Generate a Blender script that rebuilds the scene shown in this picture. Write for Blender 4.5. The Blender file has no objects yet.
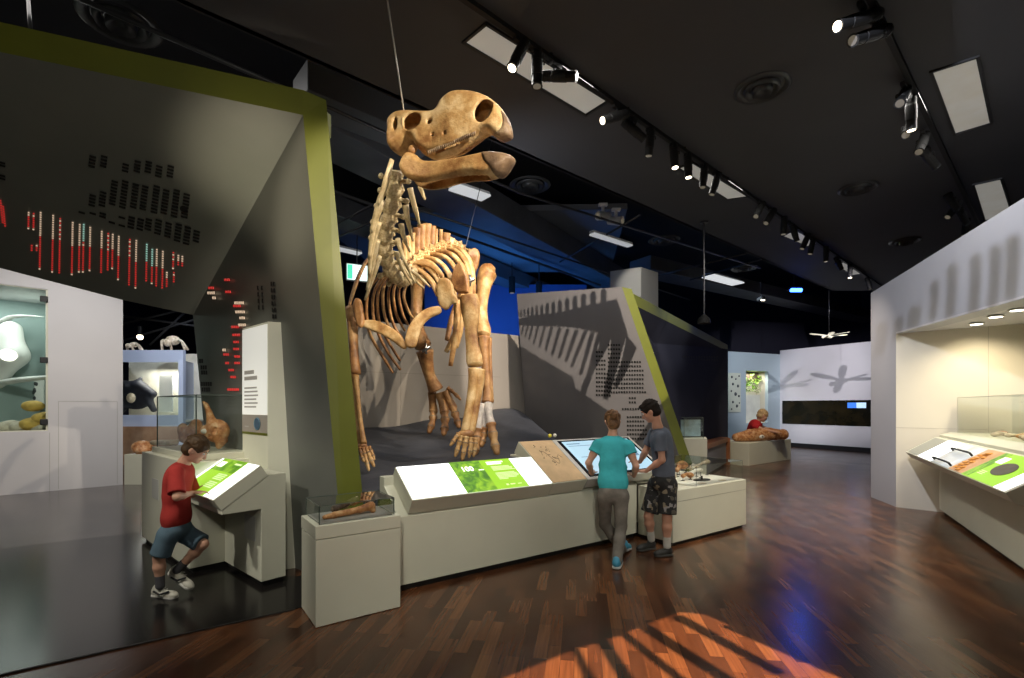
import bpy, bmesh, math, random
import numpy as np
from mathutils import Vector, Matrix, Quaternion
random.seed(7); rng = np.random.default_rng(3)
SC = bpy.context.scene; COL = SC.collection
F = 490.0; CX = 512.0; HY = 406.0; EYE = 1.45
def P(px, py, d): return Vector(((px-CX)/F*d, d, EYE-(py-HY)/F*d))
def G(px, py):
    d = EYE*F/(py-HY); return Vector(((px-CX)/F*d, d, 0))
U = Vector((.816, .578, 0)); V = Vector((-.578, .816, 0)); Z = Vector((0, 0, 1))
OC = Vector((-.86, 3.82, 0))
def K(s, a, z=0.0): return OC+U*s+V*a+Z*z

# ------------------------------------------------------------ materials
def mat(name, col, rough=.5, metal=0., var=0., scale=6., bump=0., bscale=60., spec=.5, emit=0., ecol=None, col2=None, coat=0.):
    m = bpy.data.materials.new(name); m.use_nodes = True
    nt = m.node_tree; b = nt.nodes['Principled BSDF']
    b.inputs['Base Color'].default_value = (*col, 1); b.inputs['Roughness'].default_value = rough
    b.inputs['Metallic'].default_value = metal; b.inputs['Specular IOR Level'].default_value = spec
    b.inputs['Coat Weight'].default_value = coat
    tc = nt.nodes.new('ShaderNodeTexCoord')
    if var > 0 or col2:
        n = nt.nodes.new('ShaderNodeTexNoise'); n.inputs['Scale'].default_value = scale; n.inputs['Detail'].default_value = 6
        nt.links.new(tc.outputs['Object'], n.inputs['Vector'])
        r = nt.nodes.new('ShaderNodeValToRGB'); r.color_ramp.elements[0].position = .3; r.color_ramp.elements[1].position = .7
        c2 = col2 if col2 else tuple(min(1, c*(1+var)) for c in col)
        c1 = col if col2 else tuple(c*(1-var) for c in col)
        r.color_ramp.elements[0].color = (*c1, 1); r.color_ramp.elements[1].color = (*c2, 1)
        nt.links.new(n.outputs['Fac'], r.inputs['Fac']); nt.links.new(r.outputs['Color'], b.inputs['Base Color'])
    if bump > 0:
        n2 = nt.nodes.new('ShaderNodeTexNoise'); n2.inputs['Scale'].default_value = bscale; n2.inputs['Detail'].default_value = 4
        nt.links.new(tc.outputs['Object'], n2.inputs['Vector'])
        bp = nt.nodes.new('ShaderNodeBump'); bp.inputs['Strength'].default_value = bump; bp.inputs['Distance'].default_value = .01
        nt.links.new(n2.outputs['Fac'], bp.inputs['Height']); nt.links.new(bp.outputs['Normal'], b.inputs['Normal'])
    if emit > 0:
        b.inputs['Emission Color'].default_value = (*(ecol or col), 1); b.inputs['Emission Strength'].default_value = emit
    return m
def glass_mat(name, tint=(.93, .97, .95), refl=.9):
    m = bpy.data.materials.new(name); m.use_nodes = True; nt = m.node_tree; nt.nodes.clear()
    o = nt.nodes.new('ShaderNodeOutputMaterial'); t = nt.nodes.new('ShaderNodeBsdfTransparent'); t.inputs['Color'].default_value = (*tint, 1)
    g = nt.nodes.new('ShaderNodeBsdfGlossy'); g.inputs['Roughness'].default_value = .02
    fr = nt.nodes.new('ShaderNodeFresnel'); fr.inputs['IOR'].default_value = 1.45
    mx = nt.nodes.new('ShaderNodeMixShader')
    mu = nt.nodes.new('ShaderNodeMath'); mu.operation = 'MULTIPLY'; mu.inputs[1].default_value = refl
    nt.links.new(fr.outputs[0], mu.inputs[0]); nt.links.new(mu.outputs[0], mx.inputs[0])
    nt.links.new(t.outputs[0], mx.inputs[1]); nt.links.new(g.outputs[0], mx.inputs[2]); nt.links.new(mx.outputs[0], o.inputs[0])
    return m
def wood_floor_mat():
    m = bpy.data.materials.new('wood_parquet'); m.use_nodes = True; nt = m.node_tree; b = nt.nodes['Principled BSDF']
    L = nt.links.new
    tc = nt.nodes.new('ShaderNodeTexCoord'); mp = nt.nodes.new('ShaderNodeMapping')
    mp.inputs['Rotation'].default_value = (0, 0, math.radians(-82))
    L(tc.outputs['Object'], mp.inputs['Vector'])
    br = nt.nodes.new('ShaderNodeTexBrick'); br.offset = .37; br.offset_frequency = 2
    br.inputs['Scale'].default_value = 1.0; br.inputs['Brick Width'].default_value = .44; br.inputs['Row Height'].default_value = .078
    br.inputs['Mortar Size'].default_value = .0012; br.inputs['Bias'].default_value = -.1
    br.inputs['Color1'].default_value = (0, 0, 0, 1); br.inputs['Color2'].default_value = (1, 1, 1, 1); br.inputs['Mortar'].default_value = (.0, .0, .0, 1)
    L(mp.outputs[0], br.inputs['Vector'])
    rp = nt.nodes.new('ShaderNodeValToRGB'); e = rp.color_ramp
    e.elements[0].color = (.052, .021, .010, 1); e.elements[1].color = (.165, .074, .031, 1)
    k = e.elements.new(.35); k.color = (.086, .034, .015, 1)
    k = e.elements.new(.65); k.color = (.118, .047, .020, 1)
    L(br.outputs['Color'], rp.inputs['Fac'])
    mp2 = nt.nodes.new('ShaderNodeMapping'); mp2.inputs['Scale'].default_value = (2.0, 45, 1)
    L(mp.outputs[0], mp2.inputs['Vector'])
    n = nt.nodes.new('ShaderNodeTexNoise'); n.inputs['Scale'].default_value = 1.6; n.inputs['Detail'].default_value = 5
    L(mp2.outputs[0], n.inputs['Vector'])
    mx = nt.nodes.new('ShaderNodeMix'); mx.data_type = 'RGBA'; mx.blend_type = 'MULTIPLY'; mx.inputs[0].default_value = .75
    r2 = nt.nodes.new('ShaderNodeValToRGB'); r2.color_ramp.elements[0].color = (.6, .57, .55, 1); r2.color_ramp.elements[1].color = (1.2, 1.16, 1.08, 1)
    r2.color_ramp.elements[0].position = .3; r2.color_ramp.elements[1].position = .7
    L(n.outputs['Fac'], r2.inputs['Fac']); L(rp.outputs['Color'], mx.inputs[6]); L(r2.outputs['Color'], mx.inputs[7])
    L(mx.outputs[2], b.inputs['Base Color'])
    n3 = nt.nodes.new('ShaderNodeTexNoise'); n3.inputs['Scale'].default_value = 3; L(tc.outputs['Object'], n3.inputs['Vector'])
    mr = nt.nodes.new('ShaderNodeMapRange'); mr.inputs['To Min'].default_value = .17; mr.inputs['To Max'].default_value = .30
    L(n3.outputs['Fac'], mr.inputs[0]); L(mr.outputs[0], b.inputs['Roughness'])
    bp = nt.nodes.new('ShaderNodeBump'); bp.inputs['Strength'].default_value = .12; bp.inputs['Distance'].default_value = .004
    L(n.outputs['Fac'], bp.inputs['Height']); L(bp.outputs['Normal'], b.inputs['Normal'])
    b.inputs['Specular IOR Level'].default_value = .5
    return m
def bone_mat(name, c1, c2, c3, scale=5, rough=.5):
    m = bpy.data.materials.new(name); m.use_nodes = True; nt = m.node_tree; b = nt.nodes['Principled BSDF']; L = nt.links.new
    tc = nt.nodes.new('ShaderNodeTexCoord'); n = nt.nodes.new('ShaderNodeTexNoise'); n.inputs['Scale'].default_value = scale; n.inputs['Detail'].default_value = 8; n.inputs['Roughness'].default_value = .62
    L(tc.outputs['Object'], n.inputs['Vector'])
    r = nt.nodes.new('ShaderNodeValToRGB'); e = r.color_ramp; e.elements[0].position = .34; e.elements[1].position = .64
    e.elements[0].color = (*c1, 1); e.elements[1].color = (*c3, 1); k = e.elements.new(.5); k.color = (*c2, 1)
    L(n.outputs['Fac'], r.inputs['Fac']); L(r.outputs['Color'], b.inputs['Base Color'])
    b.inputs['Roughness'].default_value = rough
    n2 = nt.nodes.new('ShaderNodeTexNoise'); n2.inputs['Scale'].default_value = scale*9; n2.inputs['Detail'].default_value = 5; L(tc.outputs['Object'], n2.inputs['Vector'])
    bp = nt.nodes.new('ShaderNodeBump'); bp.inputs['Strength'].default_value = .5; bp.inputs['Distance'].default_value = .012
    L(n2.outputs['Fac'], bp.inputs['Height']); L(bp.outputs['Normal'], b.inputs['Normal'])
    return m

# ------------------------------------------------------------ objects
def tag(o, label=None, cat=None, group=None, kind=None):
    if label: o['label'] = label
    if cat: o['category'] = cat
    if group: o['group'] = group
    if kind: o['kind'] = kind
    return o
def thing(name, label, cat, loc, group=None):
    o = bpy.data.objects.new(name, None); COL.objects.link(o); o.location = loc; o.empty_display_size = .05
    return tag(o, label, cat, group)
def origin(o):
    v = Vector((0, 0, 0))
    while o is not None: v += o.location; o = o.parent
    return v
class MB:
    def __init__(s): s.v = []; s.f = []
    def add(s, vs, fs):
        b = len(s.v); s.v += [tuple(x) for x in vs]; s.f += [[i+b for i in f] for f in fs]; return s
    def hexa(s, p): return s.add(p, [(3, 2, 1, 0), (4, 5, 6, 7), (0, 1, 5, 4), (1, 2, 6, 5), (2, 3, 7, 6), (3, 0, 4, 7)])
    def box(s, c, size, ax=None):
        ax = ax or (Vector((1, 0, 0)), Vector((0, 1, 0)), Z); c = Vector(c)
        a, b, d = (Vector(ax[i])*size[i]/2 for i in range(3))
        return s.hexa([c-a-b-d, c+a-b-d, c+a+b-d, c-a+b-d, c-a-b+d, c+a-b+d, c+a+b+d, c-a+b+d])
    def kbox(s, s0, s1, a0, a1, z0, z1):
        return s.hexa([K(s0, a0, z0), K(s1, a0, z0), K(s1, a1, z0), K(s0, a1, z0), K(s0, a0, z1), K(s1, a0, z1), K(s1, a1, z1), K(s0, a1, z1)])
    def prism(s, poly, vec):
        n = len(poly); poly = [Vector(p) for p in poly]; vec = Vector(vec)
        vs = poly+[p+vec for p in poly]
        fs = [list(range(n))[::-1], [i+n for i in range(n)]]+[[i, (i+1) % n, (i+1) % n+n, i+n] for i in range(n)]
        return s.add(vs, fs)
    def quad(s, *p): return s.add(p, [list(range(len(p)))])
    def tube(s, pts, rad, n=10, asp=1., up=None, cap=True):
        pts = [Vector(p) for p in pts]; m = len(pts)
        if not hasattr(rad, '__len__'): rad = [rad]*m
        up = Vector(up) if up is not None else None; prev = None; vs = []; fs = []
        for i in range(m):
            t = (pts[min(i+1, m-1)]-pts[max(i-1, 0)])
            t = t.normalized() if t.length > 1e-9 else Vector((0, 0, 1))
            if up is not None: n1 = up-t*up.dot(t)
            elif prev is not None: n1 = prev-t*prev.dot(t)
            else:
                q = Vector((0, 0, 1)) if abs(t.z) < .9 else Vector((1, 0, 0)); n1 = q-t*q.dot(t)
            if n1.length < 1e-6: n1 = t.orthogonal()
            n1.normalize(); prev = n1; n2 = t.cross(n1)
            for k in range(n):
                w = 2*math.pi*k/n; vs.append(pts[i]+n1*(math.cos(w)*rad[i]*asp)+n2*(math.sin(w)*rad[i]))
        for i in range(m-1):
            for k in range(n): fs.append((i*n+k, i*n+(k+1) % n, (i+1)*n+(k+1) % n, (i+1)*n+k))
        if cap: fs.append(list(range(n))[::-1]); fs.append([(m-1)*n+k for k in range(n)])
        return s.add(vs, fs)
    def cyl(s, p0, p1, r0, r1=None, n=20): return s.tube([p0, p1], [r0, r0 if r1 is None else r1], n)
    def sphere(s, c, r, nu=12, nv=8):
        c = Vector(c); r = r if hasattr(r, '__len__') else (r, r, r); vs = [c+Vector((0, 0, r[2]))]; fs = []
        for j in range(1, nv):
            t = math.pi*j/nv
            for i in range(nu):
                w = 2*math.pi*i/nu; vs.append(c+Vector((r[0]*math.sin(t)*math.cos(w), r[1]*math.sin(t)*math.sin(w), r[2]*math.cos(t))))
        vs.append(c-Vector((0, 0, r[2])))
        for i in range(nu): fs.append((0, 1+i, 1+(i+1) % nu))
        for j in range(nv-2):
            for i in range(nu): fs.append((1+j*nu+i, 1+(j+1)*nu+i, 1+(j+1)*nu+(i+1) % nu, 1+j*nu+(i+1) % nu))
        b = 1+(nv-2)*nu
        for i in range(nu): fs.append((b+i, len(vs)-1, b+(i+1) % nu))
        return s.add(vs, fs)
    def build(s, name, m, parent=None, smooth=False, bevel=0., label=None, loc=None, recalc=True):
        v = np.array(s.v, dtype=np.float64)
        if parent is not None: o0 = np.array(origin(parent))
        elif loc is not None: o0 = np.array(loc)
        else: o0 = np.array(((v[:, 0].min()+v[:, 0].max())/2, (v[:, 1].min()+v[:, 1].max())/2, v[:, 2].min()))
        me = bpy.data.meshes.new(name); me.from_pydata((v-o0).tolist(), [], [list(map(int, f)) for f in s.f]); me.update()
        if recalc:
            bm = bmesh.new(); bm.from_mesh(me); bmesh.ops.recalc_face_normals(bm, faces=bm.faces); bm.to_mesh(me); bm.free()
        if smooth:
            me.polygons.foreach_set('use_smooth', [True]*len(me.polygons))
        for q in (m if isinstance(m, (list, tuple)) else [m]): me.materials.append(q)
        o = bpy.data.objects.new(name, me); COL.objects.link(o)
        if parent is not None: o.parent = parent
        else: o.location = o0
        if bevel > 0:
            bv = o.modifiers.new('bevel', 'BEVEL'); bv.width = bevel; bv.segments = 2; bv.limit_method = 'ANGLE'
        if smooth == 'angle':
            pass
        if label: o['label'] = label
        return o
def struct(o): o['kind'] = 'structure'; return o
def spl(pts, rads=None, sub=5):
    """Catmull-Rom resampling of points (and radii)."""
    pts = [Vector(p) for p in pts]; n = len(pts); out = []; ro = []
    if rads is None: rads = [0]*n
    elif not hasattr(rads, '__len__'): rads = [rads]*n
    if n == 2:
        for j in range(sub+1):
            t = j/sub; out.append(pts[0].lerp(pts[1], t)); ro.append(rads[0]*(1-t)+rads[1]*t)
        return out, ro
    for i in range(n-1):
        p0 = pts[max(i-1, 0)]; p1 = pts[i]; p2 = pts[i+1]; p3 = pts[min(i+2, n-1)]
        r0 = rads[max(i-1, 0)]; r1 = rads[i]; r2 = rads[i+1]; r3 = rads[min(i+2, n-1)]
        for j in range(sub):
            t = j/sub
            f = lambda a, b, c, d: .5*((2*b)+(c-a)*t+(2*a-5*b+4*c-d)*t*t+(3*b-a-3*c+d)*t**3)
            out.append(Vector([f(p0[k], p1[k], p2[k], p3[k]) for k in range(3)])); ro.append(max(.0008, f(r0, r1, r2, r3)))
    out.append(pts[-1]); ro.append(rads[-1]); return out, ro
def copy_tree(o, parent=None):
    c = o.copy(); COL.objects.link(c); c.parent = parent
    for ch in list(o.children): copy_tree(ch, c)
    return c
def text_mesh(s, size, m, name, parent, pos, ex, ey, align='LEFT', extrude=.0006, bold=0.):
    cu = bpy.data.curves.new(name, 'FONT'); cu.body = s; cu.size = size; cu.align_x = align; cu.extrude = extrude; cu.offset = bold
    t = bpy.data.objects.new(name, cu); COL.objects.link(t)
    dg = bpy.context.evaluated_depsgraph_get(); me = bpy.data.meshes.new_from_object(t.evaluated_get(dg))
    COL.objects.unlink(t); bpy.data.objects.remove(t); bpy.data.curves.remove(cu)
    ex = Vector(ex).normalized(); ey = Vector(ey).normalized(); ez = ex.cross(ey)
    M = Matrix((ex, ey, ez)).transposed().to_4x4(); M.translation = Vector(pos)-origin(parent)
    me.transform(M); me.materials.clear(); me.materials.append(m)
    o = bpy.data.objects.new(name, me); COL.objects.link(o); o.parent = parent
    return o

# ------------------------------------------------------------ signed distance fields -> one continuous surface
class SDF:
    def __init__(s, lo, hi, h):
        s.lo = np.array(lo, float); s.h = h; s.n = np.maximum(4, np.ceil((np.array(hi, float)-s.lo)/h).astype(int)+1)
        assert np.prod(s.n.astype(float)) < 3e7, ('sdf too big', s.n, lo, hi, h)
        s.a = np.full(s.n, 1e3, dtype=np.float32)
    def sl(s, lo, hi):
        i0 = np.clip(np.floor((np.array(lo)-s.lo)/s.h).astype(int), 0, s.n-1); i1 = np.clip(np.ceil((np.array(hi)-s.lo)/s.h).astype(int)+1, 1, s.n)
        g = [s.lo[k]+s.h*np.arange(i0[k], max(i1[k], i0[k]+1)) for k in range(3)]
        sl = tuple(slice(i0[k], max(i1[k], i0[k]+1)) for k in range(3))
        return sl, g[0][:, None, None], g[1][None, :, None], g[2][None, None, :]
    def put(s, sl, d, k, op):
        a = s.a[sl]
        if op == '+':
            if k > 0:
                hh = np.clip(.5+.5*(a-d)/k, 0, 1); s.a[sl] = a*(1-hh)+d*hh-k*hh*(1-hh)
            else: s.a[sl] = np.minimum(a, d)
        elif op == '-':
            if k > 0:
                hh = np.clip(.5-.5*(a+d)/k, 0, 1); s.a[sl] = a*(1-hh)-d*hh+k*hh*(1-hh)
            else: s.a[sl] = np.maximum(a, -d)
        else: s.a[sl] = np.maximum(a, d)
    def cap(s, a, b, ra, rb=None, k=.02, op='+'):
        rb = ra if rb is None else rb; a = np.array(a, float); b = np.array(b, float); r = max(ra, rb)+k*2+s.h*3
        sl, X, Y, W = s.sl(np.minimum(a, b)-r, np.maximum(a, b)+r)
        ba = b-a; L = max(1e-9, float(ba@ba)); t = np.clip(((X-a[0])*ba[0]+(Y-a[1])*ba[1]+(W-a[2])*ba[2])/L, 0, 1)
        d = np.sqrt((X-a[0]-t*ba[0])**2+(Y-a[1]-t*ba[1])**2+(W-a[2]-t*ba[2])**2)-(ra+(rb-ra)*t)
        s.put(sl, d, k, op); return s
    def chain(s, pts, rads, k=.02):
        for i in range(len(pts)-1): s.cap(pts[i], pts[i+1], rads[i], rads[i+1], k)
        return s
    def ell(s, c, r, k=.02, op='+', ax=None):
        c = np.array(c, float); r = np.array(r, float) if hasattr(r, '__len__') else np.array([r]*3, float); m = r.max()+k*2+s.h*3
        sl, X, Y, W = s.sl(c-m, c+m); X = X-c[0]; Y = Y-c[1]; W = W-c[2]
        if ax is not None:
            A = [np.array(Vector(q).normalized()) for q in ax]
            X, Y, W = (X*A[i][0]+Y*A[i][1]+W*A[i][2] for i in range(3))
        k0 = np.sqrt((X/r[0])**2+(Y/r[1])**2+(W/r[2])**2); k1 = np.sqrt((X/r[0]**2)**2+(Y/r[1]**2)**2+(W/r[2]**2)**2)
        s.put(sl, k0*(k0-1)/np.maximum(k1, 1e-6), k, op); return s
    def plane(s, p, n, op='&'):
        n = np.array(Vector(n).normalized()); p = np.array(p, float); sl, X, Y, W = s.sl(s.lo, s.lo+s.h*s.n)
        s.put(sl, (X-p[0])*n[0]+(Y-p[1])*n[1]+(W-p[2])*n[2], 0, op); return s
    def mesh(s):
        a = s.a.copy(); a[0] = a[-1] = 1; a[:, 0] = a[:, -1] = 1; a[:, :, 0] = a[:, :, -1] = 1
        nx, ny, nz = a.shape; ins = a < 0
        cnt = np.zeros((nx-1, ny-1, nz-1), np.float32); acc = np.zeros((nx-1, ny-1, nz-1, 3), np.float32)
        corner = [(i, j, k) for i in (0, 1) for j in (0, 1) for k in (0, 1)]
        sv = lambda c: a[c[0]:nx-1+c[0], c[1]:ny-1+c[1], c[2]:nz-1+c[2]]
        for c in corner:
            for ax in range(3):
                if c[ax]: continue
                e = list(c); e[ax] = 1; A = sv(c); B = sv(tuple(e)); m = (A < 0) != (B < 0)
                t = np.where(m, A/np.where(m, A-B, 1), 0)
                for q in range(3): acc[..., q] += np.where(m, (t if q == ax else c[q]), 0)
                cnt += m
        act = cnt > 0; idx = -np.ones(act.shape, int); idx[act] = np.arange(act.sum())
        w = np.argwhere(act); vs = (w+acc[act]/cnt[act][:, None])*s.h+s.lo
        fs = []
        for ax in range(3):
            o1, o2 = [q for q in range(3) if q != ax]
            A = np.take(ins, range(0, a.shape[ax]-1), ax); B = np.take(ins, range(1, a.shape[ax]), ax)
            e = np.argwhere(A != B)
            e = e[(e[:, o1] > 0) & (e[:, o2] > 0) & (e[:, o1] < act.shape[o1]) & (e[:, o2] < act.shape[o2])]
            q = []
            for d1, d2 in ((0, 0), (1, 0), (1, 1), (0, 1)):
                ee = e.copy(); ee[:, o1] -= d1; ee[:, o2] -= d2; q.append(idx[ee[:, 0], ee[:, 1], ee[:, 2]])
            q = np.stack(q, 1); fl = A[tuple(e.T)]
            if ax == 1: fl = ~fl
            q[~fl] = q[~fl][:, ::-1]
            fs.append(q)
        fs = np.concatenate(fs)
        return vs, fs
    def build(s, name, m, parent=None, label=None, smooth_it=1, loc=None):
        vs, fs = s.mesh()
        if len(vs) == 0: raise RuntimeError('empty sdf '+name)
        b = MB(); b.v = vs.tolist(); b.f = fs.tolist()
        o = b.build(name, m, parent, smooth=True, label=label, loc=loc, recalc=False)
        if smooth_it:
            bm = bmesh.new(); bm.from_mesh(o.data)
            for _ in range(smooth_it): bmesh.ops.smooth_vert(bm, verts=bm.verts, factor=.5, use_axis_x=True, use_axis_y=True, use_axis_z=True)
            bm.to_mesh(o.data); bm.free()
        return o
def poly_sd(poly, X, Y):
    """2D signed distance (negative inside) to a polygon on arrays X, Y."""
    d = np.full(np.broadcast(X, Y).shape, 1e9); s = np.ones(d.shape); n = len(poly)
    for i in range(n):
        ax, ay = poly[i]; bx, by = poly[i-1]; ex, ey = bx-ax, by-ay; wx, wy = X-ax, Y-ay
        t = np.clip((wx*ex+wy*ey)/max(1e-12, ex*ex+ey*ey), 0, 1)
        d = np.minimum(d, (wx-ex*t)**2+(wy-ey*t)**2)
        c1 = Y >= ay; c2 = Y < by; c3 = ex*wy > ey*wx
        s = np.where((c1 & c2 & c3) | (~c1 & ~c2 & ~c3), -s, s)
    return s*np.sqrt(d)
def smooth_poly(poly, sub=4):
    p, _ = spl([(x, y, 0) for x, y in poly]+[(poly[0][0], poly[0][1], 0)], None, sub)
    return [(q.x, q.y) for q in p[:-1]]
# ------------------------------------------------------------ materials of the place
M = {}
M['white'] = mat('painted_white', (.62, .62, .505), .45, var=.03, scale=3)
M['white_side'] = M['white']
M['wallwhite'] = mat('gallery_white', (.62, .61, .63), .6, var=.03, scale=1.2)
M['greywall'] = mat('warm_grey_wall', (.29, .265, .24), .6, var=.05, scale=1.5)
M['fascia'] = mat('pale_grey_wall', (.46, .465, .50), .55, var=.04, scale=1.)
M['cream'] = mat('cream_niche', (.66, .61, .50), .6, var=.03, scale=1.)
M['black'] = mat('matt_black', (.012, .012, .013), .6)
M['kick'] = mat('black_kick', (.01, .01, .01), .5)
M['ceil'] = mat('charcoal_ceiling', (.05, .052, .058), .8, var=.08, scale=.8)
M['ceil2'] = mat('void_ceiling', (.02, .022, .028), .8)
M['duct'] = mat('duct_dark', (.12, .125, .135), .45, metal=.3, var=.2, scale=2)
M['pipe'] = mat('pipe_dark', (.05, .05, .055), .4, metal=.5)
M['navy'] = mat('navy_wall', (.016, .016, .035), .7)
M['blue'] = mat('blue_wall', (.05, .09, .25), .7)
M['panel'] = mat('graphite_panel', (.165, .172, .155), .34, metal=.25, var=.06, scale=2.5)
M['panel2'] = mat('graphite_panel_matt', (.15, .145, .15), .5, metal=.1, var=.06, scale=2.5)
M['navypanel'] = mat('blueblack_panel', (.018, .02, .034), .85, spec=.15, var=.1, scale=2)
M['lime'] = mat('lime_edge', (.105, .118, .007), .5, var=.06, scale=4)
M['slot'] = mat('slot_dark', (.004, .004, .004), .8)
M['redslot'] = mat('slot_red', (.5, .02, .02), .5, emit=.32, ecol=(1, .06, .05))
M['warmslot'] = mat('slot_warm', (.5, .4, .3), .5, emit=.42, ecol=(1, .72, .5))
M['paleslot'] = mat('slot_pale', (.3, .5, .45), .5, emit=.35, ecol=(.5, .9, .75))
M['floor'] = wood_floor_mat()
M['floordark'] = mat('black_polished_floor', (.008, .0075, .0075), .18, spec=.2, var=.5, scale=2.5, col2=(.014, .012, .011))
M['floorgrey'] = mat('grey_polished_floor', (.085, .072, .066), .2, var=.3, scale=2.0, spec=.4)
M['platform'] = mat('platform_slate', (.038, .042, .055), .6, var=.35, scale=2.2, bump=.3, bscale=20)
M['glass'] = glass_mat('clear_glass')
M['glassd'] = glass_mat('clear_glass_dim', (.86, .9, .88), .8)
M['edge'] = mat('glass_edge', (.05, .07, .06), .3)
M['metal'] = mat('steel', (.5, .5, .5), .35, metal=1.)
M['wire'] = mat('steel_wire', (.6, .58, .52), .4, metal=.3)

# ------------------------------------------------------------ camera
cam = bpy.data.cameras.new('camera'); camo = bpy.data.objects.new('camera', cam); COL.objects.link(camo)
cam.sensor_fit = 'HORIZONTAL'; cam.sensor_width = 36; cam.lens = 36*F/1024; cam.shift_y = (HY-339)/1024
camo.location = (0, 0, EYE); camo.rotation_euler = (math.pi/2, 0, 0); SC.camera = camo; cam.clip_start = .05; cam.clip_end = 100

# ------------------------------------------------------------ room shell
b = MB(); b.box((0, 7, -.1), (30, 28, .2)); struct(b.build('floor', M['floor']))
# black polished floor left of the timber (line a = .13), and the paler one beyond it
b = MB(); b.prism([K(-9, .13, .001), K(-.06, .13, .001), K(-.06, .5, .001), K(-.7, .9, .001), K(-1.2, 3.42, .001), K(-9, 3.42, .001)], Z*.006)
struct(b.build('floor_black', M['floordark']))
b = MB(); b.prism([K(-9, 3.42, .001), K(-.9, 3.42, .001), K(-.9, 12, .001), K(-9, 12, .001)], Z*.006)
struct(b.build('floor_grey', M['floorgrey']))
b = MB(); b.prism([K(-9, .115, .0), K(-.75, .115, .0), K(-.75, .13, .0), K(-9, .13, .0)], Z*.009)
struct(b.build('trim_1', M['kick']))
b = MB(); b.box((0, 21, 3.2), (30, .2, 6.8)); struct(b.build('wall_back', M['navy']))
b = MB(); b.box((-15, 7, 3.2), (.2, 28, 6.8)); struct(b.build('wall_left', M['navy']))
b = MB(); b.box((15, 7, 3.2), (.2, 28, 6.8)); struct(b.build('wall_right', M['navy']))
b = MB(); b.box((0, -7, 3.2), (30, .2, 6.8)); struct(b.build('wall_front', M['black']))
b = MB(); b.box((0, 7, 6.65), (30, 28, .2)); struct(b.build('ceiling_void', M['ceil2']))
# dropped slab ceiling: left edge line from image, underside z = 4.65
CZ = 4.65
def C(px, py, z=CZ):
    d = F*(z-EYE)/(HY-py); return Vector(((px-CX)/F*d, d, z))
T = Vector((.765, .643, 0)); TN = Vector((.643, -.765, 0))
e0 = C(340, 73); pA = e0-T*7.5; pB = e0+T*((13.6-e0.y)/.643)
b = MB(); b.prism([pA, pB, Vector((15, 13.6, CZ)), Vector((15, -7, CZ)), Vector((pA.x, -7, CZ))], Z*.35)
struct(b.build('ceiling', M['ceil']))
b = MB(); q = pA-TN*.02; b.prism([q-Z*.0, pB-TN*.02, pB+TN*.05, pA+TN*.05], Z*.5); struct(b.build('trim_2', M['black']))

# white gallery wall at left with display window
a0 = Vector((-8.25, 7.9, 0)); a1 = Vector((-7.14, 8.99, 0)); wd = (a1-a0).normalized(); wn = Vector((wd.y, -wd.x, 0))   # wn faces camera
w48 = Vector((-7.85, 8.29, 0)); far0 = a0-wd*4.5
b = MB()
def wallpiece(b, p, q, z0, z1, th=.14, n=None):
    n = n or wn
    b.hexa([p+Z*z0, q+Z*z0, q-n*th+Z*z0, p-n*th+Z*z0, p+Z*z1, q+Z*z1, q-n*th+Z*z1, p-n*th+Z*z1])
wallpiece(b, w48, a1, 0, 3.75); wallpiece(b, far0, w48, 0, 1.03); wallpiece(b, far0, w48, 3.42, 3.75)
struct(b.build('wall_gallery', M['wallwhite']))
b = MB()
for (px0, px1) in ((48.6, 49.2),):
    p = w48+wd*.02; b.box(p+wn*.001+Z*.5, (.006, .004, 1.0), (wd, wn, Z))
p0 = w48+wd*.13; p1 = a1-wd*.08
for p in (p0, p1): b.box(p+wn*.001+Z*.78, (.006, .004, 1.5), (wd, wn, Z))
b.box((p0+p1)/2+wn*.001+Z*1.53, ((p1-p0).length, .004, .006), (wd, wn, Z))
struct(b.build('trim_3', mat('seam_grey', (.36, .36, .34), .6)))
# end return of the wall
b = MB(); wallpiece(b, a1-wn*.14, a1-wn*.14+wd*.001-wn*2.2, 0, 3.75, .1, wd); struct(b.build('wall_gallery_return', M['wallwhite']))
# diorama recess behind the window
b = MB()
dpt = 2.2
q0 = far0-wn*dpt; q1 = w48+wd*.3-wn*dpt
b.quad(q0, q1, q1+Z*3.7, q0+Z*3.7)
struct(b.build('wall_diorama', mat('diorama_teal', (.25, .33, .32), .6, var=.15, scale=1)))
b = MB(); b.prism([far0-wn*.15+Z*.92, w48-wn*.15+wd*.0+Z*.92, w48-wn*dpt+Z*.92, far0-wn*dpt+Z*.92], Z*.08)
struct(b.build('floor_diorama', mat('diorama_sand', (.55, .52, .45), .8, var=.2, scale=4, bump=.4)))
b = MB(); b.prism([far0-wn*.15+Z*3.5, w48-wn*.15+Z*3.5, w48-wn*dpt+Z*3.5, far0-wn*dpt+Z*3.5], Z*.08)
struct(b.build('ceiling_diorama', M['wallwhite']))
b = MB(); b.hexa([w48-wn*.145+Z*.9, w48-wn*.145+wd*.1+Z*.9, w48-wn*dpt+wd*.1+Z*.9, w48-wn*dpt+Z*.9, w48-wn*.145+Z*3.6, w48-wn*.145+wd*.1+Z*3.6, w48-wn*dpt+wd*.1+Z*3.6, w48-wn*dpt+Z*3.6])
struct(b.build('wall_diorama_side', mat('diorama_side', (.45, .5, .45), .6)))
b = MB(); b.prism([far0-wn*.03+Z*1.03, w48-wn*.03+Z*1.03, w48-wn*.03+Z*3.42, far0-wn*.03+Z*3.42], -wn*.012)
win = struct(b.build('window_1', M['glass']))
b = MB()
for z in (3.42, 1.03): b.box((far0+w48)/2-wn*.03+Z*z, ((w48-far0).length, .03, .03), (wd, wn, Z))
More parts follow.
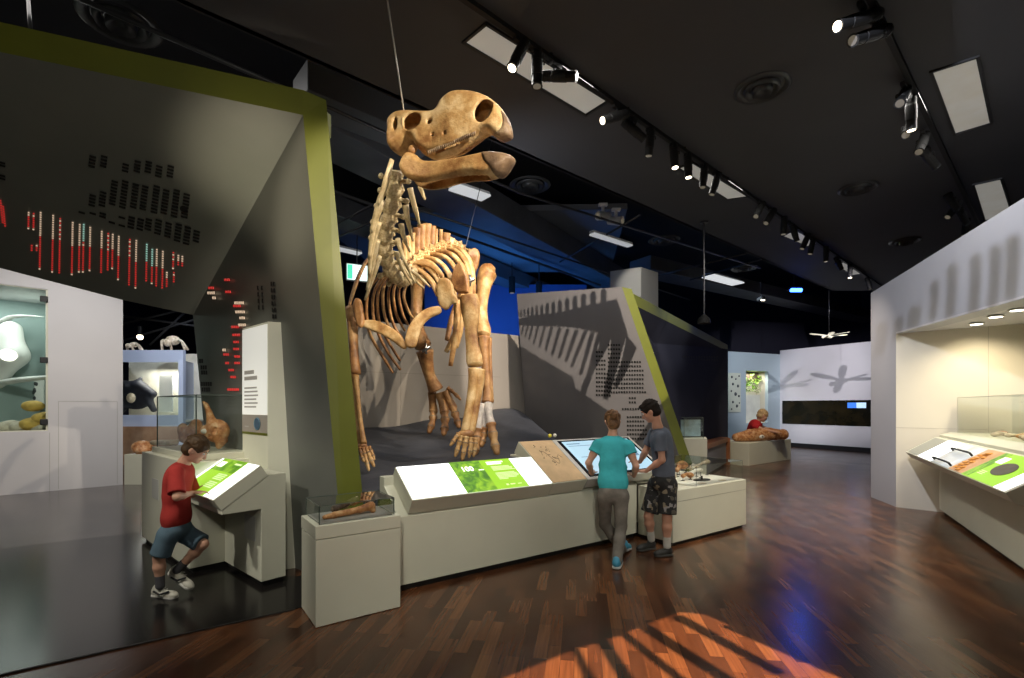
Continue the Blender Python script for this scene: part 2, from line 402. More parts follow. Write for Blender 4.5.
b.box(w48-wd*.012-wn*.03+Z*2.22, (.03, .03, 2.4), (wd, wn, Z))
b.build('window_frame', M['white'], win)
for py in (299, 360, 422):
    z = EYE-(py-HY)/F*8.25
    b = MB(); b.box(w48-wd*.05+wn*.005+Z*z, (.10, .05, .10), (wd, wn, Z)); b.build('window_clamp', M['black'], win, bevel=.012)

# far right white wall with fold at px 780, its window niche pieces
r0 = Vector((.44*17.2, 17.2, 0)); r2 = Vector((11.2, 15.3, 0)); r1 = Vector((9.97, 17.5, 0)); _d = (r1-r2).normalized(); _k = (780-CX)/F; r1 = r2+_d*((_k*r2.y-r2.x)/(_d.x-_k*_d.y)); r3 = r2+(r2-r1)*1.5
b = MB(); n1 = (r2-r1).normalized(); n1 = Vector((n1.y, -n1.x, 0)); n1 = n1 if n1.y < 0 else -n1
wallpiece(b, r1, r3, 0.0, 3.47, .15, n1); struct(b.build('wall_far_right', M['wallwhite']))
# far blue-white wall section with two display niches
r0 = Vector((6.9, 16.6, 0)); rd = (r1-r0).normalized(); rn = Vector((rd.y, -rd.x, 0))
M['bluewhite'] = mat('pale_blue_wall', (.45, .55, .60), .6, var=.03, scale=1)
def onwall(px, base=r0, d_=None):
    d_ = d_ or rd; k = (px-CX)/F     # point on the line base + t*d_ seen at pixel column px
    t = (k*base.y-base.x)/(d_.x-k*d_.y); return base+d_*t
def zat(p, py): return EYE-(py-HY)/F*p.y
def rect_wall(b, px0, px1, z0, z1, off, th, base=None, d_=None, n=None):
    base = base if base is not None else r0; d_ = d_ or rd; n = n or rn
    p, q = onwall(px0, base, d_)+n*off, onwall(px1, base, d_)+n*off
    b.hexa([p+Z*z0, q+Z*z0, q-n*th+Z*z0, p-n*th+Z*z0, p+Z*z1, q+Z*z1, q-n*th+Z*z1, p-n*th+Z*z1])
b = MB(); tz = 3.33
wa, wb_ = zat(onwall(757), 371), zat(onwall(757), 423)
rect_wall(b, 700, 746, 0, tz, 0, .12); rect_wall(b, 768, 780, 0, tz, 0, .12); rect_wall(b, 746, 768, 0, wb_, 0, .12); rect_wall(b, 746, 768, wa, tz, 0, .12)
struct(b.build('wall_far_blue', M['bluewhite']))
t = thing('specimen_poster', 'tall pale poster speckled with dark specimens on the blue wall beside the black panel', 'poster', onwall(734))
b = MB(); rect_wall(b, 728, 740, zat(onwall(734), 412), zat(onwall(734), 373), .03, .025); b.build('poster_board', mat('poster_pale', (.62, .66, .55), .5), t)
for (x, y, s) in ((731, 377, 1.3), (735, 379, 1), (738.2, 376, .9), (732, 384, 1.4), (737, 386, 1.5), (730.5, 391, 1), (734.6, 394, 1.9), (738, 396, 1.2), (732, 402, 1.3), (736, 406, 1.6), (730.8, 409, .9), (738.5, 403, .8)):
    b = MB(); p = onwall(x)+rn*.036; p.z = zat(p, y); b.sphere(p, (.03*s, .02, .035*s), 7, 5); b.build('specimen', mat('specimen_dark', (.07, .08, .08), .6) if 'specimen_dark' not in bpy.data.materials else bpy.data.materials['specimen_dark'], t)
t = thing('plant_display', 'lit wall niche with green leafy plants above a white lower panel', 'display', onwall(757))
z0, z1 = wb_, wa
b = MB(); rect_wall(b, 745.5, 768.5, z0-.05, z1+.05, -.5, .03); b.build('niche_back', mat('niche_cream', (.75, .73, .6), .6), t)
b = MB(); rect_wall(b, 745.2, 746, z0-.05, z1, -.121, .4); rect_wall(b, 768, 768.8, z0-.05, z1, -.121, .4); rect_wall(b, 745.2, 768.8, z0-.06, z0, -.121, .4); rect_wall(b, 745.2, 768.8, z1, z1+.06, -.121, .4); b.build('niche_lining', M['cream'], t)
b = MB(); rect_wall(b, 746.2, 767.8, z0, z0+.55*(z1-z0), -.32, .02); b.build('lower_panel', mat('frosted_panel', (.75, .76, .68), .4, var=.1, scale=3), t)
fb = MB()
for i in range(150):
    px = random.uniform(747, 767.5); py = random.uniform(375, 392); p = onwall(px)-rn*random.uniform(.15, .45); p.z = zat(p, py)
    ax = Vector((random.gauss(0, 1), random.gauss(0, 1), random.gauss(0, 1))).normalized(); o1 = ax.orthogonal().normalized(); s = random.uniform(.05, .11)
    fb.add([p-ax*s, p+o1*s*.4, p+ax*s, p-o1*s*.4+ax.cross(o1)*s*.1], [(0, 1, 2, 3)])
f = fb.build('foliage', mat('leaf_green', (.16, .32, .02), .5, var=.4, scale=8), t, recalc=False)
b = MB(); rect_wall(b, 752, 768, z1-.35, z1-.02, -.4, .05); b.build('dark_header', mat('niche_dark', (.1, .07, .05), .7), t)
# long black aquarium-like screen on the far white wall
t = thing('wide_diorama_screen', 'long dark landscape diorama window set in the far white wall', 'screen', onwall(827, r1, (r2-r1).normalized()))
wdir = (r2-r1).normalized()
p0, p1 = onwall(782.6, r1, wdir), onwall(886, r1, wdir); zz0, zz1 = 1.45-17.4*18/490, 1.45+17.4*5.3/490
b = MB(); b.hexa([p0+n1*.02+Z*zz0, p1+n1*.02+Z*zz0, p1-n1*.05+Z*zz0, p0-n1*.05+Z*zz0, p0+n1*.02+Z*zz1, p1+n1*.02+Z*zz1, p1-n1*.05+Z*zz1, p0-n1*.05+Z*zz1])
b.build('dark_picture', mat('murky_forest_picture', (.003, .004, .002), .2, spec=.3, col2=(.022, .016, .006), scale=2.5), t)
pl, pr = onwall(848, r1, wdir), onwall(857, r1, wdir); pe = onwall(866.5, r1, wdir)
for (u, v, mm) in ((pl, pr, mat('screen_blue', (.05, .2, .8), .4, emit=.5)), (pr, pe, mat('screen_pale', (.5, .7, .9), .4, emit=.55))):
    za, zb = zat((u+v)/2, 408), zat((u+v)/2, 402.6); b = MB(); b.hexa([u+n1*.035+Z*za, v+n1*.035+Z*za, v+n1*.021+Z*za, u+n1*.021+Z*za, u+n1*.035+Z*zb, v+n1*.035+Z*zb, v+n1*.021+Z*zb, u+n1*.021+Z*zb]); b.build('lit_screen', mm, t)
b = MB(); b.hexa([r1+n1*.02, r3+n1*.02, r3, r1, r1+n1*.02+Z*.14, r3+n1*.02+Z*.14, r3+Z*.14, r1+Z*.14]); struct(b.build('baseboard_far', M['kick']))

# ------------------------------------------------------------ right display wall with niche
g0 = Vector((5.72, 7.81, 0)); g1 = Vector((5.51, 7.03, 0)); fd = Vector((-.26, -.966, 0)).normalized(); fn = Vector((fd.y, -fd.x, 0)); fn = fn if fn.x < 0 else -fn
g9 = g1+fd*6.5
b = MB(); zt = 3.25
wallpiece(b, g0, g1, 0, 2.5, .25, fn)
p0, p1 = g0, g9
b.hexa([p0+Z*2.49, p1+Z*2.46, p1-fn*.25+Z*2.46, p0-fn*.25+Z*2.49, p0+Z*3.25, p1+Z*3.66, p1-fn*.25+Z*3.66, p0-fn*.25+Z*3.25])
struct(b.build('wall_right_fascia', M['fascia']))
nd = Vector((.735, -.68, 0)).normalized(); nn = Vector((nd.y, -nd.x, 0)); nn = nn if nn.y < 0 else -nn     # niche back wall direction
h0 = g1-fn*.0; h9 = g1+nd*5.5
b = MB(); wallpiece(b, h0, h9, 0, 2.6, .12, nn); struct(b.build('wall_niche', M['cream']))
b = MB()
p = g1+nd*.95
b.box(p+nn*.001+Z*1.8, (.005, .003, 1.4), (nd, nn, Z)); b.box(g1+nd*.47+nn*.001+Z*1.14, (.95, .003, .005), (nd, nn, Z))
struct(b.build('trim_4', mat('seam_cream', (.42, .38, .3), .6)))
b = MB(); b.prism([g1+Z*2.49, h9+Z*2.47, g9+Z*2.47], Z*.02); nc = struct(b.build('ceiling_niche', M['wallwhite']))
# ------------------------------------------------------------ green-edged portal, left
pt_nb = Vector((-1.338, 3.95, 0)); pt_nt = P(303, 115, 4.0); pt_fb = Vector((-3.2, 5.28, 0)); pt_ft = P(193, 315, 5.3)
bl_in = P(0, 52, 3.29); bl_out = P(0, 22, 3.29)
ext = (bl_in-pt_nt)*.5
def hitp(px, py, a, n):
    d = P(px, py, 1)-Vector((0, 0, EYE)); t = (a-Vector((0, 0, EYE))).dot(n)/d.dot(n); return Vector((0, 0, EYE))+d*t
sn = (P(123, 300, 5.06)-pt_nt).cross(bl_in-P(123, 300, 5.06)).normalized(); sn = sn if sn.z < 0 else -sn
pt_ft = hitp(193, 315, pt_nt, sn)
po = thing('portal_partition', 'graphite folded portal with lime green edge, slots and a canopy over the boy in red', 'partition', pt_nb.copy())
eb = Vector((.82, .58, 0)).normalized()
nt_out = P(326, 100, 4.09); nb_out = pt_nb+eb*.18+Vector((.02, 0, 0)); tl = P(303, 90, 4.0)
nrm = (pt_nt-pt_nb).cross(pt_fb-pt_nb).normalized()
if nrm.y > 0: nrm = -nrm          # faces the camera
bk = -nrm*.16
b = MB(); b.prism([pt_nb, pt_nt, pt_ft, pt_fb], bk); leg = b.build('side_panel', M['panel'], po)
# soffit: two triangles thickened upward
sl_f = hitp(0, 268, pt_nt, sn); sl_e = sl_f+(sl_f-P(123, 300, 5.06))*1.0
b = MB(); up = Vector((0, .02, .14)); r_ = [pt_nt, pt_ft, P(123, 300, 5.06), sl_f, sl_e, bl_in+ext]
b.prism(r_, up); sof = b.build('canopy_panel', M['panel'], po)
b = MB(); s1 = bl_in+ext; s2 = bl_out+ext; bv = Vector((.1, .35, 0))
b.hexa([s1, pt_nt, pt_nt+bv, s1+bv, s2, tl, tl+bv, s2+bv]); b.build('top_edge', M['lime'], po)
b = MB(); bv = Vector((-.12, .22, 0))
b.hexa([pt_nb, nb_out, nb_out+bv, pt_nb+bv, pt_nt, nt_out-Z*.0, nt_out+bv, pt_nt+bv])
b.hexa([pt_nt, nt_out, nt_out+bv, pt_nt+bv, tl, nt_out+Z*.001, nt_out+bv+Z*.001, tl+bv]); b.build('side_edge', M['lime'], po)
# perforation slots: rays from the camera meet the panel where the slots are seen
def hitp(px, py, a, n):
    d = P(px, py, 1)-Vector((0, 0, EYE)); t = (a-Vector((0, 0, EYE))).dot(n)/d.dot(n); return Vector((0, 0, EYE))+d*t
def tri_n(a, b_, c): return (b_-a).cross(c-a).normalized()
sn = tri_n(pt_nt, P(123, 300, 5.06), bl_in); sn = sn if sn.z < 0 else -sn
def slots(name, cells, m, parent, a, n, vec, lift=.012):
    """cells: pixel centres of slots; vec: half-extent pixel vectors (long, short)."""
    b = MB(); (lx, ly), (sx, sy) = vec
    for px, py in cells:
        q = [hitp(px+i*lx+j*sx, py+i*ly+j*sy, a, n)+n*lift for i, j in ((-1, -1), (1, -1), (1, 1), (-1, 1))]
        b.add(q+[p-n*.004 for p in q], [(0, 1, 2, 3), (7, 6, 5, 4), (0, 1, 5, 4), (1, 2, 6, 5), (2, 3, 7, 6), (3, 0, 4, 7)])
    return b.build(name, m, parent)
def col(x, y0, y1, dy=3.3, tilt=-.12): 
    o = []; y = y0
    while y <= y1: o.append((x+(y-y0)*tilt, y)); y += dy
    return o
dark = []
for x, y0, y1 in ((93, 156, 167), (104.5, 156, 167), (126, 164, 173), (138, 161, 172), (149, 161.5, 173), (159.5, 166, 177), (171, 166, 177)): dark += col(x, y0, y1, 3.2)
for i, (x, y0, y1) in enumerate(((115, 181, 206), (125.5, 181, 208), (136, 184, 209), (145.5, 186, 211), (157, 186, 212), (166.5, 190, 214), (177, 190, 216), (187, 194, 217))): dark += col(x, y0, y1, 3.2)
for x, y0, y1 in ((93, 195, 205), (103.5, 192, 205), (93, 213, 215), (103, 213, 218), (82, 212, 213), (112, 222, 223), (122, 217, 218), (122, 225, 226)): dark += col(x, y0, y1, 3.2)
for x, y0, y1 in ((132, 217, 227), (141, 219, 231), (149, 219, 231), (159, 220, 235), (169, 223, 237), (179, 224, 240), (188, 227, 245), (197, 231, 243)): dark += col(x, y0, y1, 3.2)
for y in (162, 165, 175, 178): dark += [(2.5, y)]
slots('perforation_slots', dark, M['slot'], sof, pt_nt, sn, ((3.2, .9), (-.1, .8)))
red, warm, pale = [], [], []
cols = ((29, 212, 229), (34, 213, 230), (41, 212, 270), (53.5, 215, 272), (60.5, 218, 272), (73, 222, 274), (80, 224, 272), (84, 224, 272), (90.5, 227, 271), (102, 231, 273), (108.5, 233, 271), (113, 234, 268), (119, 236, 279), (130, 239, 286), (136.5, 240, 288), (147, 244, 282), (152.5, 249, 283), (157, 249, 285), (163, 251, 288), (173.5, 252, 268), (178.5, 255, 266), (182.5, 256, 266), (32, 245, 250), (37, 245, 250), (167, 272, 286), (174, 272, 282))
for i, (x, y0, y1) in enumerate(cols):
    c = col(x, y0, y1, 2.25, .09*0-.02)
    for j, q in enumerate(c):
        if i in (7, 15, 16) and j < 8: pale.append(q)
        elif j < len(c)*(.42 if i not in (0, 1, 22, 23) else .2): (warm if i % 3 != 1 or j % 2 else red).append(q)
        elif j > len(c)-2 and j % 2: warm.append(q)
        else: red.append(q)
for x, y0, y1 in ((0.8, 200, 222), (3.5, 206, 226)): red += col(x, y0, y1, 2.4, .1)
for nm, cl, mm in (('red_lit_slots', red, M['redslot']), ('warm_lit_slots', warm, M['warmslot']), ('pale_lit_slots', pale, M['paleslot'])):
    slots(nm, cl, mm, sof, pt_nt, sn, ((.85, .22), (-.05, .5)))
c_ = hitp(184, 208.5, pt_nt, sn); b = MB(); b.cyl(c_+sn*.004, c_+sn*.012, .03, n=16); b.build('speaker_hole', M['slot'], sof)
n_leg = nrm
dark, red, warm = [], [], []
for x, y0, y1 in ((259, 288, 312), (263, 288, 312), (272.5, 284, 318), (275, 284, 318)):
    for y in np.arange(y0, y1, 6.5): dark.append((x-(y-y0)*-.05, y))
for (x0, x1, y) in ((201, 204, 361), (202.5, 207, 367.5), (203, 208.5, 372.5), (203, 212, 384), (203.5, 212, 389.5)):
    for x in np.arange(x0, x1, 2.2): dark.append((x, y))
slots('dark_slots', dark, M['slot'], leg, pt_nb, n_leg, ((.05, 2.1), (.75, 0)))
for (x0, x1, y, q) in ((210, 216, 288, 'r'), (226, 232, 280, 'r'), (209, 216, 293, 'w'), (227, 232, 292, 'r'), (214, 217, 298, 'w'), (235, 243, 306, 'r'), (236, 246, 303, 'w'), (237, 247, 312, 'w'), (241, 247, 318, 'w'), (233, 240, 327, 'r'), (240, 247, 325, 'w'), (234, 241, 335, 'r'), (235, 241, 342, 'r'), (235, 241, 349, 'r'), (224, 227, 350, 'w'), (225, 230, 354.5, 'r'), (236, 241, 356.5, 'r'), (227, 231, 363, 'r'), (236, 241, 363, 'r'), (230, 235, 370, 'r'), (232, 238, 377, 'r'), (229, 241, 389.5, 'r')):
    for x in np.arange(x0, x1, 2.0): (red if q == 'r' else warm).append((x, y))
slots('red_slots', red, M['redslot'], leg, pt_nb, n_leg, ((.05, 1.2), (.6, 0)))
slots('warm_slots', warm, M['warmslot'], leg, pt_nb, n_leg, ((.05, 1.3), (.5, 0)))

# ------------------------------------------------------------ dark portal with green prow, right of the skeleton
pn_l = Vector((.08, 8.5, 0)); pr_t = P(622, 287, 7.3); pr_b = Vector((2.64, 7.0, 0)); pl_t = P(516.7, 294, 8.5); pl_b = Vector((.055, 8.5, 0))
pp = thing('prow_partition', 'dark slotted portal with sloping lime green prow behind the two children', 'partition', pr_b.copy())
pnn = tri_n(pl_t, pr_t, pr_b); pnn = pnn if pnn.y < 0 else -pnn; _w = (Z-pnn*pnn.z).normalized(); pl_b = pl_t-_w*(pl_t.z/_w.z)
b = MB(); b.prism([pl_b, pr_b, pr_t, pl_t], -pnn*.12); pf = b.build('front_panel', M['panel2'], pp)
re_t = Vector((5.72, 13.0, 3.07)); re_b = Vector((5.72, 13.0, 0)); sd = (re_t-pr_t); 
g_in = P(632.6, 303, 7.5)
b = MB()
ed = Vector((.17, .05, 0)); bv = Vector((.02, .2, 0))
b.hexa([pr_b, pr_b+ed, pr_b+ed+bv, pr_b+bv, pr_t, pr_t+ed*.9-Z*.02, pr_t+ed*.9+bv-Z*.02, pr_t+bv]); b.build('prow_edge', M['lime'], pp)
b = MB(); dn = Z*.17
e1_, e2_ = pr_t+Vector((.02, .05, 0)), re_t
ofs = Vector((-.3, .2, 0))
b.hexa([e1_-dn, e2_-dn, e2_-dn+ofs, e1_-dn+ofs, e1_, e2_, e2_+ofs, e1_+ofs]); b.build('top_edge', M['lime'], pp)
# interior: sloping soffit from the beam back down to a dark slotted wall
iw0 = Vector((3.0, 8.6, 0)); iw1 = Vector((5.66, 13.0, 0))
so0 = P(652, 344, 9.0); so1 = P(728, 353, 12.9)
b = MB(); b.prism([e1_-dn, e2_-dn, so1, so0], Z*.06+ofs*.1); b.build('soffit_panel', M['navypanel'], pp)
dwx = Vector((-.2, .12, 0))
b = MB(); q0 = P(640, 330, 8.0); q0b = Vector((q0.x+.9, q0.y, 0)); b.prism([q0, so0+Z*.1, Vector((so0.x+.3, so0.y, 0)), q0b], dwx*.4); 
b.prism([so0+Z*.1, so1+Z*.1, Vector((so1.x, so1.y, 0)), Vector((so0.x+.3, so0.y, 0))], dwx*.4)
iw = b.build('inner_wall', M['navypanel'], pp)
wn2 = tri_n(so0, so1, Vector((so1.x, so1.y, 0))); wn2 = wn2 if wn2.x > 0 else -wn2
dk, lit = [], []
for y in np.arange(357, 378, 3.0):
    for x in np.arange(682+(y-357)*.0, 718, 2.6): dk.append((x, y))
for y in np.arange(377, 436, 4.4):
    for x in np.arange(679, 722, 2.6):
        r = random.random()
        if r < .55: dk.append((x, y))
        elif r < .61: lit.append((x, y))
slots('dark_slots', dk, M['slot'], iw, so0, wn2, ((.7, 0), (0, .8)), .03)
slots('lit_slots', lit, mat('slot_blue', (.1, .1, .2), .5, emit=.12, ecol=(.6, .7, 1)), iw, so0, wn2, ((.5, 0), (0, .4)), .03)
# slots of the front panel (sharp rows lower right)
dk = []
for (x0, x1, y0, y1) in ((597, 604, 352, 398), (605, 610, 374, 398), (609, 620, 345, 396), (622, 642, 362, 396), (630, 636, 398, 404), (623, 640, 409, 412), (628, 645, 417, 440)):
    for y in np.arange(y0, y1, 4.3):
        for x in np.arange(x0, x1+max(0, (y-y0)*.12), 2.6): dk.append((x, y))
slots('perforation_slots', dk, M['slot'], pf, pr_b, pnn, ((.85, 0), (.1, .95)), .01)
b = MB(); p_ = P(652, 353, 8.6); b.box(p_, (.05, .05, .02)); b.build('wall_bracket', M['white'], pp)

# ------------------------------------------------------------ back wall behind the skeleton + sloped platform
bw0 = Vector((-3.3, 6.35, 0)); bw1 = Vector((-.156, 8.5, 0)); bwd = (bw1-bw0).normalized(); bwn = Vector((bwd.y, -bwd.x, 0))
b = MB(); wallpiece(b, bw0, bw1+bwd*.75, 0, 2.7, .12, bwn); struct(b.build('wall_skeleton_back', M['greywall']))
b = MB()
for t_ in (.8, 1.95, 3.1):
    b.box(bw0+bwd*t_+bwn*.001+Z*1.9, (.005, .003, 1.55), (bwd, bwn, Z))
b.box(bw0+bwd*1.9+bwn*.001+Z*1.95, (3.7, .003, .005), (bwd, bwn, Z)); struct(b.build('trim_5', mat('seam_dark', (.2, .18, .16), .7)))
PTS = np.array([(-.5, 4.9), (-1.4, 4.9), (-.29, 5.3), (-1.07, 6.6), (-2.2, 7.15), (-1.2, 7.9), (-.15, 8.5), (.9, 5.5), (2.2, 6.6), (-1.3, 4.1), (-2.6, 6.2)])
PZ = np.array([.93, .79, .93, 1.06, 1.15, 1.26, 1.42, .80, .80, .72, .85])
def plat_z(x, y):
    d2 = (PTS[:, 0]-x)**2+(PTS[:, 1]-y)**2; w = 1/(d2+.12)**1.5; return float((w*PZ).sum()/w.sum())
pb = thing('skeleton_platform', 'dark slate sloping platform the dinosaur skeleton stands on', 'platform', Vector((-.8, 6, 0)))
b = MB(); NU, NV = 26, 22
c00, c10, c01, c11 = K(-.22, .415), K(3.2, .415), bw0+Vector((.35, .1, 0)), Vector((.5, 8.25, 0))
def cc(u, v): return c00*(1-u)*(1-v)+c10*u*(1-v)+c01*(1-u)*v+c11*u*v
c10 = K(2.7, .415); c11 = Vector((-.02, 8.45, 0))
c01 = Vector((-2.95, 6.55, 0))
vs = []
for j in range(NV+1):
    for i in range(NU+1):
        p = cc(i/NU, j/NV); vs.append((p.x, p.y, plat_z(p.x, p.y)))
nb_ = len(vs)
fs = [(j*(NU+1)+i, j*(NU+1)+i+1, (j+1)*(NU+1)+i+1, (j+1)*(NU+1)+i) for j in range(NV) for i in range(NU)]
ring = [i for i in range(NU+1)]+[(j+1)*(NU+1)-1 for j in range(1, NV+1)]+[NV*(NU+1)+i for i in range(NU-1, -1, -1)]+[j*(NU+1) for j in range(NV-1, 0, -1)]
for k in ring: vs.append((vs[k][0], vs[k][1], 0.0))
m_ = len(ring)
for k in range(m_): fs.append((ring[k], ring[(k+1) % m_], nb_+(k+1) % m_, nb_+k))
b.add(vs, fs); b.build('deck', M['platform'], pb)

# ------------------------------------------------------------ lightbox graphics
M['litwhite'] = mat('backlit_white', (.8, .8, .8), .4, emit=1.15, ecol=(.96, 1, 1))
def green_mat(name, bias):
    m = mat(name, (.2, .45, .02), .4); nt = m.node_tree; b = nt.nodes['Principled BSDF']; L = nt.links.new
    tc = nt.nodes.new('ShaderNodeTexCoord'); n = nt.nodes.new('ShaderNodeTexNoise'); n.inputs['Scale'].default_value = 9; n.inputs['Detail'].default_value = 5; n.inputs['Distortion'].default_value = 1.2
    L(tc.outputs['Object'], n.inputs['Vector']); r = nt.nodes.new('ShaderNodeValToRGB'); e = r.color_ramp
    e.elements[0].position = .36; e.elements[0].color = (.045, .16, .02, 1); e.elements[1].position = .62; e.elements[1].color = (.42, .72, .035, 1)
    k = e.elements.new(.48); k.color = (.17, .42, .02, 1)
    L(n.outputs['Fac'], r.inputs['Fac']); L(r.outputs['Color'], b.inputs['Emission Color']); b.inputs['Base Color'].default_value = (.05, .12, .01, 1); b.inputs['Emission Strength'].default_value = bias
    return m
M['lightgreen'] = mat('backlit_lime', (.10, .20, .01), .4, emit=.62, ecol=(.42, .80, .03))
M['leafpic'] = green_mat('backlit_leaf_picture', .62)
M['lettering'] = mat('backlit_lettering', (.9, .95, .8), .4, emit=1.0, ecol=(.95, 1, .85))
M['letterdim'] = mat('backlit_small_print', (.3, .4, .2), .4, emit=.75, ecol=(.75, .95, .42))
SA = Vector((0, 0, 0))
def slab_pt(s, q, lift=0.0):
    """q = distance up the slope 0..1 over a -.08 -> .264 (z .72 -> .942)."""
    n = (V*-.537+Z*.843); return K(s, -.08+.344*q, .72+.222*q)+n*lift
def slab_quad(b, s0, s1, q0, q1, l0=.002, l1=.006, f=slab_pt):
    b.hexa([f(s0, q0, l0), f(s1, q0, l0), f(s1, q1, l0), f(s0, q1, l0), f(s0, q0, l1), f(s1, q0, l1), f(s1, q1, l1), f(s0, q1, l1)])

# ------------------------------------------------------------ long white counter
ct = thing('exhibit_counter', 'long low white display counter with sloping top in front of the skeleton', 'counter', K(1.3, .2))
b = MB(); prof = [(.0, .05), (.0, .585), (.30, .79), (.30, .86), (.40, .86), (.40, .05)]
b.prism([K(-.03, a, z) for a, z in prof], U*2.77)
b.prism([K(2.75, a, z) for a, z in [(.0, .59), (.0, .60), (.44, .92), (.60, .92), (.60, .59)]], U*.40)
b.prism([K(1.47, a, z) for a, z in [(.25, .79), (.47, .94), (.62, .94), (.62, .80)]], U*1.25)
b.build('body', M['white'], ct, bevel=.004)
b = MB(); b.kbox(.0, 2.72, .03, .38, 0, .05); b.build('kick_plate', M['kick'], ct)
lb = thing('backlit_graphic_box', 'white sloping lightbox with lime green panel headed 100 on the long counter', 'lightbox', K(.76, .1, .7))
def slab(b, s0, s1, qa, qb, t, f=slab_pt): b.hexa([f(s0, qa, -t), f(s1, qa, -t), f(s1, qb, -t), f(s0, qb, -t), f(s0, qa, 0), f(s1, qa, 0), f(s1, qb, 0), f(s0, qb, 0)])
b = MB(); slab(b, .052, 1.47, 0, 1, .145); b.build('housing', M['white'], lb, bevel=.004)
b = MB(); slab_quad(b, .06, 1.462, .02, .985); b.build('lit_panel', M['litwhite'], lb)
b = MB(); slab_quad(b, .545, 1.19, .01, .99, .006, .008); gp = b.build('green_panel', M['lightgreen'], lb)
b = MB(); slab_quad(b, .545, .85, .01, .99, .008, .0095); b.build('leaf_picture', M['leafpic'], lb)
ex = U; ey = (V*.344+Z*.222).normalized()
text_mesh('100', .085, M['lettering'], 'date_lettering', lb, slab_pt(.62, .66, .0105), ex, ey, bold=.002)
b = MB(); slab_quad(b, .79, .845, .655, .678, .0095, .011)
for k, (s0, s1, q) in enumerate(((.915, 1.10, .90), (.915, 1.07, .84))): slab_quad(b, s0, s1, q-.022, q+.016, .008, .0095)
b.build('heading_lines', M['lettering'], lb)
b = MB()
for q, w in ((.74, .2), (.70, .23), (.66, .22), (.62, .24), (.52, .21), (.48, .23), (.44, .24), (.40, .23), (.36, .2), (.32, .1)): slab_quad(b, .935, .935+w, q-.012, q+.008, .008, .0095)
slab_quad(b, .965, .99, .10, .15, .008, .0095); slab_quad(b, 1.01, 1.06, .11, .14, .008, .0095); slab_quad(b, 1.09, 1.13, .11, .13, .008, .0095)
b.build('text_lines', M['letterdim'], lb)
# sandy relief panel and touch screen on the same slope, deeper
def slab2(s, q, lift=0.0): return slab_pt(s, q*1.628, lift)
M['sand'] = mat('sandy_relief', (.66, .46, .26), .75, var=.12, scale=6, bump=.35, bscale=25)
rp = thing('relief_panel', 'sandy tactile relief panel with faint fossil marks beside the touch screen', 'panel', K(1.7, .2, .8))
b = MB(); slab(b, 1.474, 1.915, 0, 1, .14, slab2); b.build('housing', M['white'], rp, bevel=.004)
b = MB(); slab_quad(b, 1.482, 1.908, .015, .985, .0, .006, slab2); b.build('sand_surface', M['sand'], rp)
b = MB()
for k in range(26):
    s_, q = 1.60+random.random()*.2, .35+.5*random.random(); w = .008+.012*random.random(); b.tube([slab2(s_, q, .006), slab2(s_+random.uniform(-.03, .03), q+random.uniform(-.05, .05), .007)], .0018+.002*random.random(), 5)
pts = [slab2(1.62+i*.028, .62+.13*math.sin(i*1.1)-.02*i, .0065) for i in range(9)]
b.tube(spl(pts, None, 4)[0], .002, 5); b.build('fossil_marks', mat('relief_dark', (.22, .15, .09), .8), rp)
ts = thing('touch_screen', 'large sloping touch screen glowing pale blue in front of the girl and boy', 'touch screen', K(2.5, .2, .8))
b = MB(); slab(b, 1.925, 3.15, 0, 1, .11, slab2); b.build('bezel', mat('silver_bezel', (.55, .54, .5), .35, metal=.2), ts, bevel=.006)
b = MB(); slab_quad(b, 1.975, 3.10, .05, .955, .001, .004, slab2); b.build('black_border', mat('screen_black', (.006, .006, .01), .15), ts)
b = MB(); slab_quad(b, 2.02, 3.06, .10, .92, .004, .006, slab2); b.build('display', mat('screen_glow', (.12, .18, .22), .3, emit=.62, ecol=(.50, .76, .92)), ts)
b = MB()
for s0, s1, q0, q1 in ((2.06, 2.25, .84, .86), (2.06, 2.4, .79, .80), (2.85, 2.98, .44, .5), (2.9, 3.0, .56, .6), (2.1, 2.2, .5, .51)): slab_quad(b, s0, s1, q0, q1, .006, .0075, slab2)
b.build('screen_marks', mat('screen_ink', (.1, .2, .35), .4, emit=.2, ecol=(.2, .35, .5)), ts)
for k, (s_, c_) in enumerate(((1.93, (.7, .6, .05)), (2.0, (.75, .7, .62)))):
    b = MB(); b.sphere(K(s_, .52, 1.125), .022, 12, 8)
    tag(b.build('push_button', mat('button_%s' % 'ab'[k], c_, .4), smooth=True), ('small yellow dome button on the rear edge of the counter', 'small white dome button on the rear edge of the counter')[k], 'button')

# ------------------------------------------------------------ glass show cases
def glass_box(parent, pts4, z0, z1, name='glass_cover', m=None, edges=True, r=.0035):
    """pts4: four base corners (ccw). Four panes + lid as one glass part and a thin dark edge frame."""
    m = m or M['glass']; b = MB(); n = len(pts4); c = sum((Vector(p) for p in pts4), Vector())/n
    for i in range(n):
        p, q = Vector(pts4[i]), Vector(pts4[(i+1) % n]); b.quad(p+Z*z0, q+Z*z0, q+Z*z1, p+Z*z1)
    b.add([Vector(p)+Z*z1 for p in pts4], [list(range(n))]); g = b.build(name, m, parent)
    if edges:
        b = MB()
        for i in range(n):
            p, q = Vector(pts4[i]), Vector(pts4[(i+1) % n]); b.tube([p+Z*z0, p+Z*z1], r, 6); b.tube([p+Z*z1, q+Z*z1], r*.8, 6)
        b.build('glass_edges', M['edge'], g)
    return g
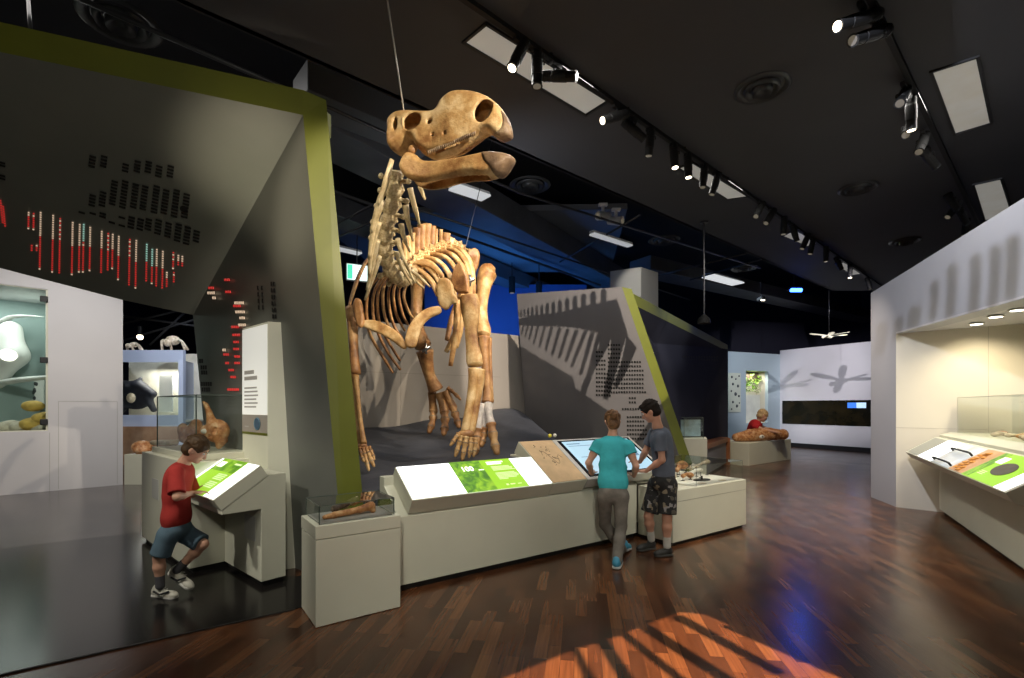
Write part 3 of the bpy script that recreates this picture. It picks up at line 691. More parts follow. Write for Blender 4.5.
# small front pedestal (its own corner points)
pc = [Vector((-1.28, 3.19, 0)), Vector((-.80, 3.53, 0)), Vector((-1.035, 3.86, 0)), Vector((-1.515, 3.52, 0))]
pd_ = thing('front_pedestal_case', 'white box pedestal with low glass case, foremost beside the counter', 'display case', Vector((-1.16, 3.5, 0)))
cen = sum(pc, Vector())/4
def inset(p, k): return p+(cen-p)*k
b = MB(); b.hexa([inset(p, .008)+Z*.003 for p in pc]+[inset(p, .008)+Z*.572 for p in pc]); b.hexa([p+Z*.575 for p in pc]+[p+Z*.665 for p in pc]); b.build('pedestal', M['white'], pd_, bevel=.005)
gi = [inset(pc[0], .1), pc[1]+(cen-pc[1])*.14, inset(pc[2], .1), inset(pc[3], .1)]
b = MB(); b.hexa([p+(cen-p)*.03+Z*.666 for p in gi]+[p+(cen-p)*.03+Z*.672 for p in gi]); b.build('display_floor', mat('case_grey_liner', (.3, .29, .27), .6), pd_)
glass_box(pd_, gi, .668, .79)
# ------------------------------------------------------------ right case at the end of the counter
rc = thing('end_display_case', 'long low white case with glass top at the counter end behind the boy in grey', 'display case', K(3.4, 0))
b = MB(); b.kbox(2.755, 4.15, -.46, -.005, .04, .575); b.kbox(3.17, 4.15, -.006, .45, .04, .575); b.build('body', M['white'], rc, bevel=.004)
b = MB(); b.kbox(2.79, 4.12, -.43, .4, 0, .04); b.build('kick_plate', M['kick'], rc)
b = MB(); b.kbox(2.76, 4.145, -.462, -.459, .455, .459); b.build('panel_joint', mat('joint_grey', (.3, .3, .26), .6), rc)
b = MB(); b.kbox(3.2, 4.13, -.43, .42, .576, .582); b.build('display_floor', mat('case_white_liner', (.8, .76, .68), .6, emit=0), rc)
glass_box(rc, [K(3.2, -.43), K(4.12, -.43), K(4.12, .42), K(3.2, .42)], .58, .80, edges=True, r=.002)

# ------------------------------------------------------------ boy's console (e1 along the low edge, e2 up the slope)
N0 = Vector((-2.296, 3.70, 0)); E1 = Vector((-.753, .658, 0)); E2 = Vector((.658, .753, 0))
def B(e1, e2, z=0): return N0+E1*e1+E2*e2+Z*z
bc = thing('reading_console', 'white console with cantilevered sloping lightbox read by the boy in red', 'console', B(.3, .45))
b = MB(); b.prism([B(-.10, e, z) for e, z in [(.06, .63), (.345, .63), (.345, .05), (.54, .05), (.54, .90), (.36, .90), (.06, .70)]], E1*.79); b.build('body', M['white'], bc, bevel=.004)
b = MB(); b.prism([B(-.07, e, z) for e, z in [(.37, 0), (.53, 0), (.53, .05), (.37, .05)]], E1*.74); b.build('kick_plate', M['kick'], bc)
def bs(e1, q, lift=0.): return B(e1, .34*q, .75+.23*q)+(E2*-.56+Z*.83)*lift
def bslab(b, e0, e1, q0, q1, l0, l1): b.hexa([bs(e0, q0, l0), bs(e1, q0, l0), bs(e1, q1, l0), bs(e0, q1, l0), bs(e0, q0, l1), bs(e1, q0, l1), bs(e1, q1, l1), bs(e0, q1, l1)])
b = MB(); bslab(b, -.105, .70, 0, 1, -.105, 0); b.build('slope_housing', M['white'], bc, bevel=.004)
b = MB(); bslab(b, -.098, .693, .02, .98, .001, .005); b.build('lit_panel', M['litwhite'], bc)
b = MB(); bslab(b, .12, .64, .01, .99, .005, .007); b.build('green_panel', M['lightgreen'], bc)
b = MB(); bslab(b, .13, .635, .64, .98, .007, .0085); b.build('leaf_picture', M['leafpic'], bc)
b = MB()
for e in range(4): bslab(b, .17, .36, .56-.045*e, .585-.045*e, .007, .0085)
for e in range(4): bslab(b, .17, .34, .34-.045*e, .365-.045*e, .007, .0085)
bslab(b, .16, .3, .86, .91, .0086, .0095); b.build('text_lines', M['letterdim'], bc)
b = MB()
for e, w in ((.60, .012), (.575, .04), (.52, .04)): bslab(b, e-w, e, .74, .90, .0085, .0095)
b.build('date_marks', M['lettering'], bc)
b = MB(); b.box(B(.12, .344, .45), (.22, .004, .2), (E1, E2, Z)); b.build('service_hatch', mat('hatch_white', (.50, .50, .47), .5), bc, bevel=.002)
# cabinet with tall glass case next to it
cb = thing('left_glass_case', 'white cabinet with tall glass case holding a bird-like brown fossil', 'display case', B(1.5, .5))
b = MB(); b.prism([B(.69, .07, .05), B(2.29, .07, .05), B(2.29, .95, .05), B(.69, .95, .05)], Z*.91)
b.prism([B(.80, .14, .961), B(2.2, .14, .961), B(2.2, .9, .961), B(.80, .9, .961)], Z*.055); b.build('body', M['white'], cb, bevel=.004)
b = MB(); b.prism([B(.70, .1, 0), B(2.26, .1, 0), B(2.26, .9, 0), B(.70, .9, 0)], Z*.05); b.build('kick_plate', M['kick'], cb)
b = MB(); b.box(B(1.75, .068, .62), (.24, .004, .2), (E1, E2, Z)); b.build('service_hatch', bpy.data.materials['hatch_white'], cb, bevel=.002)
glass_box(cb, [B(.86, .17), B(2.12, .17), B(2.12, .62), B(.86, .62)], 1.017, 1.55, r=.006)
# information pillar
Q0 = B(.17, .56); 
ip = thing('information_pillar', 'tall white wedge pillar with text panel and oval blue emblem', 'sign', Q0+Vector((0, 0, 0)))
w_ = .56
b = MB(); base = [B(.27, .55), B(.84, .55), B(.84, .86), B(.27, .86)]; 
sd_ = Vector((.92, .39, 0))
base = [B(.27, .55), B(.84, .55), B(.84, .55)+sd_*.27, B(.27, .55)+sd_*.27]; top = [B(.27, .55, 2.19), B(.84, .55, 2.19), B(.84, .55, 2.19)+sd_*.12, B(.27, .55, 2.19)+sd_*.12]
b.hexa([p+Z*0 for p in base]+top); b.build('pillar', M['white'], ip, bevel=.003)
def ipq(b, e0, e1, z0, z1, l0, l1): b.hexa([B(e0, .55-l0, z0), B(e1, .55-l0, z0), B(e1, .55-l1, z0), B(e0, .55-l1, z0), B(e0, .55-l0, z1), B(e1, .55-l0, z1), B(e1, .55-l1, z1), B(e0, .55-l1, z1)])
b = MB(); ipq(b, .28, .83, 1.37, 2.17, .0, .006); b.build('text_panel', mat('lit_white_panel', (.74, .74, .70), .4, emit=.35), ip)
b = MB(); ipq(b, .28, .83, 1.21, 1.37, .0, .006); gb = b.build('grey_band', mat('warm_grey_band', (.30, .27, .24), .5), ip)
b = MB(); ipq(b, .28, .83, 1.19, 1.21, .0, .006); b.build('green_stripe', M['lime'], ip)
b = MB()
for z, w in ((1.745, .22), (1.69, .29)): ipq(b, .775-w, .775, z, z+.035, .006, .0075)
b.build('heading_lines', mat('print_grey', (.42, .40, .38), .5), ip)
b = MB()
for k, w in enumerate((.28, .30, .31, .27, .3, .27)): ipq(b, .775-w, .775, 1.61-k*.035, 1.625-k*.035, .006, .0075)
ipq(b, .68, .77, 1.255, 1.265, .006, .0075)
b.build('text_lines', bpy.data.materials['print_grey'], ip)
b = MB(); c_ = B(.475, .542, 1.29); b.tube([c_-E2*.001, c_-E2*.004], .068, 24, asp=.85, up=Z); b.build('oval_emblem', mat('emblem_blue', (.05, .10, .16), .5), ip)
b = MB()
for k in range(24):
    w0, w1 = 2*math.pi*k/24, 2*math.pi*(k+1)/24
    b.tube([c_-E2*.005+E1*.062*math.cos(w0)+Z*.052*math.sin(w0), c_-E2*.005+E1*.062*math.cos(w1)+Z*.052*math.sin(w1)], .003, 4)
b.build('emblem_ring', mat('emblem_teal', (.12, .25, .33), .5), ip)

# ------------------------------------------------------------ right console in front of the niche
G2 = Vector((5.81, 6.66, 0)); W3 = Vector((-.5, -.866, 0)).normalized(); N3 = Vector((-.866, .5, 0))
def R(t, o, z=0): return G2+W3*t+N3*o+Z*z
rk = thing('niche_console', 'pale plinth with ledge running along the lit cream niche at right', 'console', R(2, -.3))
b = MB(); b.prism([R(.0, o, z) for o, z in [(0, .05), (0, .60), (-.0, 1.06), (-.12, 1.10), (-1.0, 1.10), (-1.0, .05)]], W3*4.6); b.build('body', M['white'], rk, bevel=.004)
b = MB(); b.prism([R(.02, o, z) for o, z in [(-.05, 0), (-.05, .05), (-.9, .05), (-.9, 0)]], W3*4.5); b.build('kick_plate', M['kick'], rk)
glass_box(rk, [R(.14, -.16), R(3.3, -.16), R(3.3, -.92), R(.75, -.92)], 1.10, 1.56, edges=False)
b = MB(); b.tube([R(.12, -.16, 1.10), R(.12, -.16, 1.56)], .004, 6); b.tube([R(.12, -.16, 1.56), R(3.3, -.16, 1.56)], .003, 6); b.build('glass_edges', mat('glass_edge_pale', (.5, .48, .38), .3), rk)
def rs(t, q, lift=0.): return R(t, .37-.32*q, .815+.215*q)+(N3*.56+Z*.83)*lift
def rslab(b, t0, t1, q0, q1, l0, l1): b.hexa([rs(t0, q0, l0), rs(t1, q0, l0), rs(t1, q1, l0), rs(t0, q1, l0), rs(t0, q0, l1), rs(t1, q0, l1), rs(t1, q1, l1), rs(t0, q1, l1)])
rl = thing('niche_lightbox', 'long sloping graphic box with photo, tan and lime panels along the right console', 'lightbox', R(1.9, .2, .7))
b = MB(); b.prism([rs(.05, 0), rs(.05, 1), R(.05, .002, 1.03), R(.05, .002, .60), rs(.05, 0, -.085)], W3*3.72); b.build('housing', M['white'], rl, bevel=.004)
b = MB(); rslab(b, .12, .77, .05, .95, .001, .005); b.build('grey_panel', mat('graphic_grey', (.30, .31, .27), .4, emit=.1), rl)
b = MB(); rslab(b, .77, 1.45, .03, .97, .001, .005); b.build('lit_panel', M['litwhite'], rl); b = MB(); rslab(b, 3.5, 3.72, .02, .98, .001, .005); b.build('near_lit_panel', M['litwhite'], rl)
b = MB(); rslab(b, 1.45, 2.2, .03, .97, .001, .005); b.build('landscape_photo', mat('photo_landscape', (.55, .62, .68), .4, emit=.3, col2=(.35, .33, .25), scale=4), rl)
b = MB(); rslab(b, 2.2, 2.65, .03, .97, .001, .005); b.build('tan_panel', mat('graphic_tan', (.52, .30, .14), .4, emit=.25, var=.15, scale=5), rl)
b = MB()
for k in range(14):
    t_ = 2.32+.16*random.random(); q = .12+.055*k; p = rs(t_, q, .006); b.sphere(p, (.035+.02*random.random(), .03, .012), 8, 6)
b.build('tactile_fossil', mat('tactile_orange', (.62, .30, .07), .6, var=.3, scale=20), rl, smooth=True)
b = MB(); rslab(b, 2.65, 3.5, .02, .98, .001, .005); b.build('green_panel', M['lightgreen'], rl)
b = MB(); rslab(b, 2.66, 2.82, .04, .97, .005, .0065); b.build('leaf_picture', M['leafpic'], rl)
b = MB(); c_ = rs(3.17, .50, .007); b.tube([c_, c_+(N3*.56+Z*.83)*.003], .085, 28, asp=2.2, up=W3); b.build('dark_oval', mat('oval_brown', (.10, .09, .07), .5, var=.2, scale=20), rl)
b = MB()
for t_, w in ((2.80, .02), (2.835, .05), (2.90, .05)): rslab(b, t_, t_+w, .62, .84, .0065, .0075)
b.build('date_marks', M['lettering'], rl)
b = MB()
for k in range(3): rslab(b, 2.86, 3.0, .30-.05*k, .32-.05*k, .005, .0065)
b.build('text_lines', M['letterdim'], rl)
for q in (.12, .62):
    b = MB(); ps = [rs(1.5, q, .006), rs(1.5, q, .04), rs(1.55, q, .045), rs(2.12, q, .045), rs(2.17, q, .04), rs(2.17, q, .006)]; b.tube(ps, .010, 8); b.build('handle_bar', M['black'], rl)

# ------------------------------------------------------------ far plinth with fossil log
fp = thing('far_plinth', 'low white angular plinth carrying the long orange fossil by the far wall', 'plinth', Vector((6.2, 12.6, 0)))
c0, cr, cl = Vector((5.73, 11.84, 0)), Vector((7.57, 13.3, 0)), Vector((5.25, 12.5, 0))
b = MB(); b.prism([c0, cr, cr+Vector((-.6, .75, 0)), cl], Z*.55); b.build('block', M['white'], fp, bevel=.006)
# small far table with framed landscape, and the timber edged bench beyond it
sm = thing('small_far_table', 'white block table with glass-fronted landscape model beside the green prow', 'display case', P(689, 470, 8.6))
b = MB(); a_ = P(683.5, 470, 8.7); b.prism([Vector((a_.x, 8.7, 0)), Vector((a_.x+.42, 8.7, 0)), Vector((a_.x+.6, 9.2, 0)), Vector((a_.x+.1, 9.2, 0))], Z*.87); b.build('block', M['white'], sm, bevel=.005)
glass_box(sm, [Vector((a_.x+.02, 8.72, 0)), Vector((a_.x+.36, 8.72, 0)), Vector((a_.x+.5, 9.1, 0)), Vector((a_.x+.1, 9.1, 0))], .871, 1.24, r=.004)
b = MB(); b.prism([Vector((a_.x+.04, 8.95, .9)), Vector((a_.x+.40, 8.95, .9)), Vector((a_.x+.40, 8.95, 1.2)), Vector((a_.x+.04, 8.95, 1.2))], Vector((0, .03, 0))); b.build('landscape_picture', mat('landscape_picture', (.10, .13, .09), .5, col2=(.4, .55, .68), scale=3, emit=.08), sm)
bn = thing('timber_edged_bench', 'low grey bench with reddish timber frame under the dark slotted wall', 'bench', P(711, 462, 11.3))
w0, w1 = Vector((so0.x+.95, so0.y+.3, 0)), Vector((so1.x-.42, so1.y-.85, 0)); wdv = (w1-w0).normalized(); wnv = Vector((wdv.y, -wdv.x, 0))
b = MB(); wallpiece(b, w0, w1, 0.05, .58, .28, wnv); b.build('bench_panel', mat('bench_grey', (.2, .2, .21), .5), bn)
b = MB(); b.box((w0+w1)/2+Z*.63-wnv*.13, ((w1-w0).length+.06, .36, .1), (wdv, wnv, Z)); b.box(w1+Z*.33-wnv*.1+wdv*.05, (.1, .36, .66), (wdv, wnv, Z)); b.build('timber_frame', mat('red_timber', (.26, .10, .04), .4, var=.2, scale=8), bn, bevel=.004)

for k, (px, py) in enumerate(((976.6, 323.4), (995.8, 316), (1017.6, 309.3))):
    d = F*(2.475-EYE)/(HY-py); c_ = P(px, py, d); t = thing('recessed_downlight', 'round recessed downlight glowing in the niche ceiling, %s from the far end' % ('first', 'second', 'third')[k], 'ceiling light', c_, 'downlights in the niche ceiling')
    b = MB(); b.tube([c_-Z*.012, c_-Z*.002], .075, 20); b.build('trim_ring', M['white'], t); b = MB(); b.tube([c_-Z*.016, c_-Z*.012], .058, 20); b.build('lens', mat('downlight_glow_%d' % k, (1, .9, .75), .4, emit=4, ecol=(1, .93, .8)), t)

for ob in [c for c in rk.children if c.name.split('.')[0] in ('body', 'kick_plate')]:
    bm = bmesh.new(); bm.from_mesh(ob.data); r_ = bmesh.ops.bisect_plane(bm, geom=bm.verts[:]+bm.edges[:]+bm.faces[:], plane_co=g1+nn*.004-origin(ob), plane_no=nn, clear_inner=True)
    bmesh.ops.holes_fill(bm, edges=[e for e in bm.edges if e.is_boundary]); bmesh.ops.recalc_face_normals(bm, faces=bm.faces); bm.to_mesh(ob.data); bm.free()
# ------------------------------------------------------------ ceiling fittings
M['lampbody'] = mat('lamp_black', (.012, .012, .012), .62, spec=.25)
M['lampwhite'] = mat('lamp_white', (.6, .6, .6), .4)
M['lens'] = mat('lamp_lens_lit', (1, .9, .7), .3, emit=5, ecol=(1, .86, .62))
M['lensoff'] = mat('lamp_lens_dim', (.08, .075, .07), .2, emit=.08, ecol=(1, .86, .62))
M['panellight'] = mat('troffer_panel', (.55, .55, .50), .5, emit=.12, ecol=(1, .98, .9), var=.05, scale=3)
M['paneldirty'] = mat('troffer_panel_aged', (.5, .49, .45), .5, emit=.13, ecol=(1, .97, .88), col2=(.42, .36, .24), scale=2)
M['blueglow'] = mat('blue_lamp_glow', (.05, .2, 1), .4, emit=12, ecol=(.03, .14, 1))
def track(px0, py0, px1, py1, label, z=4.6, nm='lighting_track'):
    p, q = C(px0, py0, z), C(px1, py1, z); dv = (q-p).normalized(); b = MB(); b.box((p+q)/2, ((q-p).length, .045, .04), (dv, dv.cross(Z)*-1, Z))
    o = b.build(nm, M['lampbody']); tag(o, label, 'lighting track')
    b = MB(); k = 0
    n = int((q-p).length/1.2)
    for i in range(n+1): b.cyl(p+dv*(i*1.2)+Z*.02, p+dv*(i*1.2)+Z*.06, .012, n=8)
    b.build('hanger', M['lampbody'], o); return p, dv
def spotlight(px, py, dirpx, label, group, lit=False, L=.34, r=.05, z=4.6, white=False, trackline=None, drop=.10):
    """cylinder lamp: hung under the track at the pixel column, body axis pointing along dirpx = (dx, dy, depth change)."""
    base = C(px, py, z); mb_ = M['lampwhite'] if white else M['lampbody']
    t = thing('track_spotlight', label, 'spotlight', base-Z*.02, group)
    ax = Vector(dirpx).normalized(); piv = base-Z*(drop+.03)
    b = MB(); b.box(base-Z*.035, (.12, .04, .035), (T, TN, Z)); b.build('adapter', mb_, t)
    sx = ax.cross(Z).normalized() if abs(ax.z) < .98 else Vector((1, 0, 0))
    b = MB(); b.cyl(base-Z*.04, piv+Z*.03, .012, n=8); b.tube([piv+Z*.03+sx*.0, piv+Z*.03+sx*(r+.012), piv+sx*(r+.012)], .009, 6); b.build('bracket', mb_, t)
    b = MB(); b.tube([piv-ax*L*.42, piv-ax*L*.40, piv-ax*L*.1, piv-ax*L*.08, piv+ax*L*.3, piv+ax*L*.31, piv+ax*L*.56, piv+ax*L*.58], [r*.5, r*.92, r*.92, r, r, r*.9, r*.9, r*1.0], 16)
    for k in range(4): q = piv-ax*L*(.34-.05*k); b.tube([q, q+ax*.006], r*1.0, 14)
    body = b.build('lamp_body', mb_, t)
    b = MB(); q = piv+ax*L*.575; b.tube([q, q+ax*.006], r*.72, 14); b.build('lens', M['lens'] if lit else M['lensoff'], body)
    return piv+ax*(L*.62)
ORD = ['first', 'second', 'third', 'fourth', 'fifth', 'sixth', 'seventh', 'eighth', 'ninth', 'tenth', 'eleventh', 'twelfth', 'thirteenth', 'fourteenth', 'fifteenth', 'sixteenth', 'seventeenth', 'eighteenth', 'nineteenth', 'twentieth']
track(440, -18, 892, 294, 'long black lighting track running from above the skull to the far wall')
D = (0, 0, -1)
LA = [(520, 37, (-.35, -.3, -.9), True), (537, 50, (.0, -.05, -1), False), (556, 62, (.9, -.35, -.25), False), (617, 104, (-.8, -.35, -.42), True), (632, 117, (.75, .3, -.4), False), (650, 128, (-.05, .15, -1), False),
      (674, 143, (.05, -.1, -1), True), (688, 153, (.05, 0, -1), True), (704, 164, (-.1, 0, -1), False), (716, 172, (-.3, .1, -1), False), (760, 200, (-.5, -.3, -.8), False), (771, 207, (-.55, -.2, -.8), False),
      (784, 216, (-.05, 0, -1), False), (794, 224, (.35, .1, -.9), False), (806, 233, (-.4, 0, -.9), False), (812, 238, (-.2, 0, -.9), False), (826, 246, (0, 0, -1), False), (838, 256, (.5, .1, -.8), False), (850, 264, (0, 0, -1), True), (868, 277, (.3, 0, -1), False)]
look = {0: 'lit', 3: 'brightly lit', 6: 'lit', 7: 'lit', 18: 'lit'}
for i, (x, y, d, on) in enumerate(LA):
    spotlight(x, y, d, 'black cylinder spotlight%s, %s along the long central track from the skull end' % (' with glowing lens' if on else '', ORD[i]), 'spotlights on the long central track', on, L=.30 if i > 3 else .34)
track(858, -28, 992, 252, 'black lighting track over the right hand display wall')
LB = [(862, 2, (-.9, -.25, -.42), True, .46), (874, 18, (-.85, -.3, -.42), False, .46), (904, 82, (-.6, -.5, -.7), False, .36), (911, 96, (.1, .1, -1), True, .36), (909, 116, (-.6, -.5, -.7), False, .32), (923, 130, (-.5, -.3, -.8), False, .32), (928, 146, (.8, .3, -.5), False, .32),
      (951, 192, (.7, .2, -.6), False, .3), (955, 200, (-.6, 0, -.7), False, .3), (962, 207, (.6, .2, -.7), False, .3), (966, 218, (-.2, 0, -1), False, .3)]
for i, (x, y, d, on, L) in enumerate(LB):
    spotlight(x, y, d, 'black spotlight%s, %s along the right track from the camera end' % (' with lit lens' if on else '', ORD[i]), 'spotlights on the right track', on, L=L)
def troffer(pxs, label, m):
    pts = [C(x, y, CZ-.004) for x, y in pxs]; c = sum(pts, Vector())/4
    t = thing('ceiling_light_panel', label, 'ceiling light', c, 'flush light panels in the slab ceiling')
    b = MB(); b.add([p for p in pts]+[p+Z*.02 for p in pts], [(0, 1, 2, 3), (0, 1, 5, 4), (1, 2, 6, 5), (2, 3, 7, 6), (3, 0, 4, 7)]); b.build('diffuser', m, t)
    b = MB()
    for i in range(4):
        p, q = pts[i], pts[(i+1) % 4]; p = c+(p-c)*1.03; q = c+(q-c)*1.03; dv = (q-p).normalized(); b.box((p+q)/2-Z*.004, ((q-p).length+.02, .025, .02), (dv, dv.cross(Z), Z))
    b.build('frame', M['black'], t)
troffer([(488, 25), (466, 43), (585, 114), (607, 100)], 'long white ceiling panel above the skull beside the central track', M['panellight'])
troffer([(932, 72.5), (977.4, 57.8), (990.8, 122.6), (954.8, 133.4)], 'stained pale ceiling panel nearest the right display wall', M['paneldirty'])
troffer([(974, 185), (1001, 179), (1012, 214), (985, 220)], 'pale ceiling panel with yellow stain at the top of the right wall', M['paneldirty'])
troffer([(679, 168), (694, 163), (748, 196), (727, 199)], 'small white ceiling panel behind the middle lamps of the central track', M['panellight'])
troffer([(783, 236), (795, 230), (822, 242), (807, 246)], 'small white ceiling panel toward the far end of the central track', M['panellight'])
troffer([(835, 264), (848, 261), (865, 273), (852, 275)], 'farthest small white ceiling panel by the track end', M['panellight'])
def diffuser(px, py, label, z=CZ, r=.26, m=None):
    c = C(px, py, z); t = thing('round_air_diffuser', label, 'air vent', c, 'round ceiling diffusers'); m = m or M['lampbody']
    for nm, r0, r1, zz in (('outer_ring', r, r*.72, -.03), ('middle_ring', r*.66, r*.44, -.05), ('inner_cone', r*.38, r*.06, -.07)):
        b = MB(); n = 28; vs = []; fs = []
        for k in range(n):
            w = 2*math.pi*k/n; e = Vector((math.cos(w), math.sin(w), 0)); vs += [c+e*r0-Z*.004, c+e*(r0*.9)+Z*zz, c+e*r1+Z*.012]
        for k in range(n):
            a, d = 3*k, 3*((k+1) % n); fs += [(a, d, d+1, a+1), (a+1, d+1, d+2, a+2)]
        b.add(vs, fs); b.build(nm, m, t, smooth=True)
M['vent'] = mat('vent_grey', (.045, .05, .055), .4, metal=.3)
diffuser(762, 88, 'large round ceiling vent between the two lighting tracks', m=M['vent'])
diffuser(858, 188, 'round ceiling vent farther down the slab between the tracks', m=M['vent'])
diffuser(905, 241, 'farthest small round ceiling vent near the right wall', m=M['vent'])
diffuser(121, 22, 'large round vent in the dark ceiling above the green portal', z=5.0, r=.33, m=M['vent'])
diffuser(530, 185, 'round vent in the dark ceiling beyond the skull jaw', z=5.0, r=.33, m=M['vent'])
diffuser(664, 240, 'round vent in the open ceiling near the white projectors', z=5.0, r=.33, m=M['vent'])
diffuser(744, 268, 'far round vent in the open ceiling beside a lit batten', z=5.0, r=.33, m=M['vent'])
# open ceiling services: beams, ducts and pipes running along the slab
def beam(px0, py0, px1, py1, z, w, h, name, label, m, cat):
    p, q = C(px0, py0, z), C(px1, py1, z); dv = (q-p).normalized(); sdv = Vector((dv.y, -dv.x, 0)).normalized(); b = MB(); b.box((p+q)/2+Z*h/2, ((q-p).length, w, h), (dv, sdv, Z))
    o = b.build(name, m, bevel=.01); tag(o, label, cat); return o
beam(300, 130, 620, 292, 5.0, .8, .5, 'air_duct', 'wide grey air duct running beyond the skeleton neck', M['duct'], 'duct')
beam(318, 215, 600, 318, 5.1, .6, .4, 'air_duct', 'lower grey duct nearer the blue lit ceiling', M['duct'], 'duct')
beam(300, 100, 430, 152, 4.95, .5, .35, 'ribbed_duct', 'ribbed grey duct just beside the skull and green edge', mat('duct_pale', (.13, .14, .15), .4, metal=.3), 'duct')
beam(640, 272, 870, 322, 4.9, .7, .35, 'air_duct', 'far grey duct behind the white column top', M['duct'], 'duct')
beam(430, 250, 540, 232, 5.68, .5, .3, 'air_duct', 'cross duct in the blue lit void above the hips', M['duct'], 'duct')
def rod(pts, r, name, label, m, cat, group=None): 
    b = MB(); b.tube(pts, r, 8); o = b.build(name, m, smooth=True); tag(o, label, cat, group); return o
rod([C(60, -10, 4.8), C(330, 108, 4.8), C(520, 193, 4.8), C(760, 268, 4.8)], .022, 'ceiling_pipe', 'long thin pipe along the edge of the slab ceiling', M['pipe'], 'pipe')
rod([C(330, 190, 4.9), C(600, 285, 4.9)], .03, 'ceiling_pipe', 'pipe behind the neck running to the blue lit area', M['pipe'], 'pipe')
rod([C(420, 210, 4.7), C(690, 300, 4.7)], .02, 'ceiling_pipe', 'lower pipe passing over the hips toward the white column', M['pipe'], 'pipe')
rod([C(560, 262, 4.8), C(640, 215, 4.8)], .02, 'ceiling_pipe', 'cross pipe linking to the white projectors', M['pipe'], 'pipe')
rod([C(690, 280, 4.8), C(800, 248, 4.8)], .02, 'ceiling_pipe', 'cross pipe beyond the pendant rod', M['pipe'], 'pipe')
rod([C(620, 285, 4.75), C(760, 250, 4.75)], .018, 'ceiling_pipe', 'thin cross pipe above the dark portal top', M['pipe'], 'pipe')
rod([C(330, 240, 4.7), C(372, 222, 4.7)], .02, 'ceiling_pipe', 'short cross pipe between green edge and neck', M['pipe'], 'pipe')
rod([C(330, 228, 4.75), C(372, 205, 4.75)], .02, 'ceiling_pipe', 'short upper cross pipe between green edge and neck', M['pipe'], 'pipe')
rod([C(28, -4, 4.9), C(31, 40, 4.0)], .012, 'conduit_drop', 'thin vertical conduit above the far left of the green edge', M['pipe'], 'pipe')
# blue-lit back wall of the void and blue flood lamps
b = MB(); b.box((-.2, 15.2, 2.6), (5.0, .15, 5.2)); struct(b.build('wall_blue', M['blue']))
b = MB(); b.prism([Vector((-4.4, 10.5, 5.55)), Vector((2.4, 10.2, 5.55)), Vector((3.0, 15.0, 5.55)), Vector((-4.0, 15.0, 5.55))], Z*.12); struct(b.build('ceiling_blue_soffit', mat('soffit_grey', (.14, .15, .17), .7)))
# white column
wc = P(641, 300, 11.0)
b = MB(); b.prism([Vector((wc.x-.62, 11.35, 0)), Vector((wc.x, 11.0, 0)), Vector((wc.x+.52, 11.45, 0)), Vector((wc.x-.1, 11.8, 0))], Z*4.57); struct(b.build('column_white', mat('column_white', (.5, .5, .5), .6)))
# pendant rod with lamp
p0 = C(704, 222, CZ); p1 = Vector((p0.x, p0.y, EYE-(316-HY)/F*p0.y))
t = thing('pendant_lamp', 'thin pendant rod with small dark lamp hanging over the dark portal', 'lamp', p1)
b = MB(); b.cyl(p0, p1, .014, n=8); b.build('rod', M['pipe'], t); b = MB(); b.cyl(p0-Z*.02, p0, .07, n=16); b.build('ceiling_rose', M['pipe'], t)
b = MB(); b.tube([p1+Z*.02, p1-Z*.05, p1-Z*.13], [.03, .1, .11], 16); b.build('shade', M['lampbody'], t)
# white projectors
def at(px, py, d): return P(px, py, d)
for i, (px, py, dr, lb_) in enumerate(((603, 216, (-.8, -.5, -.15), 'white twin projector head on the left'), (616, 221, (.75, -.55, -.25), 'white twin projector head on the right'))):
    q = at(px, py, 9.2); t = thing('white_projector', lb_+' above the fluorescent batten', 'spotlight', q); a = Vector(dr).normalized()
    b = MB(); b.tube([q-a*.16, q-a*.155, q+a*.13, q+a*.135], [.05, .075, .085, .07], 14); bd = b.build('lamp_body', M['lampwhite'], t); b = MB(); b.tube([q+a*.136, q+a*.14], .055, 14); b.build('lens', M['lensoff'], bd)
    b = MB(); b.cyl(q+Z*.08, q+Z*.20, .03, n=10); b.box(q+Z*.21, (.16, .08, .05)); b.build('bracket', M['lampwhite'], t)
def batten(px0, py0, px1, py1, z, w, label, e, eo=.06):
    p, q = C(px0, py0, z), C(px1, py1, z); dv = (q-p).normalized(); sdv = dv.cross(Z); t = thing('fluorescent_batten', label, 'ceiling light', (p+q)/2, 'white battens in the open ceiling')
    b = MB(); b.box((p+q)/2, ((q-p).length, w, .03), (dv, sdv, Z)); b.build('diffuser', mat('batten_glow_%d' % px0, (.6, .6, .58), .5, emit=e, ecol=(.95, .98, 1)), t)
    b = MB(); b.box((p+q)/2+Z*.04, ((q-p).length*1.02, w*.8, .05), (dv, sdv, Z)); b.build('housing', M['lampwhite'], t)
batten(592, 234, 630, 246, 4.75, .14, 'white batten light under the white projectors', .25)
batten(453, 187, 486, 198, 4.85, .26, 'white batten light just under the jaw of the skull', .35)
batten(708, 276, 738, 284, 4.8, .36, 'white batten light beyond the pendant rod', .5)
batten(334, 248, 360, 254, 4.9, .2, 'white batten light between the green edge and the neck', .35)
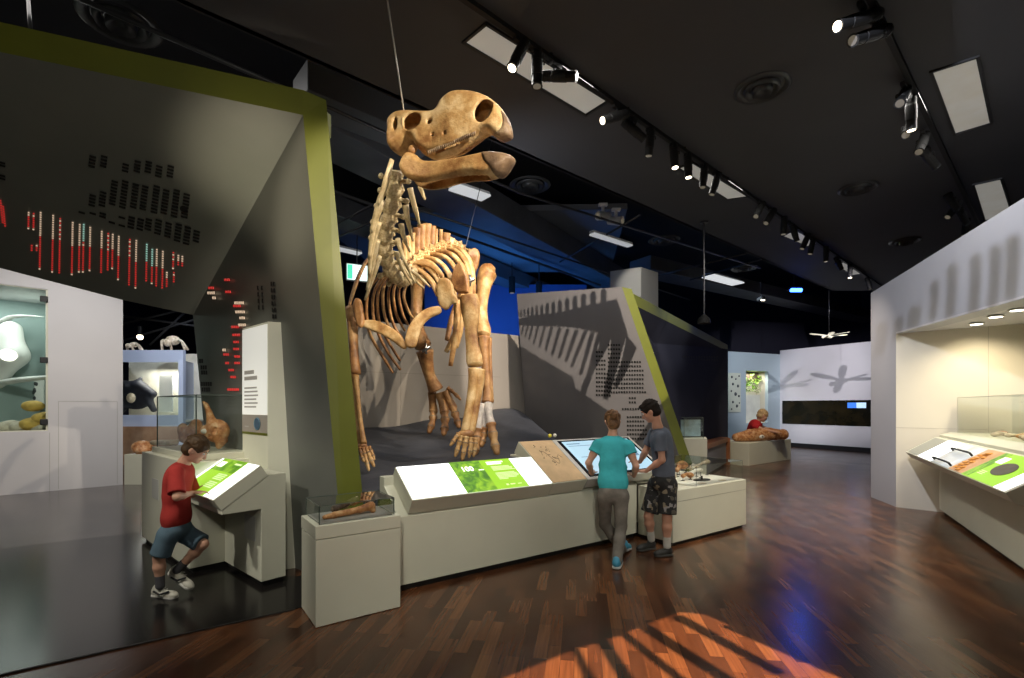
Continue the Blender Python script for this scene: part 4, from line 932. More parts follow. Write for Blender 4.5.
# exit sign
q = P(357, 273, 10.5); t = thing('exit_sign', 'green and white illuminated exit sign glimpsed behind the neck', 'exit sign', q)
xd = Vector((.9, .43, 0)).normalized(); yd = Vector((xd.y, -xd.x, 0)); b = MB(); b.box(q, (.44, .08, .36), (xd, yd, Z)); b.build('casing', M['lampwhite'], t)
b = MB(); b.box(q+yd*.045, (.41, .012, .32), (xd, yd, Z)); b.build('lit_face', mat('exit_white', (.9, .95, .9), .4, emit=1.3, ecol=(.75, 1, .92)), t)
b = MB(); b.box(q+yd*.055-xd*.15, (.10, .01, .3), (xd, yd, Z)); b.build('green_field', mat('exit_green', (.05, .6, .35), .4, emit=.8, ecol=(.1, .8, .5)), t)
b = MB(); b.cyl(q+Z*.18, q+Z*1.1, .012, n=6); b.build('hanger', M['pipe'], t)
# glowing far lamps
for px, py, d, mm, r, lb_, cat in ((794, 291, 13.2, 'blueglow', .14, 'glowing blue flood lamp under the end of the slab', 'flood lamp'), (761, 301, 13.0, 'lens', .045, 'small lit white lamp beside the blue flood lamp', 'spotlight')):
    q = P(px, py, d); t = thing('flood_lamp' if r > .1 else 'small_spotlight', lb_, cat, q)
    b = MB(); b.box(q+Z*.06, (r*2.6, .2, .08)); b.build('lamp_housing', M['lampbody'], t, bevel=.01); b = MB(); b.tube([q-Vector((0, .1, 0))-Vector((r, 0, 0)), q-Vector((0, .1, 0))+Vector((r, 0, 0))], r*.35, 10); b.build('lens', M[mm], t)
    b = MB(); b.cyl(q+Z*.1, q+Z*.5, .012, n=6); b.build('hanger', M['pipe'], t)
for i, (px, py, d, mm) in enumerate(((512, 165+112, 14.0, None), (539, 282, 14.0, None))):
    q = P(px, py, d); t = thing('hanging_spotlight', ('dark spotlight hanging left in the blue void', 'dark spotlight hanging right in the blue void')[i], 'spotlight', q); b = MB(); b.tube([q, q-Z*.45], .09, 12); b.build('lamp_body', M['lampbody'], t); b = MB(); b.tube([q-Z*.45, q-Z*.47], .06, 12); b.build('lens', M['lensoff'], t); b = MB(); b.cyl(q, q+Z*1.0, .015, n=6); b.build('hanger', M['pipe'], t)
q = P(806, 298, 13.3); 
# ------------------------------------------------------------ the mounted dinosaur skeleton
M['bone'] = bone_mat('bone_cast', (.24, .10, .03), (.52, .31, .12), (.74, .55, .30), 4.5)
M['bone2'] = bone_mat('bone_cast_brown', (.15, .06, .02), (.34, .165, .06), (.52, .31, .13), 5)
M['boneneck'] = bone_mat('bone_cast_olive', (.32, .24, .12), (.55, .44, .25), (.70, .60, .40), 7)
M['beak'] = bone_mat('beak_cast_dark', (.10, .06, .035), (.22, .14, .08), (.40, .30, .18), 5)
DR = thing('dinosaur_skeleton', 'tall mounted tan dinosaur skeleton with raised bulbous-nosed skull and open jaw', 'dinosaur skeleton', Vector((-.85, 5.2, .9)))
def bone(name, pts, wpx, m=None, n=10, asp=1., up=None, sub=5, parent=None, k=1.0):
    """pts: (px, py, depth); wpx: widths in pixels at each point."""
    q = [P(*p) for p in pts]; r = [w*p[2]/F/2*k for w, p in zip(wpx, pts)] if hasattr(wpx, '__len__') else [wpx*p[2]/F/2*k for p in pts]
    a, rr = spl(q, r, sub); b = MB(); b.tube(a, rr, n, asp=asp, up=up)
    return b.build(name, m or M['bone'], parent or DR, smooth=True)
def plane_hit(px, py, o, n):
    return hitp(px, py, o, n)
def inflate(name, poly, o, fv, uv, w0, R, m, parent, h=.008, side=0.0, holes=(), hollow=None, it=2, offs=0.0, sub=3, extra=None, shell=0.0, hside=None):
    """A traced outline (pixels) on the plane through o spanned by fv, uv, given a rounded thickness; w0(L, Ux) = half thickness."""
    fv = Vector(fv).normalized(); uv = Vector(uv); uv = (uv-fv*uv.dot(fv)).normalized(); nv = fv.cross(uv)
    if nv.y > 0: nv = -nv
    tr = lambda px, py: (lambda q: ((q-o).dot(fv), (q-o).dot(uv)))(hitp(px, py, o+nv*side, nv))
    pl = smooth_poly([tr(*p) for p in poly], sub)
    xs = [p[0] for p in pl]; ys = [p[1] for p in pl]
    wm = float(np.max(w0(np.linspace(min(xs), max(xs), 40)[:, None], np.linspace(min(ys), max(ys), 40)[None, :])))
    g = SDF((min(xs)-3*h, min(ys)-3*h, -wm+offs-3*h), (max(xs)+3*h, max(ys)+3*h, wm+offs+3*h), h)
    sl, X, Y, W = g.sl(g.lo, g.lo+g.h*g.n)
    d2 = poly_sd(pl, X, Y); t = np.clip(-d2/R, 0, 1); T_ = w0(X, Y)*np.sqrt(np.clip(1-(1-t)**2, 0, 1))
    g.a = np.maximum(np.broadcast_to(d2, g.a.shape), np.abs(W-offs)-T_).astype(np.float32)
    if shell: g.a = np.maximum(g.a, -np.maximum(d2+shell, np.abs(W-offs)-(T_-shell))).astype(np.float32)
    if hollow: g.a = np.maximum(g.a, -hollow(X, Y, W, tr)).astype(np.float32)
    for (hx, hy, rl, ru, z0, z1, rot) in holes:
        cx, cy = (tr(hx, hy) if hside is None else (lambda q: ((q-o).dot(fv), (q-o).dot(uv)))(hitp(hx, hy, o+nv*hside, nv))); ca, sa = math.cos(rot), math.sin(rot); dx, dy = X-cx, Y-cy
        e = (np.sqrt(((dx*ca+dy*sa)/rl)**2+((-dx*sa+dy*ca)/ru)**2)-1)*min(rl, ru)
        e = np.maximum(e, np.maximum(z0-W, W-z1)); hh = np.clip(.5-.5*(g.a+e)/.015, 0, 1); g.a = (g.a*(1-hh)-e*hh+.015*hh*(1-hh)).astype(np.float32)
    if extra: extra(g, tr)
    vs, fs = g.mesh(); Mx = np.array([list(fv), list(uv), list(nv)]); vw = vs@Mx+np.array(o)
    b = MB(); b.v = vw.tolist(); b.f = fs.tolist(); ob = b.build(name, m, parent, smooth=True)
    bm = bmesh.new(); bm.from_mesh(ob.data)
    for _ in range(it): bmesh.ops.smooth_vert(bm, verts=bm.verts, factor=.5, use_axis_x=True, use_axis_y=True, use_axis_z=True)
    bm.to_mesh(ob.data); bm.free(); return ob, tr, (o, fv, uv, nv)
zk = lambda X, Y: (370+X/4.844, 80+Y/4.844)
SO = P(392, 150, 4.05); SF = Vector((.90, -.40, .06)).normalized(); SU = Vector((-.06, .02, 1))
up_poly = [zk(*p) for p in ((112, 270), (108, 232), (118, 204), (138, 180), (162, 166), (200, 161), (260, 163), (310, 161), (336, 152), (350, 124), (374, 95), (408, 71), (450, 61), (510, 65), (560, 79), (600, 102), (635, 135), (660, 172), (678, 215), (686, 255), (680, 275), (655, 288), (625, 288), (600, 272), (580, 260), (550, 266), (515, 290), (470, 322), (430, 348), (385, 370), (335, 380), (290, 376), (255, 356), (232, 318), (215, 300), (190, 325), (160, 352), (140, 362), (118, 350), (112, 320))]
_nv = SF.cross((SU-SF*SU.dot(SF)).normalized()); _nv = -_nv if _nv.y > 0 else _nv
_uv = (SU-SF*SU.dot(SF)).normalized()
def _loc(px, py, w):
    q = hitp(px, py, SO+_nv*w, _nv)-SO; return q.dot(SF), q.dot(_uv)
TL0, TL1 = _loc(*zk(275, 350), .10), _loc(*zk(520, 250), .10)
def w_up(L, Yv):
    w = np.interp(L, [-.1, .05, .25, .45, .62, .80, .95, 1.05], [.10, .14, .13, .105, .115, .105, .08, .055])
    w = w*np.clip(1.0-.9*np.clip(Yv-.05, 0, 1), .35, 1.1)
    ln = TL0[1]+(TL1[1]-TL0[1])*(L-TL0[0])/(TL1[0]-TL0[0]); inr = (L > TL0[0]-.02) & (L < TL1[0]+.10)
    return np.where(inr & (Yv+0*L < ln), w*.55, w+0*Yv)
def hollow_up(X, Y, W, tr):
    xa, ya = tr(*zk(275, 356)); xb, yb = tr(*zk(590, 250)); ln = ya+(yb-ya)*(X-xa)/(xb-xa)
    return np.maximum(np.maximum(np.abs(W)-(w_up(X, Y*0)-.045), Y-(ln+.055)), np.maximum(xa-.06-X, X-xb-.02))
skull, trS, fr = inflate('skull', up_poly, SO, SF, SU, w_up, .055, M['bone'], DR, h=.0075, side=.0, shell=.026, hside=.09,
    holes=((*zk(210, 205), .076, .068, .0, 1, 0), (*zk(210, 207), .05, .05, -1, -.0, 0), (*zk(546, 142), .062, .086, -1, 1, -.5), (*zk(290, 203), .021, .019, .04, 1, 0), (*zk(132, 222), .022, .05, .03, 1, 0), (*zk(305, 268), .012, .012, .07, 1, 0), (*zk(365, 262), .012, .012, .07, 1, 0)), offs=0.0)
o_, fv_, uv_, nv_ = fr
def SK(X, Y, w):
    return hitp(*zk(X, Y), o_+nv_*w, nv_)
b = MB()
for i in range(26):
    t = i/25; x = 282+t*225; y = 349-t*93; b.tube([SK(x, y-8, .102-.012*t), SK(x, y+14, .09-.012*t)], [.010, .006], 6)
b.build('upper_tooth_row', M['beak'], skull, smooth=True)
b = MB(); b.tube(spl([SK(166, 152, .07), SK(158, 190, .115), SK(162, 240, .12)], [.012, .014, .012], 5)[0], .012, 8); b.build('cheek_strut', M['bone'], skull, smooth=True)
jaw_poly = [zk(*p) for p in ((152, 432), (165, 395), (185, 365), (205, 352), (235, 362), (262, 388), (310, 392), (380, 385), (450, 370), (520, 355), (550, 347), (600, 347), (650, 350), (680, 362), (682, 375), (665, 400), (640, 430), (600, 452), (540, 466), (480, 468), (400, 480), (320, 500), (260, 508), (210, 500), (178, 480), (160, 458))]
def w_jaw(L, Yv): return np.interp(L, [-.05, .1, .35, .6, .8, .95, 1.1], [.14, .14, .125, .11, .11, .09, .05])+0*Yv
def hollow_jaw(X, Y, W, tr):
    xb, _ = tr(*zk(560, 400)); return np.maximum(np.abs(W)-(w_jaw(X, Y*0)-.065), X-xb)
jaw, _, _ = inflate('lower_jaw', jaw_poly, SO, SF, SU, w_jaw, .05, M['bone'], DR, h=.0085, side=.05, hollow=hollow_jaw)
b = MB()
for i in range(20):
    t = i/19; x = 330+t*185; y = 396-t*30; b.tube([SK(x, y+8, .088), SK(x, y-6, .088)], [.008, .005], 6)
b.build('lower_tooth_row', M['bone'], jaw, smooth=True)
for nm, pl, sd in (('beak_tip', ((540, 350), (600, 344), (651, 346), (684, 359), (686, 376), (668, 404), (643, 434), (602, 456), (560, 420), (545, 385)), .10),):
    inflate('lower_beak', [zk(*p) for p in pl], SO, SF, SU, lambda L, Yv: w_jaw(L, Yv)*1.1+.004, .045, M['beak'], jaw, h=.009, side=.05)
inflate('upper_beak', [zk(*p) for p in ((630, 146), (657, 163), (681, 211), (690, 255), (684, 279), (656, 292), (624, 292), (604, 274), (628, 262), (645, 230), (645, 190))], SO, SF, SU, lambda L, Yv: w_up(L, Yv)*1.08+.004, .045, M['beak'], skull, h=.009, side=.0)
# hyoid / jaw joint lumps
b = MB(); b.sphere(SK(205, 338, .08), (.035, .03, .035), 10, 7); b.build('jaw_joint', M['bone'], skull, smooth=True)

# ---- vertebrae: one modelled bone, placed along the spine
g = SDF((-.75, -1.15, -.75), (.75, 1.15, 1.0), .045)
g.cap((-.5, 0, 0), (-.38, 0, 0), .46, .44, .12); g.cap((-.38, 0, 0), (0, 0, 0), .42, .27, .1); g.cap((0, 0, 0), (.38, 0, 0), .27, .42, .1); g.cap((.38, 0, 0), (.5, 0, 0), .44, .48, .12)
g.cap((-.25, 0, .4), (.3, 0, .55), .22, .2, .15); g.cap((0, 0, .4), (0, 0, .8), .16, .12, .15)
for sy in (-1, 1):
    g.cap((0, sy*.2, .2), (-.1, sy*.8, .05), .18, .13, .12); g.ell((-.15, sy*.86, .0), (.2, .17, .2), .08); g.cap((.2, sy*.25, .45), (.55, sy*.42, .55), .14, .11, .1); g.cap((-.2, sy*.25, .45), (-.55, sy*.4, .42), .14, .11, .1)
g.plane((-.62, 0, 0), (-1, 0, 0)); g.plane((.62, 0, 0), (1, 0, 0))
vs, fs = g.mesh(); b = MB(); b.v = vs.tolist(); b.f = fs.tolist()
def place_vert(me, name, c, t, dors, size, m, length=None):
    t = Vector(t).normalized(); dors = Vector(dors); dors = (dors-t*dors.dot(t)).normalized(); lat = dors.cross(t)
    o = bpy.data.objects.new(name, me); COL.objects.link(o); o.parent = DR
    L = length or size; A = Matrix((t*L, lat*size, dors*size)).transposed().to_4x4(); A.translation = c-DR.location; o.matrix_basis = A
    return o
proto = b.build('neck_vertebra', M['boneneck'], None, smooth=True, loc=(0, 0, 0), recalc=False); VM = proto.data; bpy.data.objects.remove(proto)
VB = VM.copy(); VB.materials.clear(); VB.materials.append(M['bone'])
def spine(pts, n, name, me, size0, size1, d0, d1):
    q, _ = spl([P(*p) for p in pts], None, 12); L = [0]
    for i in range(1, len(q)): L.append(L[-1]+(q[i]-q[i-1]).length)
    out = []
    for i in range(n):
        s_ = L[-1]*(i+.5)/n; j = max(k for k in range(len(L)) if L[k] <= s_); j = min(j, len(q)-2)
        u = (s_-L[j])/max(1e-6, L[j+1]-L[j]); c = q[j].lerp(q[j+1], u); t = q[min(j+2, len(q)-1)]-q[max(j-1, 0)]; f = i/max(1, n-1)
        place_vert(me, name, c, t, Vector(d0).lerp(Vector(d1), f), size0+(size1-size0)*f, None, L[-1]/n*.93); out.append((c, t.normalized()))
    return out
neck = spine([(395, 172, 4.1), (394, 192, 4.18), (390, 211, 4.28), (386, 230, 4.38), (385, 246, 4.5), (387, 260, 4.65), (392, 272, 4.82), (402, 279, 5.0), (412, 276, 5.15)], 10, 'neck_vertebra', VM, .135, .16, (0, 1, .2), (-.1, .6, 1))
back = spine([(412, 274, 5.2), (418, 263, 5.4), (428, 256, 5.65), (438, 251, 5.9), (448, 248, 6.15), (458, 248, 6.4)], 9, 'back_vertebra', VB, .12, .13, (-.1, .2, 1), (0, 0, 1))
tail = spine([(461, 250, 6.5), (461, 253, 7.0), (459, 257, 7.6), (456, 262, 8.3)], 10, 'tail_vertebra', VB, .13, .07, (0, 0, 1), (0, 0, 1))
# neck ribs, right side of the picture and the overlapping strip on the left
for pts, w in (([(410, 188, 4.15), (414, 205, 4.2), (419.5, 225, 4.3)], (6, 5, 2)), ([(405.5, 205, 4.2), (408, 222, 4.28), (413, 241, 4.4)], (7, 5, 2.2)), ([(401, 224, 4.3), (404, 238, 4.38), (410, 252, 4.5)], (6.5, 4.6, 2)),
               ([(397.5, 238, 4.35), (403, 257, 4.45), (415, 283, 4.7)], (5.5, 4, 1.8)), ([(396, 252, 4.5), (402, 268, 4.6), (412, 285, 4.85)], (5, 3.5, 1.8)), ([(419.5, 186, 4.2), (422, 192, 4.22), (425, 200, 4.25)], (4.5, 4, 2.2)), ([(413, 198, 4.35), (416.5, 212, 4.4), (419.5, 224, 4.45)], (4.5, 4, 2)),
               ([(392, 160, 4.0), (386, 180, 4.0), (378, 205, 4.08)], (5, 6, 3)), ([(388, 178, 4.03), (379, 203, 4.1), (371, 232, 4.2)], (5, 6, 3)), ([(383, 200, 4.1), (374, 226, 4.2), (369, 258, 4.35)], (6, 5.5, 3)), ([(379, 222, 4.2), (372, 246, 4.32), (369, 275, 4.5)], (6, 5.5, 3)), ([(378, 240, 4.35), (373, 262, 4.48), (367, 290, 4.65)], (5.5, 5, 3)), ([(380, 256, 4.5), (374, 274, 4.62), (365, 300, 4.8)], (5, 5, 2.5)),
               ([(399, 262, 4.7), (408, 274, 4.8), (424, 288, 4.95)], (4, 3.4, 1.8)), ([(404, 266, 4.8), (417, 275, 4.85), (430, 287, 5.0)], (4.2, 3.6, 2))):
    bone('neck_rib', pts, w, M['boneneck'], 8)
# neural spines over the shoulders
for (x0, y0, x1, y1, w) in ((406, 262, 404, 240, 3.5), (409, 260, 408, 236, 4.5), (412, 256, 412, 233, 5), (416.5, 251, 416.8, 228, 6.5), (421, 249, 421.5, 224.5, 7), (426, 248, 427.2, 223.8, 7), (431, 247, 432, 226, 6.5), (435.8, 246, 436.2, 229, 3), (440.5, 245, 441, 229.5, 3), (445, 244.5, 446, 233, 7), (450, 244, 452.5, 238, 6)):
    i = (x0-404)/48; d = 5.35+.85*i
    bone('neural_spine', [(x0, y0+6, d), ((x0+x1)/2, (y0+y1)/2, d), (x1, y1, d)], (w*1.25, w*1.25, w*1.35), M['bone2'] if w > 5 else M['bone'], 8, asp=.45, up=(0, 1, 0))
# ribs: picture left
for pts in ([(405, 268, 5.15), (386, 272, 5.0), (370, 288, 4.95), (366.5, 312, 5.0), (371, 336, 5.1), (385, 360, 5.2), (393, 373, 5.25)], [(408, 264, 5.3), (390, 270, 5.15), (375, 290, 5.1), (373, 315, 5.15), (379, 335, 5.2), (389, 354, 5.25), (400.5, 370, 5.3)], [(411, 262, 5.4), (393, 270, 5.28), (379, 290, 5.2), (378.5, 318, 5.25), (387, 339, 5.3), (400, 360.5, 5.4)],
            [(414, 260, 5.5), (398, 268, 5.4), (384, 287, 5.35), (384, 312, 5.4), (391, 331, 5.45), (399, 340, 5.5)], [(417, 258, 5.6), (402, 268, 5.5), (389.5, 288, 5.45), (390, 312, 5.5), (396, 330, 5.55), (402, 337, 5.6)], [(420, 257, 5.72), (406, 268, 5.62), (394, 289, 5.55), (396, 313, 5.6), (405, 331, 5.7)],
            [(424, 255, 5.85), (410, 268, 5.75), (399, 290, 5.7), (402, 312, 5.75), (408, 325, 5.8)], [(430, 253, 6.0), (416, 268, 5.9), (404, 292, 5.85), (408, 310, 5.9), (413, 318, 5.95)]):
    bone('rib', pts, [5.5]+[4.4]*(len(pts)-2)+[3.6], M['bone2'], 8, asp=.7)
# ribs: picture right
for pts in ([(412, 268, 5.2), (422, 272, 5.05), (432, 282, 5.0), (438, 296, 5.0)], [(416, 263, 5.35), (427, 267, 5.2), (437, 278, 5.12), (443, 292, 5.1)], [(424, 257, 5.5), (438, 261, 5.35), (449, 274, 5.3), (455, 296, 5.3)], [(430, 254, 5.65), (445, 257, 5.5), (456, 270, 5.42), (461, 285, 5.4), (462, 300, 5.4)],
            [(437, 251, 5.8), (451, 254, 5.62), (462, 266, 5.55), (466, 281, 5.5), (467, 298, 5.5)], [(443, 249, 5.95), (456, 251, 5.8), (466, 263, 5.72), (469.5, 280, 5.7), (470, 300, 5.7)], [(449, 248, 6.1), (461, 250, 5.95), (470, 262, 5.9), (473, 280, 5.9), (473, 305, 5.9)]):
    bone('rib', pts, [7.5]+[7.5]*(len(pts)-2)+[6], M['bone'], 8, asp=.6)
for pts in ([(457, 300, 5.3), (456, 330, 5.3), (450.5, 366, 5.3)], [(463, 300, 5.5), (459, 325, 5.5), (446, 352, 5.55)], [(461, 302, 5.4), (461, 325, 5.4), (456, 348, 5.4)]): bone('rib', pts, (6, 6.5, 4.5), M['bone'], 8)
z2 = lambda X, Y: (400+X/5.65, 200+Y/5.65)
z3 = lambda X, Y: (340+X/5.65, 280+Y/5.65)
cn = Vector((1, -.1, 0))
flat = lambda t: (lambda L, Yv: t+0*L+0*Yv)
inflate('shoulder_blade', [z2(*p) for p in ((70, 360), (100, 340), (150, 333), (190, 352), (225, 388), (250, 425), (242, 448), (215, 424), (170, 385), (115, 368))], P(425, 267, 5.15), (1, -.25, 0), (0, .2, 1), flat(.02), .02, M['bone'], DR, h=.008)
inflate('shoulder_blade', [z2(*p) for p in ((285, 470), (300, 400), (338, 345), (370, 400), (385, 455), (388, 522), (350, 530), (320, 525))], P(460, 280, 5.2), (1, -.3, 0), (0, .1, 1), flat(.025), .025, M['bone2'], DR, h=.008)
inflate('coracoid_bone', [z2(*p) for p in ((205, 505), (215, 460), (240, 438), (275, 445), (300, 480), (308, 530), (325, 545), (322, 590), (295, 590), (268, 622), (235, 608), (214, 570))], P(446, 294, 4.95), (1, -.2, 0), (0, -.1, 1), flat(.035), .035, M['bone'], DR, h=.008)
inflate('breast_plate', [z3(*p) for p in ((130, 228), (200, 228), (280, 262), (340, 308), (378, 368), (365, 392), (335, 378), (300, 350), (230, 308), (160, 280), (130, 262))], P(383, 333, 4.95), (1, -.1, 0), (0, .3, 1), flat(.022), .022, M['bone'], DR, h=.008)
inflate('breast_plate', [z3(*p) for p in ((365, 345), (385, 270), (430, 205), (490, 162), (560, 148), (575, 175), (555, 195), (510, 215), (468, 258), (448, 310), (432, 368), (405, 386), (375, 376))], P(422, 330, 4.9), (1, -.1, 0), (0, .3, 1), flat(.025), .025, M['bone'], DR, h=.008)
# left side shoulder of the picture (partly hidden by the green edge)
bone('shoulder_blade', [(374, 254, 5.3), (366, 262, 5.25), (358, 278, 5.2), (352, 296, 5.15), (349, 308, 5.1)], (5, 7, 8, 7, 5), M['bone2'], 10, asp=.5)
inflate('coracoid_bone', [z3(*p) for p in ((70, 150), (85, 108), (110, 105), (128, 140), (138, 230), (125, 270), (100, 262), (85, 220))], P(358, 313, 5.0), (1, -.2, 0), (0, .1, 1), flat(.03), .03, M['bone2'], DR, h=.008)
bone('upper_arm_bone', [(352, 308, 5.15), (353, 330, 5.1), (354, 352, 5.05), (355, 374, 5.0)], (14, 10, 9, 12), M['bone2'])
bone('forearm_bone', [(355, 376, 5.0), (357, 392, 4.95), (360, 420, 4.9), (363.5, 444, 4.85)], (8, 5.5, 5, 7), M['bone'])
bone('forearm_bone', [(351, 372, 5.02), (353, 395, 4.98), (357, 424, 4.93), (360, 446, 4.88)], (9, 6, 5, 6), M['bone'])
# right arm of the picture
bone('upper_arm_bone', [(469, 295, 5.1), (470, 305, 5.1), (471, 318, 5.08), (471, 331, 5.06), (472.5, 346, 5.04), (474.5, 360, 5.02), (475, 365, 5.0)], (17, 20, 17, 13, 13.5, 17, 15), M['bone'], 14, asp=.7, up=(0, 1, 0), sub=6)
bone('forearm_bone', [(474, 369, 5.0), (473, 385, 4.97), (470, 405, 4.94), (466, 426, 4.9), (464.5, 432, 4.9)], (12, 10, 9, 8.5, 8), M['bone'], 10, sub=6)
bone('forearm_bone', [(480, 370, 5.03), (479, 385, 5.0), (476, 405, 4.97), (472, 427, 4.93), (470.5, 434, 4.92)], (12, 9.5, 8, 8, 7), M['bone'], 10, sub=6)
def finger(pts, w, m, name='finger', claw=True):
    """a digit: bulging knuckles along the traced line, dark gaps between the bones, pointed tip."""
    q = [P(*p) for p in pts]; a, _ = spl(q, None, 8); n = len(a); r0 = w*pts[0][2]/F/2; rad = []
    nb = len(pts)
    for i in range(n):
        t = i/(n-1); ph = (t*nb) % 1.0; rad.append(r0*(1.0-.28*t)*(.78+.30*abs(math.cos(math.pi*ph))**2)*(1 if t < .9 else max(.35, (1-t)/.1)))
    b = MB(); b.tube(a, rad, 9); o = b.build(name, m, DR, smooth=True)
    c = MB()
    for k in range(1, nb):
        i = min(n-2, int(round(k/nb*(n-1)))); dv = (a[i+1]-a[i]).normalized(); c.tube([a[i]-dv*.006, a[i]+dv*.006], rad[i]*1.06, 9)
    c.build('joint_band', M['beak'], o); return o
b = MB(); b.sphere(P(466, 434, 4.88), (.085, .05, .045), 12, 8); b.build('wrist_bone', M['bone2'], DR, smooth=True)
for pts, w in (([(458.5, 434, 4.86), (455, 439, 4.83), (450, 446, 4.8)], 5.2), ([(461.5, 436, 4.85), (458.5, 446, 4.82), (455, 457, 4.78)], 6), ([(466.5, 437, 4.85), (464.5, 448, 4.81), (462, 460.5, 4.76)], 6.2), ([(471, 438, 4.87), (470.5, 447, 4.83), (469, 458, 4.8)], 5.8), ([(475, 439, 4.9), (475, 447, 4.87), (473.5, 457, 4.84)], 5)): finger(pts, w, M['bone'])
b = MB(); b.sphere(P(362.5, 446, 4.85), (.05, .04, .035), 12, 8); b.build('wrist_bone', M['bone2'], DR, smooth=True)
for pts, w in (([(360, 448, 4.82), (362, 456, 4.78), (364, 462, 4.74)], 4.6), ([(363, 448, 4.82), (366, 459, 4.77), (369, 471, 4.72)], 5.2), ([(366, 448, 4.83), (370, 457, 4.78), (374.5, 467, 4.74)], 5), ([(369, 447, 4.85), (372, 453, 4.82), (374.5, 460, 4.79)], 4.4)): finger(pts, w, M['bone'])
# hips and hind legs
inflate('hip_bone', [z2(*p) for p in ((380, 345), (385, 300), (402, 280), (430, 273), (450, 300), (448, 350), (432, 402), (408, 432), (388, 400))], P(474, 262, 6.2), (1, -.2, 0), (0, .1, 1), flat(.04), .04, M['bone2'], DR, h=.009)
bone('hip_bone', [(470, 262, 6.2), (462, 254, 6.35), (452, 250, 6.5), (440, 256, 6.5), (425, 268, 6.35)], (12, 14, 14, 14, 12), M['bone2'], 12, asp=.6)
bone('pubic_bone', [(470, 272, 6.2), (462, 292, 5.95), (452, 318, 5.75), (447, 340, 5.65)], (9, 7, 6, 5), M['bone2'], 8)
bone('thigh_bone', [(493, 266, 6.1), (488, 272, 6.1), (484, 286, 6.05), (481.5, 303, 6.0), (481.5, 318, 5.9), (483, 330, 5.85), (483, 336, 5.8)], (7, 19, 15, 12.5, 13, 16, 14), M['bone'], 14, sub=6)
bone('shin_bone', [(483.5, 338, 5.8), (484, 352, 5.75), (486, 372, 5.7), (487.5, 390, 5.65), (487, 403, 5.6)], (14, 10, 8.5, 9, 12), M['bone2'], 12, sub=6)
bone('calf_bone', [(489, 338, 5.85), (490, 360, 5.8), (491, 385, 5.72), (491, 402, 5.65)], (6, 4, 4, 6), M['bone2'], 8)
bone('thigh_bone', [(421, 276, 6.2), (418, 284, 6.2), (417, 300, 6.2), (416, 316, 6.15), (418, 332, 6.1), (423, 346, 6.05)], (16, 15, 12, 12, 14, 17), M['bone2'], 14, sub=6)
bone('shin_bone', [(426, 350, 6.2), (427, 362, 6.25), (430, 376, 6.3), (436, 390, 6.35)], (15, 13, 11, 16), M['bone2'], 12, sub=6)
bone('calf_bone', [(419, 352, 6.2), (423, 366, 6.28), (428, 382, 6.35), (432, 392, 6.4)], (6, 4.5, 4, 6), M['bone2'], 8)
M['pale'] = bone_mat('bone_cast_grey', (.28, .26, .26), (.45, .42, .40), (.6, .55, .5), 8)
bone('foot_bone', [(481.5, 405, 5.58), (479.5, 418, 5.5), (477.5, 430, 5.45)], (9.5, 8, 9.5), M['pale'], 10); bone('foot_bone', [(488, 404, 5.58), (489, 416, 5.5), (491, 424, 5.45)], (9.5, 8, 9.5), M['pale'], 10); bone('foot_bone', [(485, 404, 5.6), (484.5, 416, 5.53), (484, 428, 5.48)], (6, 5.5, 6), M['pale'], 10)
for pts, w in (([(478, 430, 5.44), (476, 444, 5.36), (473.5, 458, 5.28)], 10.5), ([(491, 424, 5.44), (494, 440, 5.36), (497.5, 455, 5.26)], 10.5), ([(484, 429, 5.47), (483, 438, 5.42), (481, 447, 5.36)], 8.5)): finger(pts, w, M['bone2'], 'toe')
bone('foot_bone', [(432, 392, 6.42), (432.5, 401, 6.45), (433.5, 411, 6.48)], (9, 7.5, 9), M['bone2'], 10); bone('foot_bone', [(439, 393, 6.42), (442, 402, 6.42), (444.5, 412, 6.4)], (9.5, 8, 9.5), M['bone2'], 10); bone('foot_bone', [(445, 391, 6.42), (449, 399, 6.42), (453, 408, 6.42)], (9, 7.5, 9), M['bone2'], 10)
for pts, w in (([(433.5, 411, 6.46), (432.5, 422, 6.38), (428.5, 433.5, 6.3)], 8.5), ([(444.5, 412, 6.38), (445, 424, 6.3), (443.5, 435.5, 6.2)], 9.5), ([(453, 408, 6.4), (456.5, 418, 6.32), (459, 428, 6.25)], 8.5), ([(448, 388, 6.4), (454, 393, 6.36), (461, 400, 6.3)], 4.5)): finger(pts, w, M['bone2'], 'toe')
for c_, m_ in ((P(426, 349, 6.0), 'metal'), (P(470, 281, 5.6), 'wire')):
    b = MB(); b.tube([c_-Vector((.05, 0, .03)), c_+Vector((.05, 0, .03))], .022, 8); b.tube([c_+Vector((.0, 0, -.06)), c_+Vector((0, 0, .07))], .015, 8); b.build('steel_bracket', M['metal'], DR, smooth=True)
rod([P(404, 112, 3.93), C(385.3, -14, CZ)], .0065, 'suspension_cable', 'thin pale steel cable holding the dinosaur skull from the ceiling', M['wire'], 'cable')
rod([P(466, 246, 6.2), P(492, 138, 7.0)], .005, 'suspension_cable', 'thin dark cable rising from the skeleton hips', M['pipe'], 'cable')
